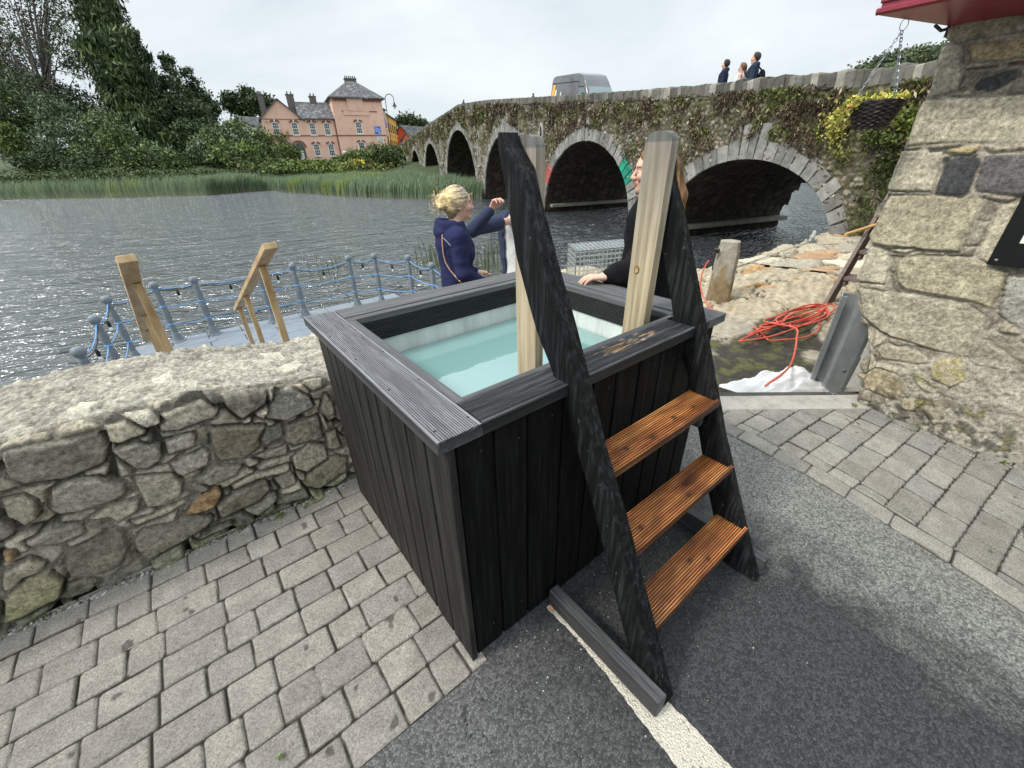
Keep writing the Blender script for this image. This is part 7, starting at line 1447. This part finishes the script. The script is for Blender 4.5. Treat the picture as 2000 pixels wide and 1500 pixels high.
# ---- small figures further off
def walker(label, foot, h, facing, top_c, leg_c, hair_c, long_hair=False, skinarms=False, res=0.022, beanie=False, arms=0.25, group=None):
    R = frame(facing); f, l = R[0], R[1]; foot = np.array(foot, float); k = h/1.72; t = thing('person', label, 'person', foot, group); hc = foot+np.array([0, 0, 1.60*k]); neck = hc-[0, 0, 0.13*k]; ch = neck-[0, 0, 0.15*k]; pel = foot+[0, 0, 0.92*k]
    sh = [neck+l*s*0.19*k-[0, 0, 0.07*k] for s in (1, -1)]; el = [s_+np.array([0, 0, -0.26*k])+l*q*0.07*k for s_, q in zip(sh, (1, -1))]; wr_ = [e+f*0.15*k+np.array([0, 0, -arms*k*0.75]) for e in el]; hf = head_fn(hc, R, k); ft = [foot+l*q*0.10*k for q in (1, -1)]
    def body(p):
        d = hf(p); d = smin(d, seg(p, hc-[0, 0, 0.05*k], neck, 0.05*k, 0.055*k), 0.02); d = smin(d, seg(p, ch, pel, 0.11*k, 0.11*k), 0.04); d = smin(d, seg(p, sh[0], sh[1], 0.05*k, 0.05*k), 0.04)
        for i in (0, 1): d = smin(d, seg(p, sh[i], el[i], 0.045*k, 0.037*k), 0.02); d = smin(d, seg(p, el[i], wr_[i], 0.036*k, 0.026*k), 0.01); d = smin(d, seg(p, wr_[i], wr_[i]+f*0.04-[0, 0, 0.08*k], 0.03*k, 0.018*k), 0.01); d = smin(d, seg(p, pel+l*(0.08, -0.08)[i]*k, ft[i]+[0, 0, 0.05], 0.085*k, 0.04*k), 0.03); d = smin(d, seg(p, ft[i]+[0, 0, 0.035]-f*0.05, ft[i]+[0, 0, 0.03]+f*0.13, 0.035, 0.03), 0.02)
        return d
    surf('body', body, foot-[0.45, 0.45, 0.0], foot+[0.45, 0.45, 1.78*k], res, skin_m, t)
    tm_ = fabric('top_'+str(len(bpy.data.materials)), top_c); lm_ = fabric('legs_'+str(len(bpy.data.materials)), leg_c)
    def top(p):
        d = seg(p, ch, pel, 0.145*k, 0.135*k); d = smin(d, seg(p, sh[0], sh[1], 0.075*k if not skinarms else 0.05*k, 0.075*k if not skinarms else 0.05*k), 0.05)
        if not skinarms:
            for i in (0, 1): d = smin(d, seg(p, sh[i], el[i], 0.07*k, 0.058*k), 0.03); d = smin(d, seg(p, el[i], wr_[i], 0.056*k, 0.042*k), 0.02)
            d = smin(d, ell(p, neck-f*0.045*k+[0, 0, 0.005*k], (0.095*k, 0.10*k, 0.075*k), R), 0.03)
        return d+wr(p, 0.006, 9, 3)
    o = surf('top', top, foot+[-0.45, -0.45, 0.70*k], foot+[0.45, 0.45, 1.52*k], res*0.8, tm_, t)
    surf('trousers', lambda p: np.minimum(seg(p, pel, pel+[0, 0, -0.05], 0.13*k, 0.13*k), np.minimum(*[seg(p, pel+l*(0.08, -0.08)[i]*k, ft[i]+[0, 0, 0.09], 0.10*k, 0.06*k) for i in (0, 1)])), foot+[-0.3, -0.3, 0.04], foot+[0.3, 0.3, 1.1*k], res, lm_, t)
    def hair(p):
        q = (p-hc)@R.T/k; d = ell(q, (-0.014, 0, 0.034), (0.112, 0.097, 0.106)); d = smax(d, q[:, 0]-0.05+np.clip(0.05-q[:, 2], 0, 1)*(0.9 if not beanie else 0.4), 0.01)
        if long_hair: d = smin(d, seg(q, (-0.09, 0, 0.02), (-0.13, -0.03, -0.22), 0.06, 0.025), 0.03)
        return d*k+wr(p, 0.006, 30, 2)
    surf('hair' if not beanie else 'beanie', hair, hc-0.35*k, hc+0.18*k, res*0.6, hair_m, t, lambda V: np.ones((len(V), 3))*np.array(hair_c)); return t, R, hc, neck, k
# positions on the bridge road: found from the sight line and the road height
def on_road(u, vhead, n, h):
    d = np.array([(u-1000)/F_PX, (vhead-750)/F_PX, 1.0]) @ ROWS; c = BN@BP+n; tt = (c-BN@CAM[:2])/(BN@d[:2]); q = CAM+d*tt; return np.array([q[0], q[1], q[2]-h+0.0])
fa = -RT_*0.9+FW_*0.45
walker('person in dark hooded jacket and dark beanie on the bridge, leftmost of three walkers', on_road(1419, 117, 1.3, 1.95), 1.95, fa, (0.02, 0.025, 0.05), (0.03, 0.03, 0.04), (0.035, 0.03, 0.03), beanie=True, res=0.02)
walker('girl in a white sleeveless top with long brown hair on the bridge, between two adults', on_road(1451, 123, 1.0, 1.80), 1.80, fa, (0.7, 0.7, 0.7), (0.1, 0.12, 0.2), (0.16, 0.10, 0.06), long_hair=True, skinarms=True, res=0.02)
mn = on_road(1478, 103, 1.2, 2.15); t_, R_, hc_, nk_, kk = walker('tall man in a navy and mustard jacket carrying a backpack on the bridge', mn, 2.15, fa, (0.025, 0.035, 0.06), (0.03, 0.03, 0.04), (0.05, 0.035, 0.03), res=0.02)
pelz = mn[2]+0.98
surf('mustard_band', lambda p: smax(seg(p, nk_-[0, 0, 0.2], mn+[0, 0, 1.1], 0.205, 0.195)+wr(p, 0.006, 9, 3), np.abs(p[:, 2]-(nk_[2]-0.50))-0.12, 0.004), mn+[-0.3, -0.3, 0.7], mn+[0.3, 0.3, 1.5], 0.016, fabric('mustard', (0.52, 0.26, 0.03)), t_)
bkp = nk_-R_[0]*0.28-[0, 0, 0.36]; pk = thing('backpack', 'black backpack worn by the tall man on the bridge', 'backpack', bkp)
surf('bag', lambda p: smin(ell(p, bkp, (0.115, 0.155, 0.23), R_), ell(p, bkp-R_[0]*0.07-[0, 0, 0.07], (0.07, 0.12, 0.12), R_), 0.03)+wr(p, 0.004, 12, 5), bkp-0.32, bkp+0.32, 0.016, black_m, pk)
b = B()
for s_ in (1, -1): c = nk_+R_[1]*s_*0.10; b.tube([bkp+R_[1]*s_*0.09+[0, 0, 0.18], c-R_[0]*0.09-[0, 0, 0.0], c+[0, 0, 0.01], c+R_[0]*0.12-[0, 0, 0.10], c+R_[0]*0.13-[0, 0, 0.26], bkp+R_[1]*s_*0.11-[0, 0, 0.15]], 0.016, 6)
b.build('straps', black_m, pk)
# two heads of passers-by far along the bridge
for (u, v, lb, hc3) in ((905, 195, 'dark haired passer-by far along the bridge, only the head above the parapet', (0.04, 0.03, 0.03)), (1041, 182, 'brown haired passer-by on the bridge left of the van, only the head above the parapet', (0.14, 0.09, 0.06))):
    hh = 1.28 if v > 190 else 1.2; walker(lb, on_road(u, v, 0.9, hh), hh, fa, (0.05, 0.06, 0.1), (0.03, 0.03, 0.04), hc3, res=0.035)
# two people by the pink house
pf = hp(1.27, 1.83, 4.0); s_ = 0.95
walker('man in a white shirt and black trousers standing in front of the pink tower', Q(677, 316.5, 62.5), 1.72, FW_*-1+RT_*0.3, (0.7, 0.7, 0.72), (0.02, 0.02, 0.025), (0.06, 0.04, 0.03), res=0.035)
walker('person in a black top sitting low by the wall of the pink tower', Q(692, 309, 63)-[0, 0, 0.9], 1.55, -RT_, (0.015, 0.015, 0.018), (0.02, 0.02, 0.025), (0.25, 0.12, 0.07), res=0.035)

# ------------------------------------------------------------------ van on the bridge
def van():
    fv = -BU; q0 = on_road(1136, 178, 4.2, 0)[:2]; s0 = float(BU@(q0-BP)); roadz = float(bpt(s0))-1.30; slope = (float(bpt(s0+2.5))-float(bpt(s0-2.5)))/5
    X = np.array([-BU[0], -BU[1], -slope]); X /= np.linalg.norm(X); Y = np.array([-BN[0], -BN[1], 0.0]); Z = np.cross(X, np.cross(BN.tolist()+[0], X) if False else Y); Z = np.array([0, 0, 1.0])
    c0 = bpos(s0, roadz, 4.3); W = lambda x, y, z: c0+X*x+Y*y+Z*z; t = thing('van', 'grey high-roofed van with orange and white markings driving across the bridge', 'van', c0); zt = 2.62
    prof = [(-2.75, 0.42), (-2.78, 1.3), (-2.70, 2.35), (-2.58, 2.55), (-2.2, zt), (0.7, zt+0.02), (1.35, zt-0.10), (1.62, zt-0.38), (1.85, 1.95), (2.35, 1.22), (2.85, 1.06), (2.98, 0.75), (2.95, 0.42)]
    def wz(z): return 0.99 if z < 1.15 else 0.99-0.17*(z-1.15)/(zt-1.15)
    b = B(); n = len(prof); V = []; Cc = []
    for s_ in (1, -1):
        for x, z in prof: V.append(W(x, s_*wz(z), z))
    for s_ in (1, -1):
        for x, z in prof: V.append(W(x, s_*(wz(z)-0.12) if z > 2.3 else s_*wz(z), z+(0.03 if z > 2.3 else 0)))
    F = [tuple(range(n)), tuple(range(2*n-1, n-1, -1))]+[(i, (i+1) % n, n+(i+1) % n, n+i) for i in range(n)]
    b.add(V[:2*n], F); o = b.build('body', mat('van_grey_paint', [(0.075, 0.077, 0.085), (0.10, 0.102, 0.11)], 2, 3, 0.3, spec=0.6, coat=0.5), t)
    bm = bmesh.new(); bm.from_mesh(o.data); bmesh.ops.bevel(bm, geom=bm.edges[:], offset=0.07, segments=3, affect='EDGES', profile=0.6); bm.to_mesh(o.data); bm.free(); o.data.polygons.foreach_set('use_smooth', np.ones(len(o.data.polygons), bool)); autosmooth(o, 30)
    gl = plain('van_glass', (0.16, 0.2, 0.22), 0.08, spec=1.0); dkm = plain('van_black_trim', (0.015, 0.015, 0.017), 0.4)
    def quad(pts, nm, m, th=0.012):
        b = B(); pts = [np.array(p) for p in pts]; nn = np.cross(pts[1]-pts[0], pts[2]-pts[0]); nn /= np.linalg.norm(nn); nn = nn if nn@(pts[0]-(c0+Z*1.5)) > 0 else -nn; b.prism(pts, nn*th); b.build(nm, m, t)
    for s_ in (1, -1):
        e = 0.006; wy = lambda z: s_*(wz(z)+e); quad([W(1.02, wy(1.25), 1.25), W(1.02, wy(1.85), 1.85), W(1.62, wy(1.85), 1.85), W(2.10, wy(1.25), 1.25)], 'side_window', gl); quad([W(1.0, wy(1.90), 1.90), W(1.0, wy(1.94), 1.94), W(1.66, wy(1.94), 1.94), W(1.64, wy(1.90), 1.90)], 'window_trim', dkm)
        quad([W(-2.65, wy(2.18), 2.18), W(-2.65, wy(2.22), 2.22), W(0.9, wy(2.22), 2.22), W(0.9, wy(2.18), 2.18)], 'side_crease', dkm); quad([W(0.94, wy(0.6), 0.6), W(0.94, wy(2.2), 2.2), W(0.965, wy(2.2), 2.2), W(0.965, wy(0.6), 0.6)], 'door_gap', dkm)
        quad([W(-2.68, wy(1.2), 1.2), W(-2.45, wy(2.12), 2.12), W(-2.1, wy(2.12), 2.12), W(-2.25, wy(1.2), 1.2)], 'orange_marking', plain('orange_vinyl', (0.75, 0.36, 0.06), 0.4)); quad([W(-2.2, wy(1.2), 1.2), W(-2.05, wy(1.85), 1.85), W(-1.9, wy(1.85), 1.85), W(-1.95, wy(1.2), 1.2)], 'white_marking', white)
        quad([W(-1.4, wy(1.2), 1.2), W(-1.3, wy(1.7), 1.7), W(-1.2, wy(1.7), 1.7), W(-1.2, wy(1.2), 1.2)], 'white_marking', white)
        b = B(); b.obox(W(1.95, s_*1.14, 1.42), (0.06, 0.10, 0.17), [X, Y, Z], None, 0.03); b.tube([W(1.9, s_*0.98, 1.32), W(1.93, s_*1.10, 1.36)], 0.02, 6); b.build('mirror', dkm, t)
    quad([W(1.90+0.03, -0.80, 1.90), W(1.90+0.03, 0.80, 1.90), W(2.33+0.02, 0.88, 1.27), W(2.33+0.02, -0.88, 1.27)], 'windscreen', gl, 0.02)
    quad([W(2.86, -0.86, 1.0), W(2.86, -0.55, 1.0), W(2.97, -0.5, 0.78), W(2.97, -0.9, 0.78)], 'headlight', white, 0.04); quad([W(2.86, 0.55, 1.0), W(2.86, 0.86, 1.0), W(2.97, 0.9, 0.78), W(2.97, 0.5, 0.78)], 'headlight', white, 0.04)
    for x in (-1.75, 1.95):
        for s_ in (1, -1):
            b = B(); Vv = []; m = 20
            for yy, rr in ((-0.11, 0.30), (-0.09, 0.35), (0.09, 0.35), (0.11, 0.30)):
                for i in range(m): a = 2*math.pi*i/m; Vv.append(W(x+rr*math.cos(a), s_*(0.90+yy), 0.36+rr*math.sin(a)))
            b.add(Vv, [(r*m+i, r*m+(i+1) % m, (r+1)*m+(i+1) % m, (r+1)*m+i) for r in range(3) for i in range(m)]+[tuple(range(m)), tuple(3*m+i for i in range(m))]); w_ = b.build('wheel', dkm, t)
            b = B(); Vv = [W(x+0.19*math.cos(2*math.pi*i/m), s_*1.018, 0.36+0.19*math.sin(2*math.pi*i/m)) for i in range(m)]; b.add(Vv+[v_-Y*s_*0.02 for v_ in Vv], [tuple(range(m)), tuple(range(2*m-1, m-1, -1))]+[(i, (i+1) % m, m+(i+1) % m, m+i) for i in range(m)]); b.build('rim', steel, w_)
van()

# ------------------------------------------------------------------ grit and small weeds along the foot of the walls
def grit():
    rg = np.random.default_rng(19); V = []; F = []; Cc = []
    def stone(x, y, z, r, c):
        n = len(V); q = rg.normal(size=(8, 3)); base = np.array([[-1,-1,-1],[1,-1,-1],[1,1,-1],[-1,1,-1],[-1,-1,1],[1,-1,1],[1,1,1],[-1,1,1]])*0.6+q*0.22; base[:, 2] *= 0.6; V.extend((base*r+[x, y, z+r*0.3]).tolist()); F.extend([[n+i for i in f] for f in ((0,3,2,1),(4,5,6,7),(0,1,5,4),(1,2,6,5),(2,3,7,6),(3,0,4,7))]); Cc.extend([c]*8)
    for _ in range(420):
        x = rg.uniform(-1.6, -0.05); y = 1.235-abs(rg.normal())*0.018; g = rg.uniform(0.12, 0.5); stone(x, y, -0.004, rg.uniform(0.003, 0.009)*(1.7 if rg.uniform() < 0.07 else 1), (g, g*0.95, g*0.85))
    for _ in range(260):
        y = rg.uniform(-1.3, -0.1); x = float(np.interp(y, [-1.2, -0.77, -0.45, -0.17], [3.0, 2.92, 3.08, 3.16]))-0.03-abs(rg.normal())*0.03; g = rg.uniform(0.1, 0.4); stone(x, y, -0.004, rg.uniform(0.003, 0.008), (g, g*0.95, g*0.85))
    for _ in range(240):
        x = rg.uniform(0.05, 1.3); y = -abs(rg.normal())*0.25-0.01; g = rg.uniform(0.1, 0.55); stone(x, y, -0.011, rg.uniform(0.0012, 0.003), (g, g*0.95, g*0.85))
    return mk('grit', V, F, plain('grit_stone', (1.0, 1.0, 1.0), 0.9, attr=True, var=0.1), None, False, cols=np.array(Cc))
tag(grit(), 'loose grit and tiny stones lying along the foot of the walls and tub', 'grit', kind='stuff')
def weeds():
    rg = np.random.default_rng(23); cen = []; col = []
    def tuft(x, y, n, r, c):
        for _ in range(n): cen.append([x+rg.normal()*r, y+rg.normal()*r*0.7, 0.002+abs(rg.normal())*r*0.5]); col.append(np.array(c)*rg.uniform(0.5, 1.4))
    for (u, v, n, r) in ((1790, 832, 60, 0.016), (1668, 793, 40, 0.014), (548, 1008, 40, 0.012), (470, 1030, 30, 0.012), (620, 958, 30, 0.010), (1960, 905, 30, 0.014), (545, 1478, 10, 0.006), (1735, 815, 30, 0.012)):
        q = P(u, v, z=0.0); tuft(q[0], q[1], n, r, (0.13, 0.17, 0.04))
    for _ in range(60): x = rg.uniform(-1.6, -0.1); tuft(x, 1.228, 5, 0.010, (0.07, 0.085, 0.03))
    return leaf_cloud('small_weeds', np.array(cen), rg.uniform(0.004, 0.010, len(cen)), np.array(col), leaf_m, rg, None, -0.8, 2.2)
tag(weeds(), 'tiny green weeds and moss growing in the joints at the foot of the walls', 'weeds', kind='stuff')
